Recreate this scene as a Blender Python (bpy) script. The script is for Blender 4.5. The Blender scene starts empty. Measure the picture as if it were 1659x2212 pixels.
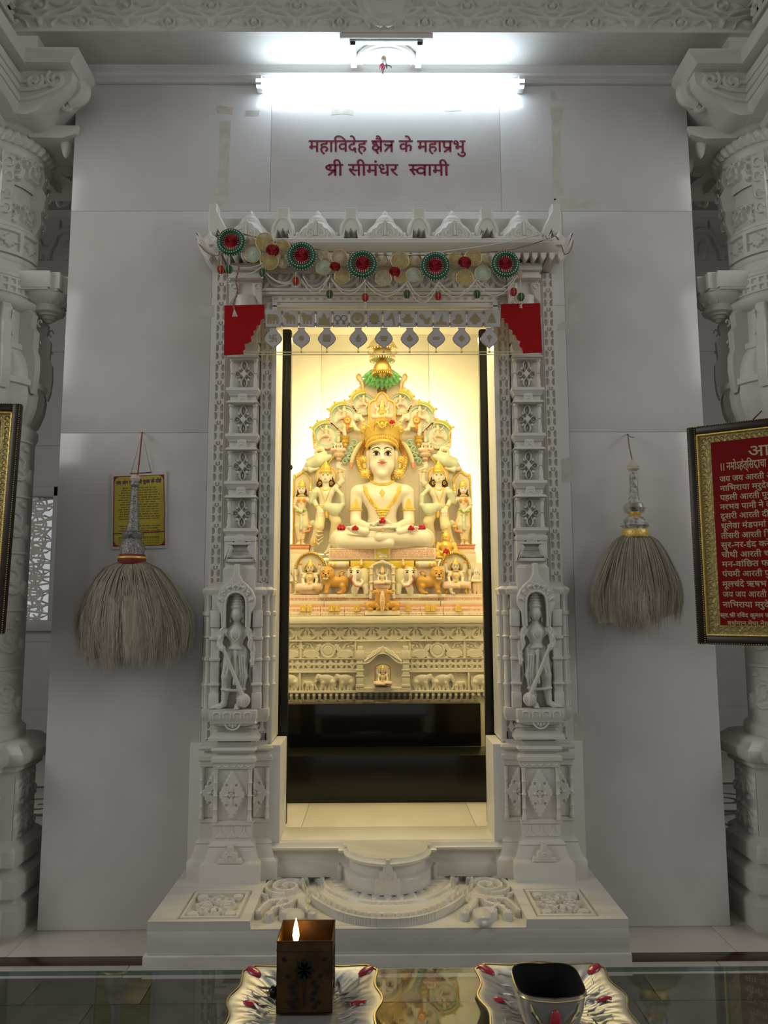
import bpy, bmesh, math, random
import numpy as np
from mathutils import Vector
PI = math.pi
scene = bpy.context.scene
COL = scene.collection
# ---------------------------------------------------------------- camera
IW, IH, FPX = 1659, 2212, 1661.0
PITCH, YAW, ROLL = math.radians(6.8), math.radians(.44), math.radians(-.2)
CAM = np.array([-.025, 0., 1.4])
_f = np.array([math.sin(YAW)*math.cos(PITCH), math.cos(YAW)*math.cos(PITCH), math.sin(PITCH)])
_r = np.array([math.cos(YAW), -math.sin(YAW), 0.])
_u = np.cross(_r, _f)
_R = math.cos(ROLL)*_r + math.sin(ROLL)*_u
_U = -math.sin(ROLL)*_r + math.cos(ROLL)*_u
cd = bpy.data.cameras.new('camera')
cam = bpy.data.objects.new('camera', cd); COL.objects.link(cam)
cd.sensor_fit = 'HORIZONTAL'; cd.sensor_width = 36.0; cd.lens = 36.0*FPX/IW
cd.clip_start = .02
from mathutils import Matrix
cam.matrix_world = Matrix([[_R[i], _U[i], -_f[i], CAM[i]] for i in range(3)] + [[0, 0, 0, 1]])
scene.camera = cam
# ---------------------------------------------------------------- world, lights, exposure
scene.view_settings.view_transform = 'Standard'
scene.view_settings.look = 'None'
scene.view_settings.gamma = 1.0
scene.view_settings.use_curve_mapping = False
scene.view_settings.exposure = 0.0
w = bpy.data.worlds.new('daylight'); scene.world = w; w.use_nodes = True
w.node_tree.nodes['Background'].inputs[0].default_value = (.97, .98, 1.0, 1)
w.node_tree.nodes['Background'].inputs[1].default_value = .42
def area(name, loc, rot, sx, sy, power, color):
    l = bpy.data.lights.new(name, 'AREA'); l.shape = 'RECTANGLE'; l.size = sx; l.size_y = sy
    l.energy = power; l.color = color
    o = bpy.data.objects.new(name, l); o.location = loc; o.rotation_euler = rot; COL.objects.link(o)
    return o
WARM = (1.0, .82, .42)
LEDP = 8.0
# lamps of the sanctum: tubes above the lintel inside, LED strips behind the carved surround
# added area lamps, out of view left and right, grazing the carving with light
for sx, pw in ((-1, 66), (1, 56)):
    o_ = area('hall_side_fill', (sx*5.3, .6, 4.0), (0, 0, 0), 2.2, 2.4, pw, (1.0, .985, .96))
    o_.rotation_euler = Vector((-sx*4.6, 2.9, -1.3)).to_track_quat('-Z', 'Y').to_euler()
area('sanctum_lamp', (0, 3.98, 2.93), (math.radians(38), 0, 0), 1.3, .10, 7, WARM)
area('sanctum_ceiling_lamp', (0, 4.6, 3.28), (0, 0, 0), 1.2, .3, 10, WARM)
area('sanctum_spill_lamp', (0, 3.80, 2.74), (0, 0, 0), 1.0, .06, 11, WARM)  # added lamp, spills warm light onto the sill and step
for sx in (-1, 1):
    area('sanctum_side_lamp', (sx*.86, 3.98, 1.9), (math.radians(90), 0, math.radians(sx*28)), .08, 1.6, 3.0, WARM)

# ---------------------------------------------------------------- photograph to world
def at(x, y, Y):
    d = _R*(x-IW/2)/FPX + _U*(IH/2-y)/FPX + _f
    p = CAM + d*(Y/d[1]); return Vector(p)
def atz(x, y, z):
    d = _R*(x-IW/2)/FPX + _U*(IH/2-y)/FPX + _f
    p = CAM + d*((z-CAM[2])/d[2]); return Vector(p)
def X(x, y, Y): return at(x, y, Y).x
def Z(x, y, Y): return at(x, y, Y).z

# ---------------------------------------------------------------- objects
def wloc(p):
    v = Vector((0, 0, 0))
    while p is not None: v = v + Vector(p.location); p = p.parent
    return v
def tag(o, label, cat, group=None, kind=None):
    o['label'] = label; o['category'] = cat
    if group: o['group'] = group
    if kind: o['kind'] = kind
    return o
def thing(name, label, cat, loc=(0, 0, 0), group=None):
    o = bpy.data.objects.new(name, None); o.empty_display_size = .05; o.location = loc
    COL.objects.link(o); return tag(o, label, cat, group, 'thing')
def copytree(o, parent=None, loc=None):
    c = o.copy(); COL.objects.link(c)
    if parent is not None: c.parent = parent
    if loc is not None: c.location = loc
    for ch in list(o.children): copytree(ch, c)
    return c
def link(name, me, mats, parent=None, sharp=35, smooth=True, kind=None):
    if not isinstance(mats, (list, tuple)): mats = [mats]
    for m in mats: me.materials.append(m)
    if smooth:
        me.polygons.foreach_set('use_smooth', [True]*len(me.polygons))
        if sharp: me.set_sharp_from_angle(angle=math.radians(sharp))
    o = bpy.data.objects.new(name, me); COL.objects.link(o)
    if parent is not None: o.parent = parent
    if kind: o['kind'] = kind
    return o
def npmesh(name, V, Fq, mi=None):
    me = bpy.data.meshes.new(name)
    V = np.asarray(V, dtype=np.float32); Fq = np.asarray(Fq, dtype=np.int32)
    n = len(Fq); k = Fq.shape[1]
    me.vertices.add(len(V)); me.vertices.foreach_set('co', V.ravel())
    me.loops.add(n*k); me.loops.foreach_set('vertex_index', Fq.ravel())
    me.polygons.add(n); me.polygons.foreach_set('loop_start', np.arange(0, n*k, k, dtype=np.int32))
    if mi is not None: me.polygons.foreach_set('material_index', np.asarray(mi, dtype=np.int32))
    me.update(calc_edges=True); me.validate()
    return me

class MB:
    """collects shapes (world coordinates) and links them as one mesh object"""
    def __init__(s): s.v = []; s.f = []; s.m = []; s.mi = 0
    def mat(s, i): s.mi = i; return s
    def add(s, vs, fs):
        b = len(s.v); s.v += [tuple(p) for p in vs]
        for f in fs: s.f.append([b+i for i in f]); s.m.append(s.mi)
        return s
    def box(s, x0, x1, y0, y1, z0, z1, bev=0.0):
        if x1 < x0: x0, x1 = x1, x0
        if y1 < y0: y0, y1 = y1, y0
        if z1 < z0: z0, z1 = z1, z0
        b = min(bev, (x1-x0)*.45, (y1-y0)*.45, (z1-z0)*.45)
        if b <= 0:
            vs = [(x, y, z) for z in (z0, z1) for y in (y0, y1) for x in (x0, x1)]
            return s.add(vs, [(0, 2, 3, 1), (4, 5, 7, 6), (0, 1, 5, 4), (2, 6, 7, 3), (0, 4, 6, 2), (1, 3, 7, 5)])
        bm = bmesh.new(); bmesh.ops.create_cube(bm, size=1)
        for v in bm.verts: v.co = ((x0+x1)/2+v.co.x*(x1-x0), (y0+y1)/2+v.co.y*(y1-y0), (z0+z1)/2+v.co.z*(z1-z0))
        bmesh.ops.bevel(bm, geom=bm.edges[:], offset=b, segments=2, profile=.5, affect='EDGES')
        bm.verts.index_update()
        s.add([v.co[:] for v in bm.verts], [[v.index for v in f.verts] for f in bm.faces]); bm.free(); return s
    def prism(s, pts, y0, y1, bev=0.0, M=None):
        """outline (x, z) seen from the front, extruded from y0 (front) to y1; M maps local (x,y,z)"""
        M = M or (lambda p: p)
        a = sum(pts[i][0]*pts[(i+1) % len(pts)][1]-pts[(i+1) % len(pts)][0]*pts[i][1] for i in range(len(pts)))
        if a < 0: pts = pts[::-1]
        n = len(pts); rings = []
        if bev > 0:
            ins = []
            for i in range(n):
                p0, p1, p2 = pts[i-1], pts[i], pts[(i+1) % n]
                e1 = (p1[0]-p0[0], p1[1]-p0[1]); e2 = (p2[0]-p1[0], p2[1]-p1[1])
                l1 = math.hypot(*e1) or 1; l2 = math.hypot(*e2) or 1
                nx = -e1[1]/l1-e2[1]/l2; ny = e1[0]/l1+e2[0]/l2; l = math.hypot(nx, ny) or 1
                ins.append((p1[0]+nx/l*bev, p1[1]+ny/l*bev))
            rings = [(ins, y0), (pts, y0+bev), (pts, y1)]
        else: rings = [(pts, y0), (pts, y1)]
        vs = [M((p[0], y, p[1])) for r, y in rings for p in r]; fs = [list(range(n))]
        for k in range(len(rings)-1):
            for i in range(n):
                j = (i+1) % n; fs.append([k*n+i, (k+1)*n+i, (k+1)*n+j, k*n+j])
        fs.append([(len(rings)-1)*n+i for i in range(n-1, -1, -1)])
        return s.add(vs, fs)
    def lathe(s, prof, c=(0, 0, 0), n=24, a0=0, a1=2*PI, M=None, caps=True):
        M = M or (lambda p: p)
        full = abs(a1-a0-2*PI) < 1e-6; na = n if full else n+1
        vs = []; fs = []
        for r, z in prof:
            for i in range(na):
                a = a0+(a1-a0)*i/n; vs.append(M((c[0]+r*math.cos(a), c[1]+r*math.sin(a), c[2]+z)))
        for k in range(len(prof)-1):
            for i in range(n):
                j = (i+1) % na; fs.append([k*na+i, k*na+j, (k+1)*na+j, (k+1)*na+i])
        if full and abs(prof[0][1]-prof[-1][1]) < 1e-9 and prof[0][0] > 1e-3 and len(prof) > 2:      # a ring: close the section
            k = len(prof)-1; fs += [[k*na+i, k*na+(i+1) % na, (i+1) % na, i] for i in range(n)]; caps = False
        if caps and full:
            fs.append(list(range(na))[::-1]); fs.append([(len(prof)-1)*na+i for i in range(na)])
        return s.add(vs, fs)
    def tube(s, pts, r, n=8, cyc=False, caps=True):
        P = [Vector(p) for p in pts]; m = len(P)
        rr = list(r) if isinstance(r, (list, tuple)) else [r]*m
        if 4 <= m <= 24 and not cyc:        # smooth the path
            Q, q = [], []
            for i in range(m-1):
                a, b, c, d = P[max(i-1, 0)], P[i], P[i+1], P[min(i+2, m-1)]
                for t in ((0, .33, .67) if m < 12 else (0, .5)):
                    Q.append(b+((c-a)*t+(a*2-b*5+c*4-d)*(t*t)+(b*3-c*3+d-a)*(t*t*t))*.5); q.append(rr[i]+(rr[i+1]-rr[i])*t)
            P = Q+[P[-1]]; rr = q+[rr[-1]]; m = len(P)
        T = []
        for i in range(m):
            a = P[(i-1) % m] if (cyc or i > 0) else P[i]; b = P[(i+1) % m] if (cyc or i < m-1) else P[i]
            d = b-a; T.append(d.normalized() if d.length > 1e-9 else Vector((0, 0, 1)))
        ref = Vector((0, -1, 0)) if abs(T[0].y) < .9 else Vector((1, 0, 0))
        nrm = (ref-T[0]*ref.dot(T[0])).normalized(); vs = []; fs = []
        for i in range(m):
            nrm = nrm-T[i]*nrm.dot(T[i])
            nrm = nrm.normalized() if nrm.length > 1e-6 else Vector((1, 0, 0))
            bi = T[i].cross(nrm)
            for k in range(n):
                a = 2*PI*k/n; vs.append(P[i]+(nrm*math.cos(a)+bi*math.sin(a))*rr[i])
        for i in range(m if cyc else m-1):
            i2 = (i+1) % m
            for k in range(n):
                k2 = (k+1) % n; fs.append([i*n+k, i*n+k2, i2*n+k2, i2*n+k])
        if caps and not cyc: fs += [list(range(n))[::-1], [(m-1)*n+k for k in range(n)]]
        return s.add(vs, fs)
    def ball(s, c, r, n=12, m=8):
        rx, ry, rz = (r, r, r) if not isinstance(r, (list, tuple)) else r
        vs = [(c[0], c[1], c[2]-rz)]; fs = []
        for j in range(1, m):
            t = -PI/2+PI*j/m
            for i in range(n):
                a = 2*PI*i/n; vs.append((c[0]+rx*math.cos(t)*math.cos(a), c[1]+ry*math.cos(t)*math.sin(a), c[2]+rz*math.sin(t)))
        vs.append((c[0], c[1], c[2]+rz)); L = len(vs)-1
        for i in range(n):
            fs.append([0, 1+(i+1) % n, 1+i]); fs.append([L, 1+(m-2)*n+i, 1+(m-2)*n+(i+1) % n])
        for j in range(m-2):
            for i in range(n):
                i2 = (i+1) % n; fs.append([1+j*n+i, 1+j*n+i2, 1+(j+1)*n+i2, 1+(j+1)*n+i])
        return s.add(vs, fs)
    def mould(s, prof, path, closed=False, flip=1):
        """profile [(out, z)] swept along a plan path [(x, y)]; out is to the left of travel (times flip)"""
        n = len(path); vs = []; fs = []; m = len(prof)
        for i in range(n):
            p = Vector(path[i])
            d1 = (p-Vector(path[i-1])).normalized() if (i > 0 or closed) else None
            d2 = (Vector(path[(i+1) % n])-p).normalized() if (i < n-1 or closed) else None
            d1 = d1 or d2; d2 = d2 or d1
            n1 = Vector((-d1.y, d1.x)); n2 = Vector((-d2.y, d2.x)); b = n1+n2
            b = b/max(.3, b.dot(n1)) if b.length > 1e-6 else n1
            for o, z in prof: vs.append((p.x+b.x*o*flip, p.y+b.y*o*flip, z))
        for i in range(n if closed else n-1):
            i2 = (i+1) % n
            for k in range(m-1): fs.append([i*m+k, i2*m+k, i2*m+k+1, i*m+k+1])
        if closed:
            fs.append([i*m for i in range(n)]); fs.append([i*m+m-1 for i in range(n)][::-1])
        return s.add(vs, fs)
    def grid(s, P, cyc=False):
        """P[rows][cols] of points"""
        R_, C_ = len(P), len(P[0]); vs = [p for r in P for p in r]; fs = []
        for i in range(R_-1):
            for j in range(C_ if cyc else C_-1):
                j2 = (j+1) % C_; fs.append([i*C_+j, i*C_+j2, (i+1)*C_+j2, (i+1)*C_+j])
        return s.add(vs, fs)
    def mesh(s, off=Vector((0, 0, 0))):
        me = bpy.data.meshes.new('m')
        me.from_pydata([(p[0]-off[0], p[1]-off[1], p[2]-off[2]) for p in s.v], [], s.f)
        me.polygons.foreach_set('material_index', s.m); me.update()
        bm = bmesh.new(); bm.from_mesh(me); bmesh.ops.recalc_face_normals(bm, faces=bm.faces); bm.to_mesh(me); bm.free()
        return me
    def build(s, name, mats, parent=None, sharp=35, kind=None):
        me = s.mesh(wloc(parent)); me.name = name
        return link(name, me, mats, parent, sharp, True, kind)

# ---------------------------------------------------------------- relief carving (height fields)
def circ(U, V, cx, cy, r): return np.hypot(U-cx, V-cy)-r
def seg(U, V, a, b):
    dx, dy = b[0]-a[0], b[1]-a[1]; L = dx*dx+dy*dy+1e-12
    t = np.clip(((U-a[0])*dx+(V-a[1])*dy)/L, 0, 1)
    return np.hypot(U-a[0]-t*dx, V-a[1]-t*dy)
def pl(U, V, pts):
    d = np.full(U.shape, 9.)
    for a, b in zip(pts[:-1], pts[1:]): d = np.minimum(d, seg(U, V, a, b))
    return d
def box2(U, V, cx, cy, hx, hy):
    qx = np.abs(U-cx)-hx; qy = np.abs(V-cy)-hy
    return np.hypot(np.maximum(qx, 0), np.maximum(qy, 0))+np.minimum(np.maximum(qx, qy), 0)
def ell(U, V, cx, cy, rx, ry, rot=0):
    c, s_ = math.cos(rot), math.sin(rot); u = (U-cx)*c+(V-cy)*s_; v = -(U-cx)*s_+(V-cy)*c
    return (np.hypot(u/rx, v/ry)-1)*min(rx, ry)
def leaf(U, V, a, b, w):
    """pointed leaf from a to b, half width w"""
    dx, dy = b[0]-a[0], b[1]-a[1]; L = math.hypot(dx, dy); u = ((U-a[0])*dx+(V-a[1])*dy)/L; v = np.abs((U-a[0])*-dy+(V-a[1])*dx)/L
    t = np.clip(u/L, 0, 1); d = v-w*np.sin(PI*t)**.8
    return np.maximum(d, np.maximum(-u, u-L))
def S(d, e): t = np.clip((e-d)/(2*e), 0, 1); return t*t*(3-2*t)
def rnd(d, w): return np.sqrt(np.clip(1-(d/w)**2, 0, 1))
def spiral(cx, cy, r0, r1, a0, turns, n=22):
    return [(cx+(r0+(r1-r0)*i/n)*math.cos(a0+turns*2*PI*i/n), cy+(r0+(r1-r0)*i/n)*math.sin(a0+turns*2*PI*i/n)) for i in range(n+1)]
def relief(name, mat, parent, o, ux, uy, W_, H_, res, fn, depth=.01, pos=None, kind=None, tile=None):
    """height field over W_ x H_ at origin o with axes ux, uy; fn(U, V) gives the height along the normal"""
    nx = max(2, int(round(W_/res))); ny = max(2, int(round(H_/res)))
    u = np.linspace(0, W_, nx+1); v = np.linspace(0, H_, ny+1); U, V = np.meshgrid(u, v)
    h = fn(U, V)
    u2 = np.concatenate([[0], u, [W_]]); v2 = np.concatenate([[0], v, [H_]])
    U2, V2 = np.meshgrid(u2, v2); h2 = np.full(U2.shape, -depth); h2[1:-1, 1:-1] = h
    if pos is None:
        o = np.array(o); ux = np.array(ux, float); uy = np.array(uy, float); n = np.cross(ux, uy)
        P = o+U2[..., None]*ux+V2[..., None]*uy+h2[..., None]*n
    else: P = np.stack(pos(U2, V2, h2), -1)
    P = P-np.array(wloc(parent)); r, c = U2.shape
    idx = np.arange(r*c).reshape(r, c)
    F = np.stack([idx[:-1, :-1], idx[:-1, 1:], idx[1:, 1:], idx[1:, :-1]], -1).reshape(-1, 4)
    me = npmesh(name, P.reshape(-1, 3), F)
    return link(name, me, mat, parent, 40, True, kind)

# ---------------------------------------------------------------- sculpted bodies (implicit surfaces)
def cap(a, b, ra, rb=None, k=.012, m=0, cut=False): return ('c', a, b, ra, ra if rb is None else rb, k, m, cut)
def egg(c, r, k=.012, m=0, rot=None, cut=False): return ('e', c, r, rot, 0, k, m, cut)
def blk(c, h, rd=.005, k=.004, m=0, cut=False): return ('b', c, h, rd, 0, k, m, cut)
def tor(c, R_, r, ax=(0, 1, 0), k=.003, m=0): return ('t', c, R_, r, ax, k, m, False)
def chain(pts, rs, k=.012, m=0): return [cap(pts[i], pts[i+1], rs[i], rs[i+1], k, m) for i in range(len(pts)-1)]
def _pbox(p):
    if p[0] == 'c':
        a, b, r = np.array(p[1]), np.array(p[2]), max(p[3], p[4]); return np.minimum(a, b)-r, np.maximum(a, b)+r
    if p[0] == 'e':
        c = np.array(p[1]); r = np.array(p[2]) if p[3] is None else np.full(3, max(p[2])); return c-r, c+r
    if p[0] == 'b': c = np.array(p[1]); h = np.array(p[2])+p[3]; return c-h, c+h
    c = np.array(p[1]); h = np.full(3, p[2]+p[3]); return c-h, c+h
def _pd(p, Xg, Yg, Zg):
    if p[0] == 'c':
        a = np.array(p[1], float); d = np.array(p[2], float)-a; L = d@d+1e-12
        t = np.clip(((Xg-a[0])*d[0]+(Yg-a[1])*d[1]+(Zg-a[2])*d[2])/L, 0, 1)
        return np.sqrt((Xg-a[0]-t*d[0])**2+(Yg-a[1]-t*d[1])**2+(Zg-a[2]-t*d[2])**2)-(p[3]+(p[4]-p[3])*t)
    if p[0] == 'e':
        c, r = p[1], p[2]; x, y, z = Xg-c[0], Yg-c[1], Zg-c[2]
        if p[3] is not None:
            M = np.array(Matrix.Rotation(p[3][0], 3, 'X') @ Matrix.Rotation(p[3][1], 3, 'Y') @ Matrix.Rotation(p[3][2], 3, 'Z')).T
            x, y, z = M[0, 0]*x+M[0, 1]*y+M[0, 2]*z, M[1, 0]*x+M[1, 1]*y+M[1, 2]*z, M[2, 0]*x+M[2, 1]*y+M[2, 2]*z
        k0 = np.sqrt((x/r[0])**2+(y/r[1])**2+(z/r[2])**2)+1e-9
        k1 = np.sqrt((x/r[0]**2)**2+(y/r[1]**2)**2+(z/r[2]**2)**2)+1e-9
        return k0*(k0-1)/k1
    if p[0] == 'b':
        q = [np.abs(g-c)-h for g, c, h in zip((Xg, Yg, Zg), p[1], p[2])]
        return np.sqrt(sum(np.maximum(i, 0)**2 for i in q))+np.minimum(np.maximum(q[0], np.maximum(q[1], q[2])), 0)-p[3]
    ax = np.array(p[4], float); ax /= np.linalg.norm(ax); x, y, z = Xg-p[1][0], Yg-p[1][1], Zg-p[1][2]
    h = x*ax[0]+y*ax[1]+z*ax[2]; rr = np.sqrt(np.maximum(x*x+y*y+z*z-h*h, 0))-p[2]
    return np.sqrt(rr*rr+h*h)-p[3]
def sculpt(name, prims, mats, parent, res, at_=(0, 0, 0), sc=1.0, mir=1, yback=None, sharp=None, kind=None):
    """one continuous surface around the given capsules and ellipsoids, at at_ scaled by sc"""
    bs = [_pbox(p) for p in prims if not p[7]]
    lo = np.min([b[0] for b in bs], 0)-3*res; hi = np.max([b[1] for b in bs], 0)+3*res
    if yback is not None: hi[1] = min(hi[1], yback+2*res)
    n = np.ceil((hi-lo)/res).astype(int)+1
    ax = [lo[i]+res*np.arange(n[i]) for i in range(3)]
    D = np.full(n, 1e3, np.float32); Mi = np.zeros(n, np.int8)
    for p in prims:
        b0, b1 = _pbox(p); k = max(p[5], 1e-5); mg = k+2.5*res
        i0 = np.maximum(np.floor((b0-mg-lo)/res).astype(int), 0); i1 = np.minimum(np.ceil((b1+mg-lo)/res).astype(int)+1, n)
        if (i1 <= i0).any(): continue
        sl = tuple(slice(a, b) for a, b in zip(i0, i1))
        Xg, Yg, Zg = np.meshgrid(*[ax[i][sl[i]] for i in range(3)], indexing='ij', sparse=True)
        d = _pd(p, Xg, Yg, Zg); d0 = D[sl]
        if p[7]:
            h = np.clip(.5-.5*(d0+d)/k, 0, 1); D[sl] = d0+(-d-d0)*h+k*h*(1-h)
        else:
            Mi[sl] = np.where(d < d0, p[6], Mi[sl])
            h = np.clip(.5+.5*(d0-d)/k, 0, 1); D[sl] = d0+(d-d0)*h-k*h*(1-h)
    if yback is not None:
        D = np.maximum(D, (ax[1]-yback)[None, :, None].astype(np.float32))
    s = D < 0
    cnt = sum(s[i:n[0]-1+i, j:n[1]-1+j, k_:n[2]-1+k_].astype(np.int8) for i in (0, 1) for j in (0, 1) for k_ in (0, 1))
    act = (cnt > 0) & (cnt < 8); ids = np.full(act.shape, -1, np.int32); A = np.argwhere(act); ids[act] = np.arange(len(A))
    cv = {(i, j, k_): D[A[:, 0]+i, A[:, 1]+j, A[:, 2]+k_] for i in (0, 1) for j in (0, 1) for k_ in (0, 1)}
    acc = np.zeros((len(A), 3)); num = np.zeros(len(A))
    for c0 in cv:
        for axx in range(3):
            if c0[axx]: continue
            c1 = list(c0); c1[axx] = 1; a, b = cv[c0], cv[tuple(c1)]; x = (a < 0) != (b < 0)
            t = np.where(x, a/np.where(x, a-b, 1), 0); pt = np.array(c0, float)[None, :].repeat(len(A), 0); pt[:, axx] = t
            acc += pt*x[:, None]; num += x
    P = (A+acc/np.maximum(num, 1)[:, None])*res+lo
    vm = Mi[A[:, 0], A[:, 1], A[:, 2]]
    Q = []
    for axx in range(3):
        s0 = [slice(None)]*3; s1 = [slice(None)]*3; s0[axx] = slice(0, -1); s1[axx] = slice(1, None)
        a, b = s[tuple(s0)], s[tuple(s1)]; E = np.argwhere(a != b); o1, o2 = [(1, 2), (2, 0), (0, 1)][axx]
        ok = (E[:, o1] > 0) & (E[:, o2] > 0) & (E[:, o1] < n[o1]-1) & (E[:, o2] < n[o2]-1); E = E[ok]
        def cell(d1, d2):
            e = E.copy(); e[:, o1] += d1; e[:, o2] += d2; return ids[e[:, 0], e[:, 1], e[:, 2]]
        q = np.stack([cell(-1, -1), cell(0, -1), cell(0, 0), cell(-1, 0)], 1)
        ins = a[tuple(E.T)]; q = np.where(ins[:, None], q, q[:, ::-1]); Q.append(q)
    Q = np.concatenate(Q); Q = Q[(Q >= 0).all(1)]
    P = P*sc
    if mir < 0: P[:, 0] *= -1; Q = Q[:, ::-1]
    P = P+np.array(at_)-np.array(wloc(parent))
    me = npmesh(name, P, Q, vm[Q[:, 0]] if isinstance(mats, (list, tuple)) and len(mats) > 1 else None)
    return link(name, me, mats, parent, sharp, True, kind)

def front_y(prims, x, z, y0=-130., y1=40., n=700):
    """depth of the front of a sculpted body at (x, z)"""
    Yg = np.linspace(y0, y1, n); Xg = np.full(n, float(x)); Zg = np.full(n, float(z)); D = np.full(n, 1e3)
    for p in prims:
        d = _pd(p, Xg, Yg, Zg); k = max(p[5], 1e-5)
        if p[7]: h = np.clip(.5-.5*(D+d)/k, 0, 1); D = D+(-d-D)*h+k*h*(1-h)
        else: h = np.clip(.5+.5*(D-d)/k, 0, 1); D = D+(d-D)*h-k*h*(1-h)
    i = np.argmax(D < 0); return float(Yg[i]) if D[i] < 0 else 0.

# ---------------------------------------------------------------- lettering
def glyphs(text, size):
    """flat mesh data (verts, faces, width) of one run of text"""
    c = bpy.data.curves.new('t', 'FONT'); c.body = text; c.size = size; c.resolution_u = 2
    o = bpy.data.objects.new('t', c); COL.objects.link(o); bpy.context.view_layer.update()
    me = bpy.data.meshes.new_from_object(o.evaluated_get(bpy.context.evaluated_depsgraph_get()))
    vs = [tuple(v.co) for v in me.vertices]; fs = [list(p.vertices) for p in me.polygons]
    bpy.data.objects.remove(o); bpy.data.curves.remove(c); bpy.data.meshes.remove(me)
    return vs, fs
def adv(text, size):
    """advance width of a run, measured with a following danda"""
    a = max(p[0] for p in glyphs(text+'\u0964', size)[0]); b = max(p[0] for p in glyphs('\u0964', size)[0])
    return a-b
_dc = {}
def dev(text, size):
    """Devanagari run: {X} drawn conjuncts, i-matra given before its consonant; returns verts (x, z), faces, width"""
    V, F, x = [], [], 0.; i = 0; runs = []; cur = ''
    while i < len(text):
        if text[i] == '{':
            j = text.index('}', i)
            if cur: runs.append((0, cur)); cur = ''
            runs.append((1, text[i+1:j])); i = j+1
        else: cur += text[i]; i += 1
    if cur: runs.append((0, cur))
    for kind_, t in runs:
        key = (kind_, t)
        if key not in _dc:
            if kind_ == 0:
                vs, fs = glyphs(t, 1.0); _dc[key] = ([(p[0], p[1]) for p in vs], fs, adv(t, 1.0))
            else: _dc[key] = STROKES[t]()
        vs, fs, w_ = _dc[key]; b = len(V)
        V += [((p[0]+x)*size, p[1]*size) for p in vs]; F += [[b+q for q in f] for f in fs]; x += w_
    return V, F, x*size
def _strokes(paths, width, t=.085):
    vs, fs = [], []
    for pts in paths:
        b = len(vs); n = len(pts)
        for k in range(n):
            a = pts[max(k-1, 0)]; c = pts[min(k+1, n-1)]; d = (c[0]-a[0], c[1]-a[1]); l = math.hypot(*d) or 1
            nx, ny = -d[1]/l*t/2, d[0]/l*t/2
            vs += [(pts[k][0]+nx, pts[k][1]+ny), (pts[k][0]-nx, pts[k][1]-ny)]
        for k in range(n-1): fs.append([b+2*k, b+2*k+1, b+2*k+3, b+2*k+2])
    return vs, fs, width
def arc(cx, cy, rx, ry, a0, a1, n=10):
    return [(cx+rx*math.cos(math.radians(a0+(a1-a0)*i/n)), cy+ry*math.sin(math.radians(a0+(a1-a0)*i/n))) for i in range(n+1)]
HL = .58
def _half(ch, cut):
    vs, fs, w_ = dev(ch, 1.0); k = cut
    vs = [(min(p[0], k), p[1]) for p in vs]; return vs, fs, k
STROKES = {
    'ksha': lambda: _strokes([[(0, HL), (.66, HL)], [(.52, HL), (.52, 0)], [(.30, .50)]+arc(.18, .47, .10, .07, 30, 330)+[(.33, .33), (.40, .22)], arc(.22, .22, .15, .12, 75, 260)+[(.34, .12), (.40, .22), (.52, .26)], [(.22, .10), (.32, -.02), (.36, -.10)]], .66),
    'tra': lambda: _strokes([[(0, HL), (.60, HL)], [(.47, HL), (.47, 0)], [(.06, .43), (.16, .36), (.47, .36)], [(.44, .36), (.28, .24), (.08, .03)]], .60),
    'pra': lambda: _strokes([[(0, HL), (.60, HL)], [(.47, HL), (.47, 0)], [(.12, HL)]+arc(.24, .36, .12, .13, 180, 270)+[(.47, .23)], [(.47, .23), (.12, .0)]], .60),
    'shra': lambda: _strokes([[(.2, HL), (.68, HL)], [(.55, HL), (.55, 0)], arc(.2, .46, .11, .08, -60, 200)+[(.14, .36), (.34, .28), (.55, .30)], [(.55, .30), (.2, .02)]], .68),
    'sva': lambda: _strokes([[(0, HL), (.95, HL)], [(.22, HL), (.22, .38), (.05, .30)], [(.12, .32), (.3, .04)], [(.22, .32), (.42, .32)], [(.82, HL), (.82, 0)], arc(.62, .27, .2, .15, 40, 320)+[(.82, .2)]], .95),
    'ndra': lambda: _strokes([[(0, HL), (.95, HL)], [(.1, .3), (.3, .3)], arc(.14, .28, .05, .05, 0, 360), [(.55, HL), (.55, .45)]+arc(.52, .3, .16, .15, 80, 290)+[(.7, .02)], [(.55, .2), (.36, .02)]], .95),
    'ddha': lambda: _strokes([[(0, HL), (.66, HL)], [(.3, HL), (.3, .48)]+arc(.28, .34, .17, .14, 80, 290), arc(.38, .12, .1, .09, 90, 400)+[(.55, -.1)]], .66),
    'rha': lambda: _strokes([[(0, HL), (.56, HL)], [(.3, HL), (.3, .44), (.16, .40)]+arc(.27, .27, .13, .1, 150, -60)+arc(.3, .05, .14, .1, 90, 300), arc(.36, .70, .1, .1, -100, 100)], .56),
    'reph': lambda: _strokes([arc(-.12, .70, .1, .1, -100, 100)], 0),
    'vardha': lambda: _strokes([[(.28, HL), (.6, HL)], [(.48, HL), (.48, 0)], arc(.16, .46, .1, .09, -40, 200)+[(.08, .34), (.22, .32)]+arc(.26, .2, .15, .13, 120, 300)+[(.48, .24)], arc(.44, .72, .1, .1, -100, 100)], .6),
}
def letter_mb(mb, text, size, org, ux=(1, 0, 0), uz=(0, 0, 1), center=False, cw=1.0, bold=0):
    vs, fs, w_ = dev(text, size); w_ *= cw
    off = -w_/2 if center else 0.
    o = Vector(org); ux = Vector(ux); uz = Vector(uz)
    for dx, dz in ([(0, 0)] if not bold else [(-bold, 0), (bold, 0), (0, bold), (0, -bold)]):
        mb.add([o+ux*(p[0]*cw+off+dx)+uz*(p[1]+dz)+ux.cross(uz)*dx*.05 for p in vs], fs)
    return w_

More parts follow.
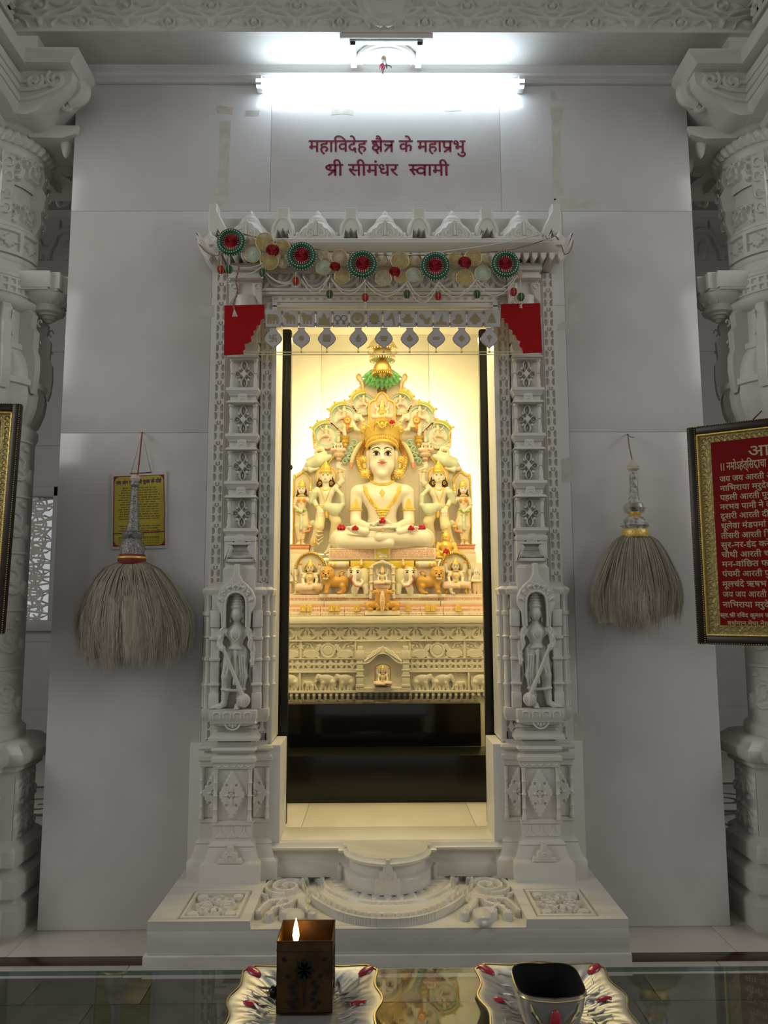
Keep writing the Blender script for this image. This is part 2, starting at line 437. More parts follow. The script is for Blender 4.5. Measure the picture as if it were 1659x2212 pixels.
# ---------------------------------------------------------------- materials
def NM(name):
    m = bpy.data.materials.new(name); m.use_nodes = True; nt = m.node_tree
    return m, nt, nt.nodes['Principled BSDF']
def mat(name, col, rough=.5, metal=0., spec=.5, noise=0., nscale=8., bump=0., bscale=60., emit=None, es=0., trans=0., ior=1.45, coat=0., sss=0.):
    m, nt, b = NM(name); c = (*col, 1)
    b.inputs['Base Color'].default_value = c; b.inputs['Roughness'].default_value = rough
    b.inputs['Metallic'].default_value = metal; b.inputs['Specular IOR Level'].default_value = spec
    b.inputs['Transmission Weight'].default_value = trans; b.inputs['IOR'].default_value = ior; b.inputs['Coat Weight'].default_value = coat
    if sss > 0:
        b.inputs['Subsurface Weight'].default_value = sss; b.inputs['Subsurface Radius'].default_value = (.02, .015, .008); b.inputs['Subsurface Scale'].default_value = .5
    if emit: b.inputs['Emission Color'].default_value = (*emit, 1); b.inputs['Emission Strength'].default_value = es
    if noise or bump: tc = nt.nodes.new('ShaderNodeTexCoord')
    if noise:
        n = nt.nodes.new('ShaderNodeTexNoise'); n.inputs['Scale'].default_value = nscale; n.inputs['Detail'].default_value = 5
        r = nt.nodes.new('ShaderNodeValToRGB'); r.color_ramp.elements[0].position = .3; r.color_ramp.elements[1].position = .7
        r.color_ramp.elements[0].color = (*[x*(1-noise) for x in col], 1); r.color_ramp.elements[1].color = (*[min(1, x*(1+noise*.5)) for x in col], 1)
        nt.links.new(tc.outputs['Object'], n.inputs['Vector']); nt.links.new(n.outputs['Fac'], r.inputs['Fac']); nt.links.new(r.outputs['Color'], b.inputs['Base Color'])
    if bump:
        n2 = nt.nodes.new('ShaderNodeTexNoise'); n2.inputs['Scale'].default_value = bscale; n2.inputs['Detail'].default_value = 4
        bp = nt.nodes.new('ShaderNodeBump'); bp.inputs['Strength'].default_value = bump; bp.inputs['Distance'].default_value = .004
        nt.links.new(tc.outputs['Object'], n2.inputs['Vector']); nt.links.new(n2.outputs['Fac'], bp.inputs['Height']); nt.links.new(bp.outputs['Normal'], b.inputs['Normal'])
    return m
def pane(name, tint=(.97, .99, .98), f=1.0, rough=.02):
    m, nt, b = NM(name); nt.nodes.remove(b); o = nt.nodes['Material Output']
    t = nt.nodes.new('ShaderNodeBsdfTransparent'); t.inputs[0].default_value = (*tint, 1)
    g = nt.nodes.new('ShaderNodeBsdfGlossy'); g.inputs['Roughness'].default_value = rough
    fr = nt.nodes.new('ShaderNodeFresnel'); fr.inputs[0].default_value = 1.5*f; mx = nt.nodes.new('ShaderNodeMixShader')
    gm = nt.nodes.new('ShaderNodeNewGeometry'); iv = nt.nodes.new('ShaderNodeMath'); iv.operation = 'SUBTRACT'; iv.inputs[0].default_value = 1; ml = nt.nodes.new('ShaderNodeMath'); ml.operation = 'MULTIPLY'
    nt.links.new(gm.outputs['Backfacing'], iv.inputs[1]); nt.links.new(iv.outputs[0], ml.inputs[0]); nt.links.new(fr.outputs[0], ml.inputs[1]); nt.links.new(ml.outputs[0], mx.inputs[0]); nt.links.new(t.outputs[0], mx.inputs[1]); nt.links.new(g.outputs[0], mx.inputs[2]); nt.links.new(mx.outputs[0], o.inputs[0]); return m
def marble(name, col, vein, rough=.3, vs=1.6, amount=.5, stretch=(1, 1, 1), grime=0.):
    m, nt, b = NM(name); b.inputs['Roughness'].default_value = rough; b.inputs['Specular IOR Level'].default_value = .45
    tc = nt.nodes.new('ShaderNodeTexCoord'); mp = nt.nodes.new('ShaderNodeMapping'); mp.inputs['Scale'].default_value = stretch
    n = nt.nodes.new('ShaderNodeTexNoise'); n.inputs['Scale'].default_value = vs; n.inputs['Detail'].default_value = 8; n.inputs['Distortion'].default_value = 1.3
    r = nt.nodes.new('ShaderNodeValToRGB'); e = r.color_ramp.elements
    e[0].position = .42; e[0].color = (0, 0, 0, 1); e[1].position = .62; e[1].color = (0, 0, 0, 1); k = e.new(.5); k.color = (amount, amount, amount, 1)
    mx = nt.nodes.new('ShaderNodeMix'); mx.data_type = 'RGBA'; mx.inputs['A'].default_value = (*col, 1); mx.inputs['B'].default_value = (*vein, 1)
    n2 = nt.nodes.new('ShaderNodeTexNoise'); n2.inputs['Scale'].default_value = 5; n2.inputs['Detail'].default_value = 3
    mx2 = nt.nodes.new('ShaderNodeMix'); mx2.data_type = 'RGBA'; mx2.inputs['B'].default_value = (*[c*.86 for c in col], 1)
    L = nt.links.new
    L(tc.outputs['Object'], mp.inputs['Vector']); L(mp.outputs['Vector'], n.inputs['Vector']); L(n.outputs['Fac'], r.inputs['Fac'])
    L(r.outputs['Color'], mx.inputs['Factor']); L(tc.outputs['Object'], n2.inputs['Vector']); L(n2.outputs['Fac'], mx2.inputs['Factor'])
    L(mx.outputs['Result'], mx2.inputs['A']); L(mx2.outputs['Result'], b.inputs['Base Color'])
    return m
M = {}
M['wall'] = marble('wall_marble', (.70, .685, .66), (.58, .57, .55), .16, 1.1, .35)
M['carved'] = mat('carved_marble', (.76, .74, .69), .45, noise=.08, nscale=6)
M['frame'] = marble('doorway_marble', (.78, .75, .68), (.68, .65, .58), .38, 2.5, .25)
M['step'] = marble('step_marble', (.78, .75, .67), (.42, .40, .36), .25, 2.2, .55, (.35, 1, 2.6))
M['floorm'] = marble('floor_marble', (.66, .62, .55), (.5, .47, .42), .22, 1.5, .35)
M['cellm'] = marble('cell_marble', (.86, .82, .70), (.70, .64, .5), .3, 1.2, .4)
M['redgran'] = mat('red_granite', (.055, .022, .016), .25, noise=.4, nscale=60)
M['darktile'] = mat('dark_slate', (.075, .08, .07), .35, noise=.45, nscale=7)
M['black'] = mat('black_granite', (.012, .011, .010), .28, noise=.3, nscale=90)
M['blackgloss'] = mat('black_gloss', (.010, .009, .008), .12)
M['rearwall'] = marble('aisle_marble', (.50, .48, .46), (.40, .38, .36), .5, 1.2, .3)
M['joint'] = mat('joint_grime', (.40, .37, .33), .8)
M['gold'] = mat('gold', (.74, .57, .22), .34, .85, bump=.5, bscale=110)
M['goldpaint'] = mat('gold_paint', (.80, .58, .14), .4, .5, noise=.2, nscale=80)
M['silver'] = mat('silver', (.72, .70, .64), .22, 1.0, bump=.5, bscale=45)
# ================================================================ setting
YW = 3.53; HWX = 1.506; ZP = .25; ZC = .386
def structure(name, o=None):
    o = o or bpy.data.objects.new(name, None)
    if o.name not in COL.objects: COL.objects.link(o)
    o['kind'] = 'structure'; return o
# hall floor: pale apron, dark red band, pale strip, dark slate tiles in front
ysA, ysB = atz(150, 2066, 0).y, atz(150, 2086, 0).y
ysC = atz(150, 2112, 0).y
fl = structure('floor', MB().box(-7, 7, -9, 9, -.12, -.02).build('floor', M['joint']))
MB().box(-6, 6, -6, -.75, -.02, -.001).build('hall_paving', M['floorm'], fl)
def slab(name, x0, x1, y0, y1, m, parent, z=0.):
    return MB().box(x0+.0012, x1-.0012, y0+.0012, y1-.0012, -.02, z, .0015).build(name, m, parent)
for x0, x1 in ((-2.4, -1.52), (-1.52, -.6), (-.6, .45), (.45, 1.42), (1.42, 2.4)): slab('marble_slab', x0, x1, ysA, YW+.02, M['floorm'], fl)
slab('red_band', -2.4, 2.4, ysB, ysA, M['redgran'], fl)
for x0, x1 in ((-2.4, -1.0), (-1.0, .3), (.3, 1.3), (1.3, 2.4)): slab('marble_slab', x0, x1, ysC, ysB, M['floorm'], fl)
random.seed(4)
for j in range(9):
    y1 = ysC-.40*j; y0 = y1-.40
    if y0 < -.75: break
    for i in range(-5, 5): slab('slate_tile', i*.55+.12+.02*(j % 2), i*.55+.67+.02*(j % 2), y0, y1, M['darktile'], fl, -.001+random.uniform(-.0008, .0008))
# aisle floors left and right of the shrine block: pale slabs with inlaid bands and scrolls
for sx in (-1, 1):
    for k, (y0, y1, m) in enumerate(((YW+.02, 4.45, 'floorm'), (4.62, 5.35, 'floorm'), (5.42, 6.15, 'floorm'), (6.22, 7.45, 'floorm'))):
        slab('marble_slab', min(sx*1.0, sx*5), max(sx*1.0, sx*5), y0, y1, M[m], fl)
    for y0, y1 in ((4.45, 4.62), (5.35, 5.42), (6.15, 6.22)):
        slab('red_band', min(sx*1.0, sx*5), max(sx*1.0, sx*5), y0, y1, M['redgran'], fl)
    mb = MB()
    for (cx, cy, r) in ((1.95, 4.95, .22), (2.35, 5.1, .25), (2.0, 5.78, .22), (2.45, 5.7, .2), (2.1, 6.6, .25), (2.6, 6.7, .25), (1.75, 4.2, .16), (1.7, 3.85, .12)):
        sp = spiral(sx*cx, cy, r, r*.25, .6*sx, 1.1*sx)
        for a, b in zip(sp[:-1], sp[1:]):
            d = Vector((b[0]-a[0], b[1]-a[1])).normalized()*.018
            mb.add([(a[0]-d.y, a[1]+d.x, .0012), (a[0]+d.y, a[1]-d.x, .0012), (b[0]+d.y, b[1]-d.x, .0012), (b[0]-d.y, b[1]+d.x, .0012)], [(0, 1, 2, 3)])
    mb.build('floor_inlay', M['redgran'], fl)
# shrine wall: core plus marble slabs with fine joints and the doorway left open
DX0, DX1 = X(585, 1304, YW), X(1088, 1304, YW); DZ = Z(830, 660, YW)
ZT = 4.06
wf = MB()
wf.box(-HWX, DX0-.03, YW+.02, YW+.2, 0, ZT).box(DX1+.03, HWX, YW+.02, YW+.2, 0, ZT).box(DX0-.03, DX1+.03, YW+.02, YW+.2, DZ, ZT)
wf.box(DX0-.03, DX1+.03, YW+.02, YW+.2, 0, ZC-.03)
wallf = structure('wall_front', wf.build('wall_front', M['joint']))
zA = Z(300, 456, YW); zB = Z(300, 935, YW); zM = Z(400, 183, YW)
xa, xb = X(585, 330, YW), X(1081, 330, YW); xL, xR = X(455, 700, YW), X(1222, 700, YW)
def wslab(x0, x1, z0, z1): MB().box(x0+.0006, x1-.0006, YW, YW+.02, z0+.0006, z1-.0006, .0008).build('marble_slab', M['wall'], wallf)
wslab(-HWX, xa, zA, zM); wslab(xa, xb, zA, zM); wslab(xb, HWX, zA, zM)
wslab(-HWX, xL, zB, zA); wslab(xL, xR, DZ, zA); wslab(xR, HWX, zB, zA)
wslab(-HWX, xL, .0, zB); wslab(xR, HWX, .0, zB)
wslab(xL, DX0-.03, 0, DZ); wslab(DX1+.03, xR, 0, DZ)
# cornice moulding and the plain band above it
wt = MB(); p_ = [(0, zM), (.012, zM+.004), (.020, zM+.018), (.014, zM+.024), (.024, zM+.034), (.026, zM+.046), (.004, zM+.052)]
wt.mould(p_, [(-HWX, YW), (HWX, YW)], flip=-1).box(-HWX, HWX, YW+.002, YW+.04, zM+.04, ZT)
structure('trim_1', wt.build('trim_1', M['wall']))
# old tape residue on the slabs
M['residue'] = mat('tape_residue', (.60, .57, .50), .6, noise=.12, nscale=25)
def residue(pts, seed):
    rr = random.Random(seed); P = []
    for i in range(len(pts)):
        a, b = pts[i], pts[(i+1) % len(pts)]; n = max(2, int(math.hypot(b[0]-a[0], b[1]-a[1])/7))
        for k in range(n):
            t = k/n; q = at(a[0]+(b[0]-a[0])*t+rr.uniform(-1.6, 1.6), a[1]+(b[1]-a[1])*t+rr.uniform(-1.6, 1.6), YW); P.append((q.x, q.z))
    MB().prism(P, YW-.0006, YW+.001).build('tape_residue', M['residue'], wallf)
for i, r_ in enumerate(([(474, 262), (498, 262), (496, 330), (490, 400), (470, 400), (474, 330)], [(464, 402), (496, 404), (490, 424), (478, 446), (454, 448), (462, 424)],
    [(466, 228), (504, 232), (502, 246), (470, 246)], [(1188, 195), (1200, 195), (1206, 216), (1190, 218)], [(1190, 232), (1216, 230), (1208, 300), (1214, 420), (1192, 440), (1194, 320)],
    [(1196, 428), (1300, 434), (1270, 448), (1196, 452)], [(426, 660), (462, 660), (462, 686), (426, 684)], [(1232, 628), (1250, 630), (1248, 690), (1236, 708), (1204, 716), (1206, 702), (1226, 690)],
    [(1213, 990), (1238, 988), (1240, 1040), (1214, 1042)], [(960, 440), (988, 440), (982, 455), (964, 452)], [(1240, 1540), (1262, 1540), (1262, 1640), (1240, 1640)],
    [(716, 234), (764, 234), (762, 248), (716, 248)], [(530, 240), (560, 238), (560, 250), (530, 250)], [(960, 228), (996, 228), (996, 240), (960, 240)])): residue(r_, i)
# rest of the shrine block: sides, top, sanctum shell
ZCE = 3.42
sb = MB().box(-HWX, -HWX+.2, YW+.2, 6.2, 0, ZT).box(HWX-.2, HWX, YW+.2, 6.2, 0, ZT).box(-HWX, HWX, 6.0, 6.2, 0, ZT).box(-HWX, HWX, YW+.2, 6.2, ZT-.05, ZT)
structure('wall_rear', sb.build('wall_rear', M['rearwall']))
YB = 5.62
cs = structure('wall_inner'); cs.name = 'wall_inner'
for x0, x1, z0, z1 in ((-1.05, -.36, ZC, 2.62), (-.36, .42, ZC, 2.62), (.42, 1.05, ZC, 2.62), (-1.05, -.45, 2.62, ZCE), (-.45, .36, 2.62, ZCE), (.36, 1.05, 2.62, ZCE)):
    MB().box(x0+.001, x1-.001, YB, YB+.03, z0+.001, z1-.001, .001).build('marble_slab', M['cellm'], cs)
for sx in (-1, 1): MB().box(sx*1.05, sx*1.08, YW+.2, YB, ZC, ZCE).build('side_slab', M['cellm'], cs)
MB().box(-1.08, 1.08, YB+.03, YB+.06, ZC, ZCE).build('backing', M['joint'], cs)
structure('ceiling_inner', MB().box(-1.08, 1.08, YW+.2, YB+.06, ZCE, ZCE+.03).build('ceiling_inner', M['cellm']))
cf = structure('floor_inner', MB().box(-1.08, 1.08, YW+.02, YB, ZC-.06, ZC-.02).build('floor_inner', M['joint']))
yc1 = YW+.14
for x0, x1, y0, y1 in ((-.60, .60, YW-.06, yc1), (-1.05, -.38, yc1, 4.5), (-.38, .42, yc1, 4.5), (.42, 1.05, yc1, 4.5)):
    MB().box(x0+.001, x1-.001, y0+.001, y1-.001, ZC-.02, ZC, .001).build('marble_slab', M['cellm'], cf)
# outer walls of the hall and its ceiling
ob = MB()
wx0, wx1 = X(-60, 1200, 7.45), X(113, 1200, 7.45); wz0, wz1 = Z(80, 1340, 7.45), Z(80, 1074, 7.45)
ob.box(-6, wx0, 7.45, 7.65, 0, 5.4).box(wx1, 6, 7.45, 7.65, 0, 5.4).box(wx0, wx1, 7.45, 7.65, 0, wz0).box(wx0, wx1, 7.45, 7.65, wz1, 5.4)
ob.box(-6, 6, 7.43, 7.45, 0, .42)
for zz in (.9, 2.9, 3.6, 4.4): pass
bw = structure('wall_back', ob.build('wall_back', M['rearwall']))
for zz in (1.05, 2.95, 3.9): MB().box(-6, 6, 7.446, 7.45, zz, zz+.006).build('joint_line', M['joint'], bw)
def loopfrieze(U, V):
    u = np.mod(U, .42)-.21
    d = np.minimum(np.abs(np.hypot(u/.17, (V-.02)/.30)-1)*.2, np.abs(np.hypot((np.abs(u)-.21)/.12, (V-.4)/.3)-1)*.15)
    return .03*S(d-.022, .008)+.02*S(ell(u, V, 0, .1, .05, .1)*1., .01)
for sx in (-1, 1):
    relief('carved_frieze', M['rearwall'], bw, (sx*2.6-1.2, 7.448, 4.86), (1, 0, 0), (0, 0, 1), 2.4, .42, .012, loopfrieze)
structure('wall_left', MB().box(-6.2, -6, 3.2, 7.65, 0, 5.4).build('wall_left', M['rearwall']))
structure('wall_right', MB().box(6, 6.2, 2.2, 7.65, 0, 5.4).build('wall_right', M['rearwall']))
structure('ceiling', MB().box(-6.2, 6.2, -6.2, 7.65, 5.4, 5.6).build('ceiling', M['rearwall']))
structure('wall_hall', MB().box(-6.2, 6.2, -6.2, -6, 0, 1.3).box(-6.2, 6.2, -6.2, -6, 4.6, 5.4).box(-6.2, -6, -6.2, -1, 0, 1.3).box(6, 6.2, -6.2, -1, 0, 1.3).box(-6.2, -6, -6.2, 3.2, 4.6, 5.4).build('wall_hall', M['rearwall']))
# aisle beams over the gaps
for sx in (-1, 1):
    b_ = MB().box(min(sx*1.7, sx*6), max(sx*1.7, sx*6), 5.2, 5.6, 4.55, 4.9).mat(0)
    b_.box(sx*2.35-.22, sx*2.35+.22, 5.6, 7.45, 4.9, 5.2)
    structure('trim_2', b_.build('trim_2', M['rearwall']))
# carved screen window in the left aisle
wn = structure('window_1', MB().box(wx0-.02, wx1+.05, 7.40, 7.47, wz1, wz1+.10, .008).box(wx1, wx1+.07, 7.40, 7.47, wz0-.05, wz1+.1, .008).box(wx0, wx1+.08, 7.38, 7.47, wz0-.10, wz0, .008).build('window_1', M['rearwall']))
def jali(U, V):
    return U*0
mb = MB(); rr = random.Random(9); Wj, Hj = wx1-wx0, wz1-wz0
for k in range(7):
    cy = wz0+Hj*(k+.5)/7; s_ = 1 if k % 2 else -1
    for cx in (wx0+Wj*.25, wx0+Wj*.75):
        for sp in (spiral(cx, cy, .17, .04, 1.2*s_, 1.35*s_, 26), spiral(cx, cy, .105, .02, 2.6*s_, -1.0*s_, 16)):
            mb.tube([(p[0], 7.51, p[1]) for p in sp], .010, 5)
        for a in range(5):
            t = a*2*PI/5+k; mb.tube([(cx+.03*math.cos(t), 7.51, cy+.03*math.sin(t)), (cx+.10*math.cos(t+.4), 7.51, cy+.10*math.sin(t+.4)), (cx+.2*math.cos(t+.5), 7.51, cy+.2*math.sin(t+.5))], [.007, .014, .007], 5)
nx_ = 9
for i in range(nx_+1):
    pass
wav = [(wx0+Wj*(.5+.48*math.sin(i*.9)), 7.51, wz0+Hj*i/40) for i in range(41)]
mb.tube(wav, .011, 5).tube([(2*(wx0+Wj/2)-p[0], p[1], p[2]) for p in wav], .011, 5)
mb.build('screen_lattice', M['carved'], wn)
# ================================================================ carved doorway
XC = .010
dw = thing('carved_doorway', 'white marble doorway carved with diamonds and scroll bands under a crested eave', 'doorway', (XC, YW, ZP))
FM = M['frame']
def bandfn(w_, P=.0955, off=0.):
    def fn(U, V):
        v = np.mod(V+off, P); u = U
        h = np.full(U.shape, .012)
        for vc in (P*.34, P*.74):
            for uc in (.17*w_, .83*w_):
                h -= .012*S(ell(u, v, uc, vc, w_*.17, P*.15), .0015)
        a = np.arctan2(v-P*.04, u-w_*.5); r = np.hypot(u-w_*.5, np.minimum(v, P-v)-.0)
        v2 = np.where(v > P/2, v-P, v)
        c = pl(u, v2, arc_pts(w_*.5, 0, w_*.17, 150, 400))
        h -= .008*S(c-.0022, .0012)
        e = np.minimum(U, w_-U); h = np.where(e < .004, .012, h)
        return h
    return fn
def arc_pts(cx, cy, r, a0, a1, n=9): return [(cx+r*math.cos(math.radians(a0+(a1-a0)*i/n)), cy+r*math.sin(math.radians(a0+(a1-a0)*i/n))) for i in range(n+1)]
ZE = 2.955     # underside of the eave
for s in (-1, 1):
    for (h0, h1, y, z0, nm) in ((.747, .793, 3.495, .80, 'outer_scroll_band'), (.525, .571, 3.47, .84, 'inner_scroll_band')):
        x0 = XC+(h0 if s > 0 else -h1)
        MB().box(x0-.002, x0+(h1-h0)+.002, y, YW+.01, z0, ZE if nm[0] == 'o' else 2.80).build(nm, FM, dw)
        o_ = dw.children[-1]
        relief('scroll_carving', FM, o_, (x0, y-.001, z0), (1, 0, 0), (0, 0, 1), h1-h0, (ZE if nm[0] == 'o' else 2.80)-z0, .0026, bandfn(h1-h0, off=.03 if s > 0 else 0), .0005)
    # plain jamb edge, wide plain slab at the foot, fillets and groove
    m = MB()
    m.box(XC+s*.503, XC+s*.526, 3.452, YW+.14, .80, 2.80, .002)
    m.box(XC+s*.571, XC+s*.747, 3.505, YW+.01, .80, ZE).box(XC+s*.571, XC+s*.577, 3.46, YW, .8, 2.80).box(XC+s*.739, XC+s*.7475, 3.488, YW, .8, ZE).box(XC+s*.793, XC+s*.803, 3.497, YW+.01, .8, ZE)
    m.build('jamb', FM, dw)
    hi = abs(X(605, 1700, 3.44)-XC); ho = abs(X(408, 1700, 3.50)-XC)
    MB().box(XC+s*hi, XC+s*.60, 3.44, YW+.14, ZP, .792, .003).box(XC+s*.55, XC+s*ho, 3.50, YW+.01, ZP, .792, .003).build('jamb_foot', FM, dw)
# pilaster panels
def diamond(U, V, cx, cy, hw, hh):
    """pierced diamond of four leaf loops round a square boss"""
    k = min(hw, hh); out = np.full(U.shape, 0.)
    for (dx, dy, L) in ((0, 1, hh), (0, -1, hh), (1, 0, hw), (-1, 0, hw)):
        a = (cx+dx*L*.22, cy+dy*L*.22); b = (cx+dx*L, cy+dy*L); d = leaf(U, V, a, b, k*.36)
        out = np.maximum(out, S(d, .0016)*(.75+.25*S(-d-.005, .002)-.75*S(d+.0075, .0014)+.5*S(d+.0135, .0014)))
    for sx in (-1, 1):
        for sy in (-1, 1): out = np.maximum(out, .8*S(circ(U, V, cx+sx*hw*.42, cy+sy*hh*.40, k*.17), .0016)); out = np.maximum(out, .6*S(circ(U, V, cx+sx*hw*.27, cy+sy*hh*.6, k*.1), .0016))
    dq = (np.abs(U-cx)/(hw*.36)+np.abs(V-cy)/(hh*.30)-1)*k*.25
    return np.maximum(out, S(dq, .0016))
def colon(mb, x, y, z0, z1, r=.0095, n=10):
    H = z1-z0
    mb.lathe([(r*1.25, 0), (r*1.25, H*.05), (r*.9, H*.09), (r*1.0, H*.25), (r*.62, H*.40), (r*.62, H*.47), (r*1.15, H*.50), (r*.62, H*.53), (r*.7, H*.60), (r*1.05, H*.80), (r*.75, H*.88), (r*1.3, H*.93), (r*1.3, H)], (x, y, z0), n)
pz = [(2.378, 2.517), (2.166, 2.305), (1.950, 2.089), (1.737, 1.872)]
proto = {}
def panel_unit(s, z0, z1):
    r = bpy.data.objects.new('pilaster_panel', None); COL.objects.link(r); r.parent = dw
    cx = XC+s*.648; m = MB()
    m.box(cx-.066, cx+.066, 3.452, 3.51, z0-.01, z1+.01)
    pr = [(0, z0), (.010, z0-.003), (.012, z0-.016), (.004, z0-.026), (-.002, z0-.038)]
    path = [(cx-.063, 3.51), (cx-.063, 3.405), (cx+.063, 3.405), (cx+.063, 3.51)]
    m.mould(pr+[(-.05, z0-.038), (-.05, z0)], path, flip=-1)
    m.box(cx-.058, cx+.058, 3.415, 3.5, z0-.060, z0-.038)
    m.mould([(-.05, z1+.028), (-.014, z1+.028), (-.008, z1+.014), (.002, z1+.012), (.010, z1+.002), (.010, z1), (-.05, z1)], path, flip=-1)
    m.build('panel_frame', FM, r)
    relief('diamond', FM, r, (cx-.05, 3.450, z0), (1, 0, 0), (0, 0, 1), .10, z1-z0, .0020, lambda U, V: .026*diamond(U, V, .05, (z1-z0)/2, .047, (z1-z0)*.49), .0005)
    for q in (-1, 1):
        c = MB(); colon(c, cx+q*.054, 3.425, z0, z1); c.build('colonnette', FM, r)
    g = MB()   # little gable between the cornices
    zz = z0-.064
    g.prism([(cx-.052, zz-.012), (cx-.052, zz-.004), (cx-.04, zz+.002), (cx-.026, zz-.002), (cx-.02, zz+.012), (cx-.02, zz+.03), (cx-.012, zz+.036), (cx+.012, zz+.036), (cx+.02, zz+.03), (cx+.02, zz+.012), (cx+.026, zz-.002), (cx+.04, zz+.002), (cx+.052, zz-.004), (cx+.052, zz-.012)], 3.402, 3.44, .002)
    g.build('gable', FM, r)
    e = MB().tube([(cx+p[0], 3.402, zz+p[1]) for p in arc_pts(0, 0, .012, 0, 180)], .003, 6).tube([(cx+p[0], 3.402, zz+.017+p[1]) for p in arc_pts(-.007, 0, .006, 20, 160, 5)], .0022, 5).tube([(cx+p[0], 3.402, zz+.017+p[1]) for p in arc_pts(.007, 0, .006, 20, 160, 5)], .0022, 5)
    e.build('gable_scroll', FM, r)
for s in (-1, 1):
    for i, (z0, z1) in enumerate(pz): panel_unit(s, z0, z1)
    cx = XC+s*.648
    # block below with leaf brackets, capital above
    m = MB().box(cx-.072, cx+.072, 3.44, 3.51, 1.45, 1.665).box(cx-.07, cx+.07, 3.40, 3.5, 1.676, 1.70, .003).box(cx-.066, cx+.066, 3.41, 3.5, 1.585, 1.600, .004).box(cx-.062, cx+.062, 3.42, 3.5, 1.605, 1.612, .003).box(cx-.035, cx+.035, 3.432, 3.5, 1.635, 1.655, .002)
    m.mould([(0, 1.45), (0, 1.555), (-.012, 1.57), (-.05, 1.575)], [(cx-.07, 3.51), (cx-.07, 3.395), (cx+.07, 3.395), (cx+.07, 3.51)], flip=-1)
    m.build('pilaster_base', FM, dw)
    for q in (-1, 1):
        MB().prism([(cx+q*.07, 1.682), (cx+q*.032, 1.682), (cx+q*.028, 1.668), (cx+q*.036, 1.66), (cx+q*.030, 1.645), (cx+q*.04, 1.63), (cx+q*.042, 1.615), (cx+q*.055, 1.605), (cx+q*.066, 1.585), (cx+q*.07, 1.585)], 3.405, 3.46, .006).build('leaf_bracket', FM, dw)
    m = MB()
    m.mould([(-.05, 2.51), (.0, 2.51), (.004, 2.53), (-.004, 2.54), (.008, 2.56), (.010, 2.58), (-.002, 2.59), (-.004, 2.64), (.008, 2.66), (.012, 2.70), (.0, 2.72), (-.01, 2.73)], [(cx-.06, 3.51), (cx-.06, 3.41), (cx+.06, 3.41), (cx+.06, 3.51)], flip=-1)
    m.lathe([(.05, 2.72), (.062, 2.735), (.066, 2.755), (.055, 2.775), (.058, 2.80), (.064, 2.82)], (cx, 3.47, 0), 20).box(cx-.07, cx+.07, 3.44, 3.52, 2.6, ZE)
    m.box(cx-.075, cx+.075, 3.40, 3.52, 2.895, 2.915, .004).box(cx-.068, cx+.068, 3.41, 3.52, 2.915, 2.93, .003).box(cx-.078, cx+.078, 3.39, 3.52, 2.93, ZE+.01, .003)
    m.build('capital', FM, dw)
    for q in (-1, 1):
        pts = [(cx+q*.03, 2.885), (cx+q*.075, 2.885), (cx+q*.076, 2.78), (cx+q*.062, 2.79), (cx+q*.042, 2.815), (cx+q*.034, 2.85)]
        MB().prism(pts, 3.425, 3.45, .006).tube([(cx+q*(.055+.012*math.cos(t)), 3.424, 2.865+.012*math.sin(t)) for t in [k*.6 for k in range(9)]], .003, 6).build('capital_leaf', FM, dw)
# lintel: loop frieze, fillets, row of drops, reveal
zl = [2.772, 2.80, 2.842, 2.955]
def loops(U, V):
    P = .152; u = np.abs(np.mod(U, P)-P/2); h = np.zeros(U.shape); H = .10
    d = np.abs(np.hypot(u/(P*.46), (V-H*1.0)/(H*.82))-1)*.06
    h = np.maximum(h, .018*rnd(d, .007)); d2 = np.abs(np.hypot(u/(P*.30), (V-H)/(H*.55))-1)*.04
    h = np.maximum(h, .012*rnd(d2, .005)); h = np.maximum(h, .014*S(leaf(U*0+u, V, (0, H*.95), (0, H*.35), .012), .002))
    h = np.maximum(h, .014*S(leaf(u, V, (P*.5, H*.02), (P*.34, H*.42), .010), .002)); return h
lt = MB().box(XC-.575, XC+.575, 3.475, 3.55, 2.80, ZE+.02).box(XC-.578, XC+.578, 3.445, 3.5, 2.835, 2.85, .004).box(XC-.577, XC+.577, 3.435, 3.5, 2.85, 2.862, .003).box(XC-.577, XC+.577, 3.46, 3.52, ZE-.012, ZE+.02)
lt.box(XC-.526, XC+.526, 3.462, 3.68, 2.768, 2.802, .003).box(XC-.526, XC+.526, 3.452, 3.68, 2.776, 2.786, .002)
lt.build('lintel', FM, dw)
relief('lintel_frieze', FM, dw, (XC-.57, 3.474, 2.862), (1, 0, 0), (0, 0, 1), 1.14, .085, .003, loops, .0005)
def drops(U, V):
    P = .0385; u = np.mod(U, P)-P/2
    return .008*(1-S(np.maximum(np.hypot(u, V-.022)-.011, V-.022), .0012))
relief('drop_band', FM, dw, (XC-.53, 3.468, 2.803), (1, 0, 0), (0, 0, 1), 1.06, .03, .0026, drops, .0005)
# eave with upturned ends, dentil drops and crest
ev = MB()
ex = .845; prf = [(3.50, ZE+.0), (3.36, ZE+.012), (3.315, ZE+.022), (3.29, ZE+.040), (3.285, ZE+.055), (3.295, ZE+.062), (3.36, ZE+.072), (3.53, ZE+.10)]
P = []
for i in range(41):
    x = XC-ex+2*ex*i/40; e = max(0, abs(x-XC)-.74)/.105; up = .05*e*e
    P.append([(x, y+(.10*e*e if y < 3.4 else 0), z+up+.018) for y, z in prf])
ev.grid(P).build('eave', FM, dw)
for s in (-1, 1):
    hx = XC+s*(ex-.012)
    MB().prism([(hx+s*a_, ZE+b_) for a_, b_ in ((-.09, .015), (-.05, .0), (-.02, .012), (.012, .05), (.032, .10), (.036, .15), (.024, .142), (.014, .125), (.0, .12), (-.016, .135), (-.028, .155), (-.04, .135), (-.06, .12), (-.09, .11))], 3.36, 3.50, .012).build('eave_end', FM, dw)
dt = MB()
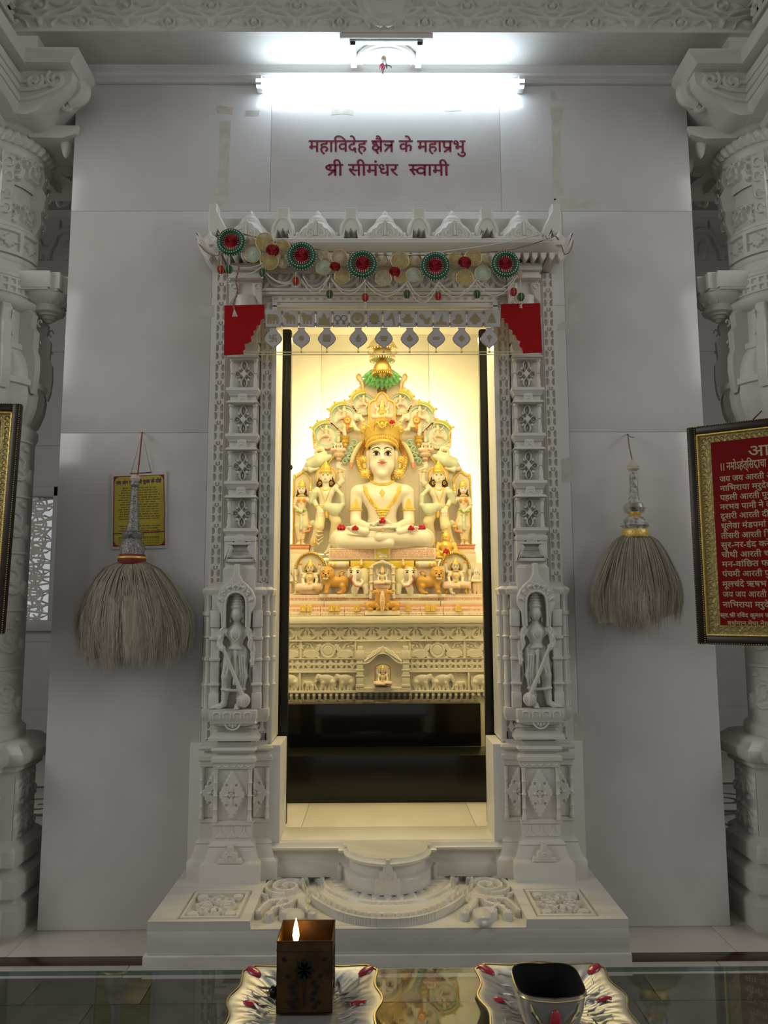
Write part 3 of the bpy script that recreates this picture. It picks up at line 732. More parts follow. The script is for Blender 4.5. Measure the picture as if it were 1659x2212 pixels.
for i in range(42):
    x = XC-.80+1.6*i/41
    dt.prism([(x-.013, ZE+.034), (x+.013, ZE+.034), (x+.011, ZE+.012), (x, ZE-.002), (x-.011, ZE+.012)], 3.335, 3.39, .003)
dt.build('dentil_row', FM, dw, kind='stuff')
cr = MB().box(XC-.80, XC+.80, 3.36, YW, ZE+.06, ZE+.085).box(XC-.80, XC+.80, 3.46, YW, ZE+.06, ZE+.26)
cr.box(XC-.80, XC+.80, 3.31, 3.345, ZE+.058, ZE+.088, .004)
cr.build('crest_base', FM, dw)
zc = ZE+.085; pitch = .3155
def arch_piece(cx, half=0):
    r = bpy.data.objects.new('crest_arch', None); COL.objects.link(r); r.parent = dw
    out = [(-.058, 0), (-.062, .035), (-.05, .075), (-.03, .098), (-.028, .105), (-.028, .135), (.028, .135), (.028, .105), (.03, .098), (.05, .075), (.062, .035), (.058, 0), (.038, 0), (.036, .03), (.026, .058), (.012, .05), (0, .062), (-.012, .05), (-.026, .058), (-.036, .03), (-.038, 0)]
    if half: out = [(-.025, 0), (-.03, .11), (-.026, .15), (.01, .15), (.012, .125), (.03, .10), (.052, .07), (.06, .035), (.055, 0), (.036, 0), (.034, .035), (.016, .06), (.0, .035), (.0, 0)]
    if half > 0: out = [(-p[0], p[1]) for p in out]
    MB().prism([(cx+p[0], zc+p[1]*1.42) for p in out], 3.385, 3.46, .006).build('keyhole_arch', FM, r)
    if not half: MB().tube([(cx+p[0], 3.384, zc+p[1]*1.42) for p in [(-.048, .01), (-.05, .04), (-.038, .075), (-.016, .095), (.016, .095), (.038, .075), (.05, .04), (.048, .01)]], .005, 6).build('arch_roll', FM, r)
    for q in ((-1, 1) if not half else (-half,)):
        l = MB()
        for (a0, L, w_) in ((95, .075, .014), (62, .07, .015), (30, .055, .013)):
            bx = cx+q*.066; t = math.radians(a0); pts = []
            for k in range(7):
                f = k/6; pts.append((bx+q*math.cos(t)*L*f+q*.012*f*f, 3.395, zc+.008+math.sin(t)*L*f-.012*f*f))
            l.tube(pts, [w_*.5, w_*.55, w_*.6, w_*.7, w_*.85, w_, w_*.4], 7)
        l.build('leaf_spray', FM, r)
def dome_piece(cx):
    r = bpy.data.objects.new('crest_dome', None); COL.objects.link(r); r.parent = dw
    MB().lathe([(.105, 0), (.10, .03), (.082, .055), (.060, .072), (.054, .076), (.052, .083), (.046, .087), (.043, .098), (.026, .112), (.018, .116), (.014, .128), (.006, .136), (.0, .140)], (cx, 3.44, zc+.02), 24, M=lambda p: (p[0], p[1], zc+(p[2]-zc)*1.28)).build('bell_dome', FM, r)
    pts = [(-.118, -.005), (-.128, .042), (-.112, .022), (-.092, .024), (-.082, .038), (-.066, .042), (-.056, .058), (-.04, .062), (-.03, .080), (-.014, .084), (0, .100)]
    pts = pts+[(-p[0], p[1]) for p in pts[-2::-1]]
    MB().prism([(cx+p[0], zc-.006+p[1]*1.06) for p in pts], 3.318, 3.345, .003).build('scalloped_gable', FM, r)
    g = MB()
    for q in (-1, 1):
        g.tube([(cx+q*p[0], 3.317, zc+p[1]) for p in spiral(.022, .030, .022, .005, 1.6, -1.2, 12)], .0035, 5)
        g.tube([(cx+q*p[0], 3.317, zc+p[1]) for p in spiral(.062, .022, .014, .004, 1.6, -1.1, 9)], .003, 5)
    g.tube([(cx, 3.317, zc+.02), (cx, 3.317, zc+.085)], [.008, .003], 6)
    g.build('gable_scrolls', FM, r)
for i in range(-2, 3): dome_piece(XC+i*pitch)
for i in range(-2, 2): arch_piece(XC+(i+.5)*pitch)
arch_piece(XC-.79, -1); arch_piece(XC+.79, 1)

# ================================================================ door guardians in their niches
def ped_relief(U, V, w_, h_):
    cx = w_/2; cy = h_/2; u = np.abs(U-cx)/(w_*.5); v = np.abs(V-cy)/(h_*.5)
    d = u*1.02+v-1; sc = .04*np.cos((v-u)*20)
    h = S((d+sc)*.05, .003)
    h -= .5*S(circ(np.abs(U-cx), np.abs(V-cy), w_*.18, h_*.2, .006), .0015)
    h += .35*S(leaf(np.abs(U-cx), np.abs(V-cy), (0, .004), (0, h_*.2), .006), .0015)+.35*S(leaf(np.abs(U-cx), np.abs(V-cy), (.004, 0), (w_*.25, 0), .005), .0015)
    h -= .35*S(np.abs(circ(U, V, cx, cy, .014))-.0015, .001)
    return .016*np.clip(h, 0, 1.4)
def guardian(s, label):
    g = thing('door_guardian', label, 'statue', (XC+s*.655, 3.45, ZP), 'marble door guardians')
    cx = XC+s*.655
    def plan(w1, y1, w2, y2): return [(cx-w1, YW), (cx-w1, y1), (cx-w2, y1), (cx-w2, y2), (cx+w2, y2), (cx+w2, y1), (cx+w1, y1), (cx+w1, YW)]
    m = MB(); pth = plan(.145, 3.435, .080, 3.390)
    m.mould([(.045, .25), (.045, .320), (.040, .330), (.030, .336), (.014, .385), (.018, .392), (.010, .402), (.0, .408), (.0, .470), (.006, .474), (.006, .486), (-.006, .490), (-.006, .700), (.004, .704), (.006, .725), (.014, .732), (.014, .748), (.002, .758), (-.008, .760), (-.008, .768), (.010, .772), (.016, .782), (.010, .792), (-.01, .796), (-.01, .812)], pth, flip=-1)
    m.build('pedestal', FM, g)
    m = MB().mould([(-.02, .80), (-.02, .815), (.022, .822), (.022, .834), (.006, .852), (-.012, .858), (-.012, .866), (.014, .874), (-.008, .888), (-.012, .90)], [(cx-.085, YW), (cx-.085, 3.39), (cx+.085, 3.39), (cx+.085, YW)], flip=-1)
    m.box(cx-.12, cx+.12, 3.47, YW, .79, 1.50).box(cx-.143, cx+.143, 3.448, YW, .47, .75).build('neck_mouldings', FM, g)
    relief('diamond', FM, g, (cx-.062, 3.395, .492), (1, 0, 0), (0, 0, 1), .124, .206, .0022, lambda U, V: ped_relief(U, V, .124*.92, .206), .0005)
    for q in (-1, 1):
        for (xx, yy) in ((.073, 3.385), (.140, 3.43)):
            c = MB(); z0, z1 = .488, .702
            c.lathe([(.010, 0), (.010, .02), (.0075, .025), (.0075, .045), (.0105, .05), (.0075, .055), (.0075, .10), (.0115, .106), (.0075, .112), (.0075, .155), (.0105, .16), (.0075, .165), (.0085, .205), (.011, .214)], (cx+q*xx, yy, z0), 10); c.build('colonnette', FM, g)
        x0 = cx+(.082 if q > 0 else -.138)
        relief('half_diamond', FM, g, (x0, 3.4375, .492), (1, 0, 0), (0, 0, 1), .056, .206, .0026, (lambda U, V: ped_relief(U+.062, V, .124, .206)) if q > 0 else (lambda U, V: ped_relief(U+.006, V, .124, .206)), .0005)
    pt = MB()
    for k in range(5):
        x = cx-.064+.032*k; pt.tube([(x+p[0], 3.385, .722+p[1]) for p in arc_pts(0, 0, .011, 180, 360, 7)], .003, 5)
    pt.build('petal_band', FM, g)
    pk = MB()
    for k in range(3):
        x = cx+(k-1)*.05; pk.prism([(x-.022, .425), (x-.014, .43), (x-.005, .445), (x, .472), (x+.005, .445), (x+.014, .43), (x+.022, .425), (x+.018, .42), (x-.018, .42)], 3.386, 3.395, .002)
    for k in (-1, 1): pk.box(cx+k*.03-.018, cx+k*.03+.018, 3.3885, 3.395, .408, .4095)
    pk.build('leaf_points', FM, g)
    MB().prism([(cx-.05, .33), (cx-.046, .352), (cx-.032, .350), (cx-.028, .372), (cx-.014, .378), (cx-.01, .40), (cx+.01, .40), (cx+.014, .378), (cx+.028, .372), (cx+.032, .350), (cx+.046, .352), (cx+.05, .33)], 3.343, 3.38, .004).build('foot_gable', FM, g)
    MB().tube([(cx+p[0], 3.343, .352+p[1]) for p in arc_pts(0, 0, .014, -50, 230, 10)], .0035, 6).tube([(cx+.034+p[0], 3.345, .342+p[1]) for p in arc_pts(0, 0, .006, -50, 230, 6)], .0025, 5).tube([(cx-.034+p[0], 3.345, .342+p[1]) for p in arc_pts(0, 0, .006, -50, 230, 6)], .0025, 5).build('foot_scroll', FM, g)
    # ledge with elephants' backs and lotus bracket
    m = MB().mould([(-.03, .895), (.0, .897), (.004, .912), (.008, .918), (.008, .952), (-.05, .954)], plan(.135, 3.40, .092, 3.345), flip=-1)
    m.prism([(cx-.092, .912), (cx-.10, .895), (cx-.06, .885), (cx-.03, .885), (cx, .876), (cx+.03, .885), (cx+.06, .885), (cx+.10, .895), (cx+.092, .912)], 3.352, 3.45, .006).build('ledge', FM, g)
    e = MB()
    for k in range(4):
        x = cx-.066+.044*k; e.tube([(x-.014, 3.337, .92), (x-.014, 3.337, .938), (x, 3.336, .944), (x+.014, 3.337, .938), (x+.014, 3.337, .92)], .004, 6)
    e.tube([(cx+p[0], 3.35, .905+p[1]) for p in arc_pts(0, 0, .034, 180, 360, 10)], .004, 6).ball((cx, 3.35, .888), (.006, .004, .011), 8, 6).ball((cx-.012, 3.35, .892), (.005, .004, .009), 8, 6).ball((cx+.012, 3.35, .892), (.005, .004, .009), 8, 6)
    e.build('ledge_ornament', FM, g)
    # niche back, colonnettes and roof
    MB().box(cx-.072, cx+.072, 3.435, 3.48, .95, 1.50).build('niche_back', FM, g)
    for q in (-1, 1):
        c = MB(); x = cx+q*.092
        c.box(x-.019, x+.019, 3.395, 3.47, .952, 1.30, .003).box(x-.021, x+.021, 3.385, 3.47, .952, 1.02, .004).box(x-.023, x+.023, 3.38, 3.47, 1.05, 1.062, .004).box(x-.023, x+.023, 3.385, 3.47, 1.155, 1.168, .004).box(x-.024, x+.024, 3.382, 3.47, 1.245, 1.26, .004).box(x-.021, x+.021, 3.385, 3.47, 1.30, 1.375, .004).box(x-.017, x+.017, 3.395, 3.47, 1.375, 1.44, .003)
        c.build('niche_pier', FM, g)
        for (xx, yy) in ((.128, 3.425), (.148, 3.47)):
            c = MB(); c.lathe([(.013, .952), (.013, 1.04), (.018, 1.05), (.012, 1.06), (.0105, 1.15), (.016, 1.156), (.016, 1.168), (.0105, 1.175), (.010, 1.25), (.018, 1.256), (.011, 1.264), (.0105, 1.345), (.017, 1.352), (.017, 1.365), (.0105, 1.37), (.011, 1.43), (.016, 1.44)], (cx+q*xx, yy, 0), 10)
            c.build('niche_colonnette', FM, g)
    m = MB().mould([(-.03, 1.435), (.0, 1.438), (.006, 1.45), (.008, 1.462), (-.002, 1.474), (-.014, 1.478), (-.012, 1.488), (-.03, 1.496)], plan(.150, 3.43, .12, 3.405), flip=-1); m.build('niche_roof', FM, g)
    # flame arch hood
    inner = [(.046, 1.30), (.046, 1.40), (.038, 1.432), (.02, 1.448), (0, 1.452)]
    outer = [(.062, 1.30), (.066, 1.36), (.085, 1.40), (.084, 1.43), (.070, 1.462), (.05, 1.485), (.026, 1.505), (.014, 1.53), (.011, 1.575), (0, 1.575)]
    pts = [(cx+p[0], p[1]) for p in outer]+[(cx-p[0], p[1]) for p in outer[-2::-1]]+[(cx-p[0], p[1]) for p in inner]+[(cx+p[0], p[1]) for p in inner[-2::-1]]
    MB().prism(pts, 3.372, 3.42, .005).build('arch_hood', FM, g)
    f = MB()
    for q in (-1, 1):
        for k, a in enumerate((12, 36, 60, 84)):
            t = math.radians(a); x0, z0 = cx+q*.056*math.cos(t), 1.395+.066*math.sin(t); L = .036
            pts = [(x0+q*(L*fr*math.cos(t+.5)+.010*math.sin(fr*6)*math.sin(t)), 3.371, z0+L*1.15*fr*math.sin(t+.35)+.004*math.sin(fr*6)) for fr in (0, .2, .4, .6, .8, 1)]
            f.tube(pts, [.003, .0065, .008, .007, .005, .002], 6)
        f.tube([(cx+q*p[0], 3.371, p[1]) for p in inner], .005, 6)
        f.tube([(cx+q*p[0], 3.372, p[1]) for p in ((.05, 1.30), (.062, 1.285), (.058, 1.265), (.066, 1.25), (.06, 1.225), (.068, 1.20))], [.006, .009, .007, .010, .008, .003], 7)
    f.build('flame_carving', FM, g)
    # the guardian himself, one continuous body
    B = []
    B += [egg((0, -.02, .80), (.050, .05, .064), .02), egg((0, -.066, .793), (.009, .014, .018), .012), egg((0, -.055, .768), (.018, .012, .006), .006), egg((0, -.035, .755), (.022, .02, .014), .015)]
    B += [egg((-.052, -.01, .785), (.008, .012, .03), .006), egg((.052, -.01, .785), (.008, .012, .03), .006), tor((-.055, -.025, .742), .014, .006, (1, .3, 0)), tor((.055, -.025, .742), .014, .006, (1, -.3, 0))]
    B += [cap((0, 0, .76), (0, 0, .69), .03, .036, .02), egg((0, 0, .635), (.105, .06, .055), .03), cap((0, 0, .64), (0, .0, .53), .075, .052, .03), egg((0, -.01, .475), (.078, .055, .06), .03)]
    # necklace and sacred thread
    B += [tor((0, -.01, .672), .05, .006, (0, .75, 1), .003)] + chain([(-.045, -.05, .67), (-.03, -.078, .60), (0, -.075, .565), (.03, -.078, .60), (.045, -.05, .67)], [.005]*5, .004)
    # arms: near hand on the mace, far arm hanging
    B += chain([(-.105, 0, .655), (-.140, -.02, .60), (-.135, -.07, .535)], [.033, .028, .024]) + chain([(-.135, -.07, .535), (-.115, -.1, .515), (-.098, -.105, .515)], [.022, .019, .023])
    B += [tor((-.135, -.035, .585), .027, .006, (.2, .5, 1)), tor((-.128, -.085, .525), .021, .005, (1, -.3, -.2))]
    B += chain([(-.112, -.108, .53), (-.09, -.125, .525), (-.083, -.118, .505)], [.009, .008, .007], .005)+chain([(-.115, -.106, .515), (-.095, -.127, .51), (-.086, -.12, .49)], [.009, .008, .007], .005)+chain([(-.117, -.102, .50), (-.10, -.124, .495), (-.09, -.118, .478)], [.009, .008, .006], .005)
    B += chain([(.105, 0, .655), (.140, -.01, .585), (.145, -.035, .50), (.148, -.05, .44)], [.033, .028, .022, .019]) + [egg((.148, -.055, .41), (.018, .02, .03), .01), tor((.140, -.01, .60), .029, .006, (0, .2, 1)), tor((.147, -.045, .455), .02, .005, (0, .3, 1))]
    for k, dx in enumerate((-.010, 0, .010)): B += chain([(.148+dx, -.066, .40), (.148+dx, -.07, .37), (.147+dx, -.06, .352)], [.007, .006, .005], .004)
    B += chain([(.133, -.06, .415), (.128, -.072, .395)], [.007, .005], .004)
    # legs with gathered cloth
    B += chain([(-.045, -.01, .47), (-.075, -.035, .27), (-.083, -.015, .17), (-.095, -.02, .06)], [.058, .042, .036, .026], .02)+chain([(-.095, -.02, .035), (-.13, -.05, .022), (-.185, -.06, .014)], [.026, .022, .012], .015)
    B += chain([(.045, 0, .47), (.055, -.02, .27), (.045, -.005, .17), (.035, -.01, .06)], [.058, .044, .036, .026], .02)+chain([(.035, -.02, .03), (.03, -.07, .022), (.028, -.105, .015)], [.026, .024, .016], .015)
    for k in range(3): B += [cap((.012+.014*k, -.10, .014), (.010+.014*k, -.125, .010), .008, .006, .004)]
    for k in range(3): B += [cap((-.175, -.045-.012*k, .013), (-.198, -.05-.012*k, .010), .008, .006, .004)]
    for (x, z) in ((-.093, .085), (.037, .085)): B += [tor((x, -.015, z), .027, .007, (0, 0, 1)), tor((x, -.015, z+.02), .028, .006, (0, 0, 1))]
    # belt, sash, hanging folds and hem
    B += [tor((0, -.005, .50), .072, .012, (0, .12, 1), .004), egg((0, -.075, .475), (.016, .012, .022), .006)] + chain([(0, -.075, .46), (.005, -.082, .34), (.003, -.075, .215)], [.014, .012, .018], .006)
    B += chain([(-.108, -.055, .165), (-.05, -.075, .16), (.03, -.07, .155), (.085, -.05, .165)], [.012, .013, .013, .012], .006)
    for x0, x1 in ((.03, .045), (.055, .07), (.075, .088)): B += chain([(x0, -.062, .44), (x1, -.068, .30), (x1-.01, -.05, .18)], [.006, .006, .006], .006)
    for x0, x1 in ((-.04, -.06), (-.065, -.09)): B += chain([(x0, -.062, .43), (x1, -.075, .30), (x1-.008, -.05, .18)], [.006, .006, .006], .006)
    for q in (-1, 1): B += chain([(q*.085, .02, .48), (q*.125, .03, .36), (q*.11, .03, .27), (q*.135, .03, .19)], [.016, .022, .018, .012], .01)
    # tall ringed crown
    C_ = [cap((0, -.005, .842), (0, -.005, .855), .052, .052, .004)] + [tor((0, -.005, .862+.026*k), .048-.0055*k, .011, (0, 0, 1), .004) for k in range(5)] + [cap((0, -.005, .85), (0, -.005, .975), .046, .022, .004), egg((0, -.005, .99), (.02, .02, .018), .004)]
    sc = .505; a_ = (cx, 3.412, .953)
    sculpt('figure', B, FM, g, .0055, a_, sc, -s)
    sculpt('crown', C_, FM, g, .006, a_, sc, -s)
    MC = chain([(-.102, -.112, .53), (.07, -.10, .13)], [.015, .019], .004) + [egg((.085, -.085, .075), (.048, .045, .06), .012)] + [tor((.085, -.085, .075), .05, .009, (math.cos(t), math.sin(t), 0), .004) for t in (0, 1.05, 2.1)]
    sculpt('mace', MC, FM, g, .006, a_, sc, -s)
    return g
guardian(-1, 'marble guardian with a mace in the niche left of the doorway, nearer the yellow poster')
guardian(1, 'marble guardian with a mace in the niche right of the doorway, nearer the red board')
# ================================================================ threshold block with half round lotus, carved step
TH = thing('threshold', 'cream marble door sill with a half round moulded projection in the middle', 'threshold', (XC, 3.45, ZP))
SM = M['step']
sillp = [(0, ZP), (0, ZP+.052), (-.004, ZP+.058), (-.018, ZP+.064), (-.022, ZP+.096), (-.010, ZP+.104), (.002, ZP+.110), (.004, ZP+.120), (-.008, ZP+.127), (-.014, ZP+.1352)]
hx0 = abs(X(597, 1860, 3.42)-XC)+.05
R0 = abs(X(737, 1890, 3.25)-XC)
Rr = .182; path = [(XC-hx0, 3.42), (XC-Rr-.022, 3.42), (XC-Rr-.022, 3.385), (XC-Rr*.985, 3.385)]
yc = 3.385
for k in range(1, 24):
    t = PI+PI*k/24; path.append((XC+Rr*math.cos(t), yc+.175*math.sin(t)))
path += [(XC+Rr*.985, 3.385), (XC+Rr+.022, 3.385), (XC+Rr+.022, 3.42), (XC+hx0, 3.42)]
m = MB().mould(sillp, path, flip=-1)
m.build('sill', SM, TH)
top = MB(); n = len(path); off = -.016
tp = [(p[0]*.94+XC*.06, p[1]+.013) for p in path[2:-2]]
top.box(XC-Rr*.99, XC+Rr*.99, 3.39, 3.499, ZP+.12, ZP+.1330)
top.add([(p[0], p[1], ZP+.1350) for p in tp]+[(XC+Rr, 3.50, ZP+.1350), (XC-Rr, 3.50, ZP+.1350)], [list(range(len(tp)+2))])
top.box(XC-hx0, XC+hx0, 3.435, 3.50, ZP+.10, ZP+.1338).build('sill_top', SM, TH)
yf = yc-.175
MB().prism([(XC-.052, ZP), (XC-.052, ZP+.052), (XC-.044, ZP+.066), (XC-.036, ZP+.066), (XC-.032, ZP+.085), (XC-.02, ZP+.09), (XC-.018, ZP+.108), (XC-.009, ZP+.114), (XC-.009, ZP+.137), (XC+.009, ZP+.137), (XC+.009, ZP+.114), (XC+.018, ZP+.108), (XC+.02, ZP+.09), (XC+.032, ZP+.085), (XC+.036, ZP+.066), (XC+.044, ZP+.066), (XC+.052, ZP+.052), (XC+.052, ZP)], yf-.004, yf+.03, .003).build('front_gable', SM, TH)
MB().tube([(XC+p[0], yf-.004, ZP+.072+p[1]) for p in arc_pts(0, 0, .013, -60, 240, 10)], .003, 6).tube([(XC+.03+p[0], yf-.003, ZP+.066+p[1]) for p in arc_pts(0, 0, .005, -60, 240, 6)], .0022, 5).tube([(XC-.03+p[0], yf-.003, ZP+.066+p[1]) for p in arc_pts(0, 0, .005, -60, 240, 6)], .0022, 5).build('gable_scroll', SM, TH)
for s in (-1, 1):
    x = XC+s*(Rr+.022)
    MB().prism([(x-.004, ZP), (x-.004, ZP+.06), (x-.001, ZP+.068), (x+.002, ZP+.06), (x+.002, ZP)], 3.383, 3.40).box(x-s*.012, x+s*.004, 3.378, 3.42, ZP, ZP+.06, .003).build('side_scroll', SM, TH)
# big step
cs_ = thing('carved_step', 'cream marble step slab before the doorway carved with leaf scrolls and square flower panels', 'step', (XC, 3.2, 0), None)
YS = 2.97; hs = .95*2.97/3.19
xs0, xs1 = at(318, 1990, YS).x, at(1358, 1987, YS).x
b0, b1 = at(307, 2080, YS-.01).x, at(1366, 2080, YS-.01).x
zb = Z(400, 2064, YS)
m = MB().box(xs0, xs1, YS, YW, zb, ZP-.03, .004).box(b0, b1, YS-.012, YW, 0, zb, .003)
m.build('step_block', SM, cs_)
WS = xs1-xs0; DS = YW-YS
def steptop(U, V):
    """U across from the left, V from the front edge back; 0 = top surface"""
    h = np.zeros(U.shape); cx = XC-xs0; a = np.abs(U-cx)
    # half moon: outer contour of the raised field
    r = np.hypot(a/1.0, (V-.47)/1.0)
    ymo = np.where(a < .40, .012+.33*(a/.36)**2.4, .5)
    dmo = ymo-V                                            # >0 in front of the field edge
    low = S(-(a-.60)*-1-.0, .002)                          # panel between square panels
    inlow = (a < .505)
    h = np.where(inlow & (dmo > 0), -.028, h)
    a0_ = a; a = a*1.14
    # scroll vines on both sides (raised back to the surface)
    vine = np.full(U.shape, 9.)
    for (c0, c1, r0, r1, a0, tn) in ((.47, .36, .085, .012, 2.6, -1.6), (.47, .36, .115, .09, 2.4, -.62), (.48, .35, .142, .12, 2.2, -.5)):
        vine = np.minimum(vine, pl(a, V, spiral(c0, c1, r0, r1, a0, tn, 26))-.0085)
    bod = ell(a, V, .415, .085, .058, .036, .25); bod = np.minimum(bod, ell(a, V, .375, .17, .02, .085, -.35)); bod = np.minimum(bod, circ(a, V, .385, .048, .024))
    bod = np.minimum(bod, pl(a, V, [(.385, .25), (.37, .16), (.335, .12), (.325, .08)])-.012); bod = np.minimum(bod, pl(a, V, [(.40, .26), (.44, .17), (.50, .13), (.51, .075)])-.013)
    bod = np.minimum(bod, circ(a, V, .325, .075, .022)); bod = np.minimum(bod, circ(a, V, .51, .075, .022)); bod = np.minimum(bod, pl(a, V, [(.46, .22), (.53, .2), (.55, .15), (.56, .1)])-.014)
    bod = np.minimum(bod, pl(a, V, [(.44, .1), (.49, .16), (.47, .22), (.52, .23)])-.008)
    vine = np.minimum(vine, bod)
    hv = -.028+.030*S(vine, .003)-.006*S(np.abs(vine+.006)-.0012, .001)
    a = a0_
    reg = inlow & (a > .22) & (V < .48)
    reg2 = reg & (circ(a*1.14, V, .455, .35, .155) < 0)
    h = np.where(reg2, np.maximum(-.022+.024*S(vine, .003), -.022), h)
    h = np.where(reg & (dmo > 0), np.maximum(h, hv), h)
    # beaded rim following the field
    t = np.where(a < .40, -dmo/np.sqrt(1+(2.4*.33/.36**2.4*np.minimum(a, .40)**1.4)**2), 1)
    s_arc = a*1.15
    bead = (np.abs(t-.030) < .010)
    bd = np.hypot(t-.030, np.mod(s_arc, .028)-.014)
    h = np.where(inlow & (dmo <= 0) & (a < .37), h-.006*S(np.abs(t-.030)-.013, .0015)+.018*rnd(np.minimum(bd, .0115), .0115), h)
    h = np.where(inlow & (dmo <= 0) & (a < .37), h-.004*S(np.abs(t-.055)-.003, .002), h)
    # concentric lotus rings before the sill
    rr = np.hypot(a/.94, V-.455)
    pet = .5+.5*np.cos(np.arctan2(a, .455-V)*28)
    ring = .010*S(np.abs(rr-.292)-.010, .002)+.006*S(rr-.20-.06*pet, .003)*S(.18-rr, .002)+.012*S(np.abs(rr-.165)-.016, .003)
    h = np.where((V < .46) & (dmo <= 0) & (rr < .32), h+ring-.004, h)
    # square flower panels
    for px in (.665,):
        u = a-px; v = V-.165
        q = box2(a, V, px, .165, .113, .135)
        h = np.where(np.abs(q) < .004, -.012, h)
        fl = np.full(U.shape, 9.)
        for (dx, dy) in ((1, 0), (-1, 0), (0, 1), (0, -1)):
            d = leaf(u, v, (dx*.012, dy*.016), (dx*.080, dy*.096), .033)
            fl = np.minimum(fl, np.abs(d+.006)-.006); fl = np.minimum(fl, leaf(u, v, (dx*.02, dy*.025), (dx*.058, dy*.07), .012))
        fl = np.minimum(fl, np.minimum(circ(np.abs(u), np.abs(v), .070, .085, .022), np.abs(circ(np.abs(u), np.abs(v), .042, .05, .017))-.004))
        inn = box2(a, V, px, .165, .095, .113)
        h = np.where(inn < 0, -.018+.018*S(fl, .002), h)
    return h
relief('carved_top', SM, cs_, (xs0, YS, ZP), (1, 0, 0), (0, 1, 0), WS, DS, .0034, steptop, .032)
for s in (-1, 1):
    mk = [egg((0, 0, 0), (.035, .055, .02), .01), egg((0, -.05, -.004), (.022, .022, .02), .01), tor((0, -.045, .002), .018, .007, (0, .7, 1), .003), egg((0, -.072, -.006), (.008, .008, .012), .004)]
    sculpt('shell_boss', mk, SM, cs_, .004, (XC+s*.35, YS+.06, ZP-.008))
# ================================================================ carved pillars with cross brackets
CM = M['carved']
PX, PY = 1.94, 3.64
pil = thing('carved_pillar', 'white marble carved pillar with vase, corbels and cross bracket, behind the fully visible red board', 'pillar', (PX, PY, 0), 'carved pillars beside the shrine wall')
def cyl(r): 
    return lambda U, V, h: (PX+(r+h)*np.cos(PI+U/r), PY+(r+h)*np.sin(PI+U/r), V)
def vinefn(P, H, z0=0., amp=.3, dep=.016):
    """running foliage: a waving stem with a spiral and leaves in every bend"""
    def tile(u, v, flip):
        v = np.where(flip, H-v, v); w_ = np.full(u.shape, 9.)
        st = pl(u, v, [(P*k/12, H*(.5-.30*math.cos(PI*k/12))) for k in range(13)])-H*.045
        sp = pl(u, v, spiral(P*.5, H*.52, H*.30, H*.05, -2.0, 1.35, 20))-H*.042
        w_ = np.minimum(st, sp)
        for (a, b, ww) in (((.15, .85), (.42, .93), .06), ((.62, .9), (.88, .78), .06), ((.06, .2), (.03, .48), .05), ((.9, .42), (.80, .18), .06), ((.5, .52), (.62, .62), .05)):
            w_ = np.minimum(w_, leaf(u, v, (a[0]*P, a[1]*H), (b[0]*P, b[1]*H), ww*H))
        return w_
    def fn(U, V):
        V = V-z0; k = np.floor(U/P).astype(int); d = tile(np.mod(U, P), V, k % 2 == 1)
        return dep*S(d, .004)*(1-.25*S(np.abs(d+H*.04)-.002, .002))
    return fn
# base: stepped plan
def bplan(c, w_, e):
    """plan: square of half size c with a projecting centre bay of half width w_ by e on each side"""
    q = []
    for k in range(4):
        a = k*PI/2; ca, sa = math.cos(a), math.sin(a)
        for (x, y) in ((-c, -c), (-w_, -c), (-w_, -c-e), (w_, -c-e), (w_, -c)): q.append((PX+x*ca-y*sa, PY+x*sa+y*ca))
    return q
m = MB()
m.mould([(.05, 0), (.05, .10), (.035, .115), (.02, .125), (.02, .135), (.04, .15), (.04, .22), (.025, .235), (.0, .25), (.0, .262), (.02, .27), (.02, .335), (.005, .35), (-.02, .37), (-.02, .655), (.0, .67), (.0, .69), (.03, .70), (.045, .725), (.045, .75), (.02, .77), (.0, .79), (-.03, .80)], bplan(.24, .13, .06), closed=True, flip=-1)
m.build('pillar_base', CM, pil)
for (o, ux, W_) in (((PX-.283, PY+.10, .36), (0, -1, 0), .20), ((PX-.225, PY-.13, .36), (0, -1, 0), .09), ((PX-.225, PY-.222, .36), (1, 0, 0), .095), ((PX-.11, PY-.283, .36), (1, 0, 0), .22)):
    relief('base_carving', CM, pil, o, ux, (0, 0, 1), W_, .29, .0045, lambda U, V: .8*np.maximum(vinefn(.1, .145)(U, V), vinefn(.1, .145, .145)(U, V)), .001)
# shaft
A0, AW = .0, 3.2        # carved part of the circumference seen from the doorway
sh = MB().lathe([(.24, .78), (.25, .80), (.25, .84), (.228, .86), (.228, 2.18), (.24, 2.20), (.24, 2.23), (.22, 2.25)], (PX, PY, 0), 48)
sh.build('shaft', CM, pil)
H_ = .264
for k in range(5): relief('scroll_carving', CM, pil, None, None, None, .229*AW, H_, .0055, lambda U, V: vinefn(.229*AW/4, H_*.86, H_*.05)(U, V)+.012*S(np.abs(V-H_+.012)-.008, .003), .002, (lambda z: lambda U, V, h: cyl(.229)(U+.229*A0, V+z, h))(.86+k*H_))
# ribbed vase
vr = MB(); n = 96; prof = [(.22, 2.25), (.245, 2.27), (.265, 2.33), (.272, 2.385), (.265, 2.42), (.28, 2.425), (.28, 2.452), (.265, 2.458), (.262, 2.50), (.24, 2.56), (.21, 2.60), (.22, 2.605), (.22, 2.63), (.195, 2.64), (.195, 2.80)]
P = []
for r, z in prof:
    rib = .014 if (2.26 < z < 2.42 or 2.455 < z < 2.59) else 0
    P.append([(PX+(r-rib*abs(math.cos(12*2*PI*i/n)))*math.cos(2*PI*i/n), PY+(r-rib*abs(math.cos(12*2*PI*i/n)))*math.sin(2*PI*i/n), z) for i in range(n)])
vr.grid(P, cyc=True).build('ribbed_vase', CM, pil)
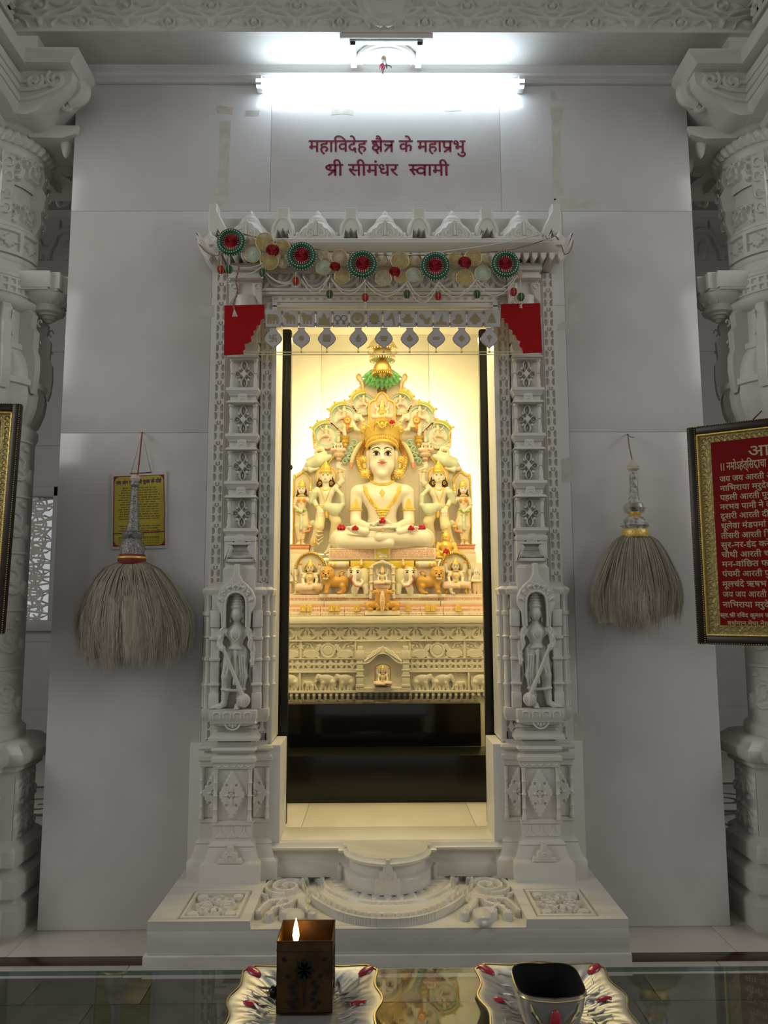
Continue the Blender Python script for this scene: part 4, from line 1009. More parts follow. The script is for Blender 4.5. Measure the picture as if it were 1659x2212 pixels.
# leaf brackets around the vase
def radial(a, pts, hw, r0, bev=.006):
    """plate standing radially at angle a: outline (r, z)"""
    ca, sa = math.cos(a), math.sin(a)
    return lambda p: (PX+p[0]*ca-(p[1])*sa, PY+p[0]*sa+(p[1])*ca, p[2])
for k in range(7):
    a = PI*.93+k*PI/6
    b = MB().prism([(.17, 2.80), (.25, 2.80), (.27, 2.775), (.262, 2.72), (.285, 2.69), (.28, 2.60), (.295, 2.57), (.298, 2.50), (.292, 2.43), (.28, 2.39), (.265, 2.43), (.245, 2.50), (.19, 2.60)], -.020, .020, .005, M=radial(a, None, 0, 0))
    for dz in (2.745, 2.64, 2.55): b.tube([((PX+(.276+.010*math.cos(t))*math.cos(a)-.022*math.sin(a)*q), (PY+(.276+.010*math.cos(t))*math.sin(a)+.022*math.cos(a)*q), dz+.016*math.sin(t)) for q in (-1,) for t in [j*.7 for j in range(8)]], .004, 5)
    b.build('leaf_bracket', CM, pil)
# bead band, torus, corbels
m = MB().lathe([(.18, 2.79), (.215, 2.795), (.235, 2.80), (.252, 2.815), (.256, 2.83), (.246, 2.845), (.222, 2.855), (.216, 2.86), (.216, 2.945), (.222, 2.95), (.222, 2.965), (.21, 2.975), (.21, 3.02)], (PX, PY, 0), 48); m.build('ring_band', CM, pil)
def holes(U, V): 
    u = np.mod(U, .034)-.017; v = np.mod(V, .038)-.019
    return .014*(1-S(np.maximum(np.abs(u)-.009, np.abs(v)-.010), .002))
relief('pierced_band', CM, pil, None, None, None, .218*AW, .076, .004, holes, .002, lambda U, V, h: cyl(.218)(U, V+2.865, h-.004))
for k in range(4):
    a = PI+k*PI/2+.0
    ca, sa = math.cos(a), math.sin(a)
    Mr = (lambda ca, sa: lambda p: (PX+p[0]*ca-p[1]*sa, PY+p[0]*sa+p[1]*ca, p[2]))(ca, sa)
    c = MB()
    pts = [(.10, -.12), (.33, -.12), (.33, -.10), (.37, -.10), (.37, -.05), (.40, -.05), (.40, .05), (.37, .05), (.37, .10), (.33, .10), (.33, .12), (.10, .12)]
    for zz0, zz1, k_ in ((2.905, 2.985, 1.0), (2.895, 2.907, .97)):
        vs = [Mr((p[0]*k_, p[1]*k_, z)) for z in (zz0, zz1) for p in pts]; nn = len(pts)
        c.add(vs, [list(range(nn))[::-1], list(range(nn, 2*nn))]+[[i, (i+1) % nn, nn+(i+1) % nn, nn+i] for i in range(nn)])
    c.lathe([(.0, 2.765), (.012, 2.768), (.02, 2.78), (.03, 2.782), (.036, 2.795), (.048, 2.797), (.052, 2.806), (.07, 2.812), (.075, 2.825), (.065, 2.835), (.068, 2.845), (.095, 2.865), (.105, 2.885), (.108, 2.897)], (.285, 0, 0), 20, M=Mr)
    for j in range(5):
        t = PI+(-1+.5*j)*.9 + PI
        c.tube([Mr((.285+(.075+.027*f_)*math.cos(t+dt), (.075+.027*f_)*math.sin(t+dt), 2.846+.040*f_)) for dt, f_ in ((-.2, 0), (-.26, .5), (-.12, 1.), (0, .85), (.12, 1.), (.26, .5), (.2, 0))], .004, 5)
    c.build('corbel', CM, pil)
# upper drum: panels with flowers, lattice leaves, hanging leaf fans
m = MB().lathe([(.205, 3.02), (.212, 3.03), (.212, 3.05), (.20, 3.055), (.20, 3.19), (.21, 3.195), (.21, 3.21), (.195, 3.22), (.175, 3.26), (.175, 3.52), (.20, 3.56), (.225, 3.60)], (PX, PY, 0), 48); m.build('drum', CM, pil)
def panels(U, V):
    P = .202*AW/6; u = np.mod(U, P)-P/2; v = V-.065; d = box2(u, v, 0, 0, P*.40, .045)
    f = np.full(U.shape, 9.)
    for (dx, dy) in ((1, 0), (-1, 0), (0, 1), (0, -1), (.6, .6), (-.6, .6), (.6, -.6), (-.6, -.6)): f = np.minimum(f, leaf(u, v, (0, 0), (dx*(.044 if dy == 0 else .034), dy*.036), .010))
    f = np.minimum(f, np.hypot(u, v)-.010)
    return .016*np.maximum(1-S(d, .002), S(f, .002)*.9)
relief('flower_panels', CM, pil, None, None, None, .202*AW, .13, .0045, panels, .002, lambda U, V, h: cyl(.202)(U, V+3.058, h))
relief('leaf_lattice', CM, pil, None, None, None, .178*AW, .14, .0045, lambda U, V: vinefn(.178*AW/6, .13, .005, dep=.028)(U, V), .002, lambda U, V, h: cyl(.178)(U, V+3.215, h))
relief('leaf_fan', CM, pil, None, None, None, .185*AW, .17, .0045, lambda U, V: vinefn(.185*AW/6, .15, .012, dep=.026)(U, V), .002, lambda U, V, h: cyl(.188)(U, V+3.42, h+.03*V/.17))
for k in range(4):
    a = PI*.98+k*PI/3.2; b = MB()
    b.prism([(.16, 3.56), (.225, 3.56), (.235, 3.50), (.222, 3.46), (.245, 3.42), (.235, 3.35), (.222, 3.33), (.228, 3.28), (.215, 3.24), (.20, 3.205), (.185, 3.24), (.16, 3.40)], -.028, .028, .006, M=radial(a, None, 0, 0))
    for dz, rr_ in ((3.50, .23), (3.42, .242), (3.34, .228), (3.27, .222)):
        b.tube([(PX+(rr_+.008)*math.cos(a)-(.018*math.cos(t))*math.sin(a), PY+(rr_+.008)*math.sin(a)+(.018*math.cos(t))*math.cos(a), dz+.022*math.sin(t)) for t in [j*.55 for j in range(10)]], .005, 5)
    b.build('hanging_leaf', CM, pil)
rp = MB(); n = 240; P = []
for (rr_, z) in ((.21, 3.595), (.235, 3.60), (.25, 3.62), (.25, 3.64), (.235, 3.66), (.21, 3.665)):
    P.append([(PX+(rr_+(.006*math.cos(40*2*PI*i/n+z*60) if rr_ > .22 else 0))*math.cos(2*PI*i/n), PY+(rr_+(.006*math.cos(40*2*PI*i/n+z*60) if rr_ > .22 else 0))*math.sin(2*PI*i/n), z) for i in range(n)])
rp.grid(P, cyc=True).lathe([(.22, 3.66), (.26, 3.685), (.295, 3.73), (.27, 3.76), (.22, 3.77)], (PX, PY, 0), 40).build('rope_ring', CM, pil)
# cross bracket: four arms with scrolls and buds
ZA = 3.975
for k in range(4):
    a = PI+k*PI/2; ca, sa = round(math.cos(a)), round(math.sin(a))
    Mr = (lambda ca, sa: lambda p: (PX+p[0]*ca-p[1]*sa, PY+p[0]*sa+p[1]*ca, p[2]))(ca, sa)
    L = .505 if k % 2 == 0 else .80; hw = .335 if k % 2 == 0 else .262
    arm = MB(); ZA_ = ZA; e_ = .0013*(k % 2); Mr0 = Mr; Mr = (lambda M0, e: lambda p: (lambda w: (w[0], w[1], w[2]-e))(M0(p)))(Mr0, e_)
    arm.prism([(.1, 3.70), (.25, 3.68), (.30, 3.70), (L-.14, 3.765), (L-.09, 3.80), (L-.05, 3.845), (L-.045, 3.90), (.1, 3.90)], -hw*.82, hw*.82, .02, M=Mr)
    arm.prism([(.05, 3.90), (L-.035, 3.90), (L-.025, 3.915), (L-.02, 3.93), (L-.008, 3.94), (L, 3.952), (L, ZA), (.05, ZA)], -hw, hw, .004, M=Mr)
    arm.build('bracket_arm', CM, pil)
    for q in (-1, 1):
        sc = MB(); yy = q*hw*.83
        for (cx_, cz_, r0, r1, a0, tn) in ((L-.12, 3.855, .045, .010, 2.2, 1.3), (L-.22, 3.845, .040, .010, .6, -1.3)):
            sc.tube([Mr((p[0], yy, p[1])) for p in spiral(cx_, cz_, r0, r1, a0, tn, 18)], .013, 7)
        for dz in (0, .03, .058): sc.tube([Mr((f, yy, z+dz*.6)) for f, z in ((.12, 3.80+dz*.5), (.2, 3.755+dz), (L-.20, 3.77+dz*.7), (L-.08, 3.83+dz*.4))], [.008, .012, .012, .006], 7)
        sc.build('bracket_scroll', CM, pil)
    for yy in (-hw*.55, 0, hw*.55):
        sc = MB()
        sc.tube([Mr((p[0], yy, p[1])) for p in ((L-.05, 3.895), (L-.025, 3.86), (L-.04, 3.82), (L-.09, 3.79))], [.030, .036, .032, .02], 8)
        sc.tube([Mr((p[0], yy, p[1])) for p in spiral(L-.10, 3.79, .03, .008, -.6, -1.2, 12)], .012, 6)
        sc.build('bracket_volute', CM, pil)
    bd = MB()
    for q in (-1, 1):
        bd.lathe([(.0, 3.585), (.014, 3.60), (.024, 3.63), (.028, 3.66), (.02, 3.69), (.022, 3.72)], (.36, q*.07, 0), 12, M=Mr)
    bd.prism([(.2, 3.72), (.44, 3.72), (.43, 3.68), (.36, 3.655), (.2, 3.66)], -.13, .13, .015, M=Mr).build('bracket_bud', CM, pil)
MB().box(PX-.30, PX+.30, PY-.30, PY+.30, ZA, 4.06).build('abacus', CM, pil)
pil2 = copytree(pil); pil2.scale.x = -1; pil2.location = (2*XC-PX, PY, 0)
pil2['label'] = 'white marble carved pillar with vase, corbels and cross bracket, behind the board cut by the left picture edge'
pil['label'] = 'carved marble pillar with cross bracket, behind the red board of verse lines'
pil2['label'] = 'carved marble pillar with cross bracket, by the pierced stone window'

# ================================================================ carved beam over the shrine front
bm_ = thing('carved_beam', 'grey white marble beam with a running scroll frieze above the tube light', 'beam', (XC, 3.42, 4.06))
YBF = 3.30
m = MB().box(-2.1, 2.1, YBF+.012, YW+.25, 4.06, 4.62).box(-2.1, 2.1, YBF-.01, YBF+.03, 4.235, 4.26, .004).box(-2.1, 2.1, YBF-.03, YBF+.03, 4.26, 4.62, .004)
m.build('beam_block', CM, bm_)
def wavefrieze(U, V):
    P = .40; H = .17; u = np.mod(U, P)-P/2; h = np.zeros(U.shape)
    for k, s_ in ((0, 1), (1, -1)):
        uu = np.mod(U+(P/2 if k else 0), P)-P/2; v = V if s_ > 0 else H-V
        d = pl(uu, v, [(P*.5*math.cos(PI*(1-j/14)), .028+.085*math.sin(PI*j/14)) for j in range(15)])
        h = np.maximum(h, .020*rnd(d, .010)); d = pl(uu, v, [(P*.36*math.cos(PI*(1-j/14)), .022+.055*math.sin(PI*j/14)) for j in range(15)])
        h = np.maximum(h, .014*rnd(d, .006)); h = np.maximum(h, .018*S(circ(uu, v, 0, .045, .013), .004)); h = np.maximum(h, .014*rnd(np.abs(circ(uu, v, 0, .04, .028)), .005))
        for q in (-1, 1): h = np.maximum(h, .013*S(leaf(uu, v, (q*.04, .03), (q*.105, .05), .010), .003))
    d = V-.016-.008*np.abs(np.sin(U*PI/.055)); h = np.maximum(h, .012*S(d-0, .003)*S(.0-V+.03, .004))
    return h
relief('scroll_frieze', CM, bm_, (-2.0, YBF+.010, 4.062), (1, 0, 0), (0, 0, 1), 4.0, .17, .0045, wavefrieze, .003)
ro = MB()
ro.lathe([(.0, .05), (.06, .05), (.085, .042), (.10, .022), (.125, .018), (.135, 0)], (0, 0, 0), 32, M=lambda p: (XC+p[0], YBF+.01-p[2], 4.205+p[1]))
ro.tube([(XC+dx, YBF-.045, 4.20+dz) for dx, dz in ((-.035, .09), (-.035, .0), (-.02, -.015), (-.012, 0), (-.012, .09))], .008, 6).tube([(XC+dx, YBF-.045, 4.20+dz) for dx, dz in ((.035, .09), (.035, .0), (.02, -.015), (.012, 0), (.012, .09))], .008, 6)
ro.build('medallion', CM, bm_)
fn_ = MB()
for q in (-1, 1):
    for j in range(4): fn_.tube([(XC+q*.006, YBF-.012, 4.072), (XC+q*(.02+.008*j), YBF-.018, 4.064+.004*j), (XC+q*(.036+.008*j), YBF-.016, 4.080+.010*j)], [.004, .005, .002], 6)
fn_.build('leaf_fan', CM, bm_)
m = MB()   # corbel frame with an arch on the soffit
sy0, sy1 = YBF+.03, YW-.012
ax0, ax1 = at(757, 100, 3.45).x, at(911, 100, 3.45).x
m.box(ax0-.045, ax1+.045, sy0-.012, sy0+.010, 4.036, 4.06, .003).box(ax0, ax0+.03, sy0, sy1, 4.03, 4.06, .003).box(ax1-.03, ax1, sy0, sy1, 4.03, 4.06, .003).box(ax0, ax1, sy0, sy0+.03, 4.03, 4.06, .003)
axc = (ax0+ax1)/2; aw = (ax1-ax0)/2
for r_ in (.030, .05): 
    m.tube([(axc+(aw-r_)*math.cos(PI*j/16), sy1-.012-(sy1-sy0-.055)*math.sin(PI*j/16)*(1 if r_ < .04 else .82), 4.05) for j in range(17)], .012, 6)
m.build('soffit_arch', CM, bm_)
# side beams running towards the hall
for s in (-1, 1):
    sb_ = thing('side_beam', ('carved marble side beam over the left pillar bracket' if s < 0 else 'carved marble side beam over the right pillar bracket'), 'beam', (XC+s*1.95, 2.4, 4.06), 'side beams')
    x0 = XC+s*1.72
    MB().box(x0, x0+s*.45, .8, YBF-.04, 4.06, 4.62).box(x0-s*.035, x0, .8, YBF-.04, 4.24, 4.30, .006).box(x0-s*.015, x0, .8, YBF-.04, 4.06, 4.09, .004).build('side_block', CM, sb_)
    relief('side_frieze', CM, sb_, (x0, (.8 if s < 0 else YBF-.04), 4.08), (0, (1 if s < 0 else -1), 0), (0, 0, 1), 2.46, .16, .006, wavefrieze, .003)

# ================================================================ tube light
M['tube'] = mat('tube_glow', (1, 1, 1), .4, emit=(.74, .87, 1.0), es=14)
M['whiteplastic'] = mat('white_plastic', (.8, .82, .84), .35)
tl0, tl1 = at(553, 176, 3.475), at(1133, 184, 3.475)
tb = thing('tube_light', 'long glowing white tube light fixed high on the wall above the red lettering', 'lamp', tuple((tl0+tl1)/2))
zt = (tl0.z+tl1.z)/2
MB().box(tl0.x, tl1.x, YW-.040, YW-.002, zt+.016, zt+.034, .003).box(tl0.x, tl0.x+.03, YW-.075, YW-.002, zt-.018, zt+.03, .004).box(tl1.x-.03, tl1.x, YW-.075, YW-.002, zt-.018, zt+.03, .004).build('batten', M['whiteplastic'], tb)
MB().tube([(tl0.x+.004, YW-.055, zt), (tl1.x-.004, YW-.055, zt)], .022, 16).build('tube', M['tube'], tb)
# charm hanging over the tube
ch0 = at(829, 132, 3.47)
M['lemon'] = mat('dried_lemon', (.42, .30, .16), .6, noise=.3, nscale=60); M['pinkthread'] = mat('pink_thread', (.62, .08, .18), .8); M['chilli'] = mat('dried_chilli', (.05, .06, .05), .5); M['cotton'] = mat('white_cotton', (.8, .8, .78), .9)
cm = thing('hanging_charm', 'small lemon and chilli charm tied with pink thread above the tube light', 'charm', tuple(ch0))
cx, cz, cy = ch0.x, ch0.z, 3.455
MB().ball((cx, cy, cz), (.013, .013, .015), 14, 10).build('lemon', M['lemon'], cm)
MB().tube([(cx, cy, cz+.01), (cx+.002, cy+.03, cz+.045), (cx, YW, cz+.06)], .0018, 6).ball((cx-.004, cy-.004, cz-.018), (.009, .008, .012), 10, 8).ball((cx+.010, cy-.002, cz-.014), (.004, .004, .016), 8, 8).build('cotton_knot', M['cotton'], cm)
mb = MB()
for (dx, dz) in ((-.022, -.06), (-.014, -.075), (-.006, -.07), (.002, -.06), (-.012, -.05)): mb.tube([(cx-.006, cy-.006, cz-.028), (cx+dx*.8, cy-.010, cz+dz*.7), (cx+dx, cy-.006, cz+dz)], [.003, .0035, .001], 6)
mb.build('thread_tuft', M['pinkthread'], cm)
mb = MB().tube([(cx+.006, cy, cz-.036), (cx+.022, cy-.002, cz-.036), (cx+.036, cy-.002, cz-.042), (cx+.034, cy-.002, cz-.048)], [.004, .003, .002, .003], 6).tube([(cx+.012, cy, cz-.022), (cx+.014, cy-.004, cz-.055)], [.003, .003], 6).tube([(cx+.004, cy-.006, cz-.05), (cx-.004, cy-.010, cz-.066), (cx-.006, cy-.008, cz-.085)], [.003, .004, .003], 6)
mb.build('chilli', M['chilli'], cm)

# ================================================================ painted lettering on the wall
M['redpaint'] = mat('red_paint', (.20, .012, .04), .45)
lm = MB()
for (t, x0, x1, yh, yb) in (('महािवदेह {ksha}ै{tra} के महा{pra}भु', 667, 1005, 304.5, 328), ('{shra}ी सीमंधर  {sva}ामी', 701, 970, 356, 379.5)):
    p0 = at(x0, yb, YW); p1 = at(x1, yb, YW); ph = at(x0, yh, YW); size = (ph.z-p0.z)/.60
    w_ = dev(t, size)[2]; letter_mb(lm, t, size, (p0.x, YW-.0015, p0.z), cw=(p1.x-p0.x)/w_, bold=.0012)
lm.build('painted_lettering', M['redpaint'], wallf)
# ================================================================ black door leaves and granite steps inside the doorway
class Loc:
    """pixel-sized local frame at depth Y: x right, y away, z up, origin at photograph point (px, py)"""
    def __init__(s, px, py, Y, dy=0.):
        o = at(px, py, Y); s.s = (at(px+50, py, Y).x-at(px-50, py, Y).x)/100; s.o = (o.x, o.y+dy, o.z); s.px, s.py, s.Y = px, py, Y
    def __call__(s, p): return (s.o[0]+p[0]*s.s, s.o[1]+p[1]*s.s, s.o[2]+p[2]*s.s)
    def sculpt(s, name, prims, mats, parent, res=1.3, mir=1, **k): return sculpt(name, prims, mats, parent, res, s.o, s.s, mir, **k)
YJ = 3.72
for s_, xi0, xi1, n_ in ((-1, 627, 622, 'door_1'), (1, 1037, 1050, 'door_2')):
    xi = (X(xi0, 780, YJ)+X(xi1, 1700, YJ))/2; zb_ = Z(610, 1783, YJ); zt_ = Z(610, 711, YJ); xo = xi+s_*.11
    d = MB(); c_ = .012
    d.prism([(xo, zb_), (xi, zb_), (xi, zt_-c_), (xi+s_*c_*.3, zt_-c_*.3), (xi+s_*c_, zt_), (xo, zt_)], YJ, YJ+.035, .002)
    d.box(xi+s_*.034, xi+s_*.037, YJ-.0015, YJ, zb_, zt_-.02)
    o_ = d.build(n_, M['black']); structure(n_, o_)
    if s_ < 0: MB().ball((xi+.001, YJ+.018, Z(627, 1008, YJ)), (.009, .009, .014), 10, 8).build('door_stop', M['black'], o_)
for (n_, lab, x1, y0, y1, z0, z1) in (('granite_step', 'lower black granite step on the sanctum floor below the altar', 1.045, 4.09, 4.36, ZC, .622), ('granite_step', 'upper black granite step directly in front of the altar', None, 4.33, 4.70, .622, .853)):
    x1 = x1 or X(1038, 1520, y0)
    g = thing(n_, lab, 'step', (0, y0, z0), 'black granite steps before the altar')
    m = MB()
    if z0 < .5: m.box(-1.045, x1, y0, 4.328, z0, z1, .003)
    else:
        m.box(-1.045, x1, 4.33, 4.70, z0, z1, .003)
    m.build('granite_block', M['blackgloss'] if z0 > .5 else M['black'], g)

# ================================================================ carved altar
AM = M['altar'] = mat('altar_marble', (.82, .76, .60), .42, noise=.08, nscale=5)
YA = 4.72
al = thing('altar', 'cream marble altar carved with lotus, cow and elephant friezes, carrying the seated figure', 'altar', (.0, YA, .853))
za = lambda y: Z(830, y, YA)
xa_ = lambda x, y=1420: X(x, y, YA)
m = MB().box(-1.0, 1.0, YA+.02, YB-.005, ZC, za(1354)).box(-1.0, 1.0, YA+.03, 5.5, ZC, .9)
m.box(-1.02, 1.02, YA-.05, 5.5, za(1347), za(1331), .012).box(-1.0, 1.0, YA-.02, 5.4, za(1354), za(1347), .003)
m.build('altar_block', AM, al)
def row(name, y0, y1, fn, x0=560, x1=1105, yd=.018, res=.0032):
    xx0, xx1, z0, z1 = xa_(x0), xa_(x1), za(y1), za(y0)
    return relief(name, AM, al, (xx0, YA+yd, z0), (1, 0, 0), (0, 0, 1), xx1-xx0, z1-z0, res, lambda U, V: fn(U, V, z1-z0, xx1-xx0), .004)
pxm = xa_(831)-xa_(830)
def lotus(U, V, H, W_):
    P = 47*pxm; u = np.abs(np.mod(U-(xa_(663)-xa_(560))+P*10, P)-0); u = np.minimum(u, P-u); h = np.full(U.shape, .016); vb = H*.98
    for a in (0, 42, 78):
        t = math.radians(a); h -= .014*S(pl(u, V, [(math.sin(t)*H*.26, vb-math.cos(t)*H*.26), (math.sin(t)*H*.5, vb-math.cos(t)*H*.5)])-.0022, .0015)
    h -= .008*S(np.abs(np.hypot(u, V-vb)-H*.19)-.002, .0015)
    for a, r0, r1, w_ in ((24, .52, .78, .008), (68, .58, .86, .007)):
        t = math.radians(a); h -= .015*S(leaf(u, V, (math.sin(t)*H*r0, vb-math.cos(t)*H*r0), (math.sin(t+.25)*H*r1, vb-math.cos(t+.25)*H*r1), w_), .0015)
    h -= .015*S(np.maximum(H*.98-np.hypot(u, V-vb)-0, np.maximum(H*.08-V, V-H*.42)), .002)*S(u-P*.44, .002)
    return np.maximum(h, 0)
row('lotus_frieze', 1354, 1384, lotus)
def cows(U, V, H, W_):
    x = U/pxm+560; h = np.zeros(U.shape); z = V/pxm
    HP = H/pxm
    for c in (708, 945, 590, 1063):
        u = np.abs(x-c); d = np.hypot(u, z-HP*.46)-17; h = np.maximum(h, .018*S(d*pxm, .002)); h -= .004*S((np.abs(d+6)-.8)*pxm, .001)
        h = np.maximum(h, .016*S(np.maximum(np.abs(u)-5, -(z-HP*.8))*pxm, .002))
        b = np.minimum(ell(u, z, 36, 9, 18, 9), np.minimum(ell(u, z, 22, 20, 5, 9, .5), ell(u, z, 19, 27, 6, 4.5, -.4)))
        b = np.minimum(b, np.minimum(pl(u, z, [(50, 10), (53, 4)])-2, pl(u, z, [(24, 6), (20, 1)])-2.5)); b = np.minimum(b, pl(u, z, [(24, 30), (29, 33)])-1.2)
        h = np.maximum(h, .017*S(b*pxm, .002))
        t = np.minimum(pl(u, z, [(34, 22), (38, 30), (48, 33)])-2.4, np.minimum(circ(u, z, 44, 25, 3), circ(u, z, 52, 27, 3))); t = np.minimum(t, np.minimum(circ(u, z, 50, 34, 2.6), pl(u, z, [(54, 20), (57, 30)])-1.8))
        h = np.maximum(h, .012*S(t*pxm, .0018))
        h = np.maximum(h, .018*S((np.abs(u-59.5)-2.4)*pxm, .002))
    return h
row('cow_frieze', 1385, 1422, cows, yd=.022)
def quat(U, V, H, W_):
    P = 23.5*pxm; u = np.mod(U-(xa_(655)-xa_(560))+P*20, P)-P/2; v = V-H*.55; h = np.full(U.shape, .016)
    au, av = np.abs(u), np.abs(v); d = np.maximum(np.maximum(P*.14-au, au-P*.38), np.maximum(H*.11-av, av-H*.33))
    d = np.maximum(d, (P*.26-np.hypot(au-P*.0, av-0)*.9)*.6); h -= .016*S(d, .0015)
    h += .003*S((au+av-.006), .001)
    return h
row('quatrefoil_band', 1423, 1450, quat)
m = MB(); m.box(-1.0, 1.0, YA-.002, YA+.03, za(1453), za(1450), .002).box(-1.0, 1.0, YA-.010, YA+.03, za(1496.5), za(1491.5), .002).box(-1.0, 1.0, YA-.004, YA+.02, za(1423.4), za(1421.6), .001).box(-1.0, 1.0, YA-.004, YA+.02, za(1385.2), za(1383.6), .001)
for x in (648, 1012): m.box(xa_(x-2.2), xa_(x+2.2), YA, YA+.03, za(1492), za(1452), .002)
for i in range(44): m.box(xa_(566+i*12.2), xa_(572+i*12.2), YA-.006, YA+.02, za(1503), za(1496))
m.build('frieze_fillets', AM, al)
def tree(U, V, H, W_):
    x = U/pxm+560; z = V/pxm; u = np.abs(x-830); d = np.full(U.shape, 9.)
    for k in range(6): d = np.minimum(d, ell(u, z, 153+k*4.5, 33+2.5*math.sin(k*2), 3.2, 2.2, .6*(k % 3-1)))
    d = np.minimum(d, pl(u, z, [(152, 36), (163, 33), (181, 28)])-1.2); return .010*S(d*pxm, .002)
row('tree_relief', 1453, 1491, tree, yd=.024)
def elephant(nm='elephant'):
    B = [egg((0, 0, 22), (17, 6, 11.5), 3), egg((-3, 0, 26), (13, 6, 8), 3), egg((-17, -1, 27), (7.5, 5.5, 8), 3), egg((-19, -2, 31), (4.5, 4.5, 4.5), 2)]
    B += chain([(-22, -2, 26), (-25, -2, 19), (-25.5, -2, 11), (-23.5, -2.5, 4), (-20.5, -2.5, 2.5)], [4.4, 3.2, 2.5, 2.0, 1.6], 1.5)
    B += [egg((-11.5, -5.5, 25), (4, 1.8, 6.5), .8), cap((-22, -5, 20), (-25, -6, 15), 1.3, .5, .5)]
    B += chain([(-9, -2, 16), (-10, -2, 9), (-13, -2, 1.2)], [5.6, 4.0, 3.3], 2)+chain([(-6, 2, 16), (-5, 2, 8), (-4, 2, 1.2)], [5, 3.8, 3.2], 2)
    B += chain([(9, 2, 16), (7, 2, 8), (5, 2, 1.2)], [6, 4, 3.3], 2)+chain([(12, -2, 17), (14, -2, 9), (12.5, -2, 1.2)], [6.2, 4.2, 3.4], 2)
    B += chain([(17, -1, 28), (19.5, -1, 20), (19, -1, 11)], [1.6, 1.2, 1.6], .8)+[cap((-16, -7, 27), (-15.2, -7, 27.2), .8, .8, .3)]
    return B
first = None
for (px, k_, mir) in ((706, 1.0, 1), (747, 1.0, 1), (668, .58, 1), (955, 1.0, -1), (911, 1.0, -1), (992, .58, -1), (626, 1.0, 1), (1038, 1.0, -1)):
    L = Loc(px, 1491.5, YA)
    e = sculpt('elephant', elephant(), AM, al, 1.0 if k_ == 1 else 1.3, (L.o[0], YA+.012, L.o[2]), L.s*k_, mir)
# little shrine in the middle of the altar
m = MB(); yn = YA-.045
zt_, zl_ = za(1400), za(1497)
m.box(xa_(769), xa_(886), yn, YA+.03, za(1494), za(1483), .002).box(xa_(771), xa_(884), yn+.035, YA+.03, za(1483), za(1410))
m.build('niche_frame', AM, al)
zz = MB()
for k in range(5):
    x0, x1 = xa_(774+k*22), xa_(792+k*22); zz.prism([(x0, za(1485)), (x1, za(1485)), ((x0+x1)/2, za(1488.5))], yn-.002, yn+.004).prism([(x0, za(1492.5)), (x1, za(1492.5)), ((x0+x1)/2, za(1489.5))], yn-.002, yn+.004)
zz.build('niche_zigzag', AM, al)
for s_ in (-1, 1):
    c = MB(); xc = xa_(827+s_*49); hw = 8.2*pxm
    for (ya, yb, k) in ((1395, 1404, .75), (1404, 1424, 1.05), (1424, 1430, .85), (1430, 1433, 1.1), (1433, 1444, .85), (1444, 1448, 1.1), (1448, 1457, .85), (1457, 1461, 1.1), (1461, 1476, .95), (1476, 1483, 1.1)):
        c.box(xc-hw*k, xc+hw*k, yn-.004*(k > 1), YA+.03, za(yb), za(ya), .003)
    for dx in (-.4, .4):
        for yy in (1410, 1418): c.box(xc+dx*hw-.003, xc+dx*hw+.003, yn-.0055, yn, za(yy+2.5), za(yy), 0)
    c.build('niche_pier', AM, al)
def P_(x, y): return (xa_(x), za(y))
arch = [(786, 1432), (796, 1430), (806, 1422), (814, 1414), (822, 1411), (827, 1410.5)]
outr = [(827, 1394), (823, 1398), (818, 1398), (812, 1404), (806, 1405), (801, 1412), (795, 1415), (791, 1422), (786, 1425)]
pts = [P_(*q) for q in arch]+[P_(1654-q[0], q[1]) for q in arch[-2::-1]]+[P_(1654-q[0], q[1]) for q in outr[::-1]]+[P_(*q) for q in outr[1:]]
MB().prism(pts, yn-.006, yn+.03, .004).build('niche_arch', AM, al)
r_ = MB()
for q in (-1, 1):
    for k in range(4):
        f = k/3; r_.tube([(xa_(827+q*(5+26*f)), yn-.007, za(1401+17*f)), (xa_(827+q*(7+25*f)), yn-.010, za(1406+16*f)), (xa_(827+q*(12+26*f)), yn-.008, za(1411+16*f))], [.003, .005, .003], 6)
    r_.tube([(xa_(827+q*(827-a)), yn-.006, za(b)) for a, b in arch], .004, 6)
r_.build('arch_roll', AM, al)
# ================================================================ the seated figure and its carved surround
M['idol'] = mat('idol_marble', (.86, .80, .68), .16, noise=.04, nscale=4)
M['gold'] = mat('idol_gold', (.86, .62, .16), .34, .45, bump=.6, bscale=130)
M['pale'] = mat('painted_marble', (.84, .77, .63), .3)
M['cream'] = mat('cream_paint', (.82, .74, .58), .4)
M['pink'] = mat('pink_paint', (.80, .40, .26), .45); M['salmon'] = mat('salmon_paint', (.85, .64, .48), .5, noise=.12, nscale=60)
M['orange'] = mat('orange_paint', (.72, .28, .08), .45); M['aqua'] = mat('aqua_paint', (.45, .66, .52), .45)
M['mint'] = mat('mint_paint', (.68, .74, .56), .45); M['green'] = mat('leaf_green', (.22, .62, .24), .4, noise=.35, nscale=70); M['lime'] = mat('lime_paint', (.42, .60, .16), .45)
M['yellow'] = mat('yellow_paint', (.82, .62, .08), .45); M['ochre'] = mat('straw_paint', (.82, .72, .46), .5)
M['hair'] = mat('dark_hair', (.07, .03, .02), .6); M['ink'] = mat('black_ink', (.008, .006, .006), .5, spec=.2); M['lips'] = mat('red_lips', (.62, .10, .08), .35)
M['eyewhite'] = mat('eye_white', (.9, .88, .82), .15); M['tan'] = mat('tan_paint', (.66, .36, .08), .4); M['brown'] = mat('brown_paint', (.30, .14, .05), .5)
M['redtext'] = mat('red_ink', (.60, .20, .14), .6); M['petal'] = mat('red_petal', (.55, .015, .04), .55, noise=.3, nscale=200)
M['bronze'] = mat('antique_gold', (.62, .45, .14), .35, .9, bump=.6, bscale=120)
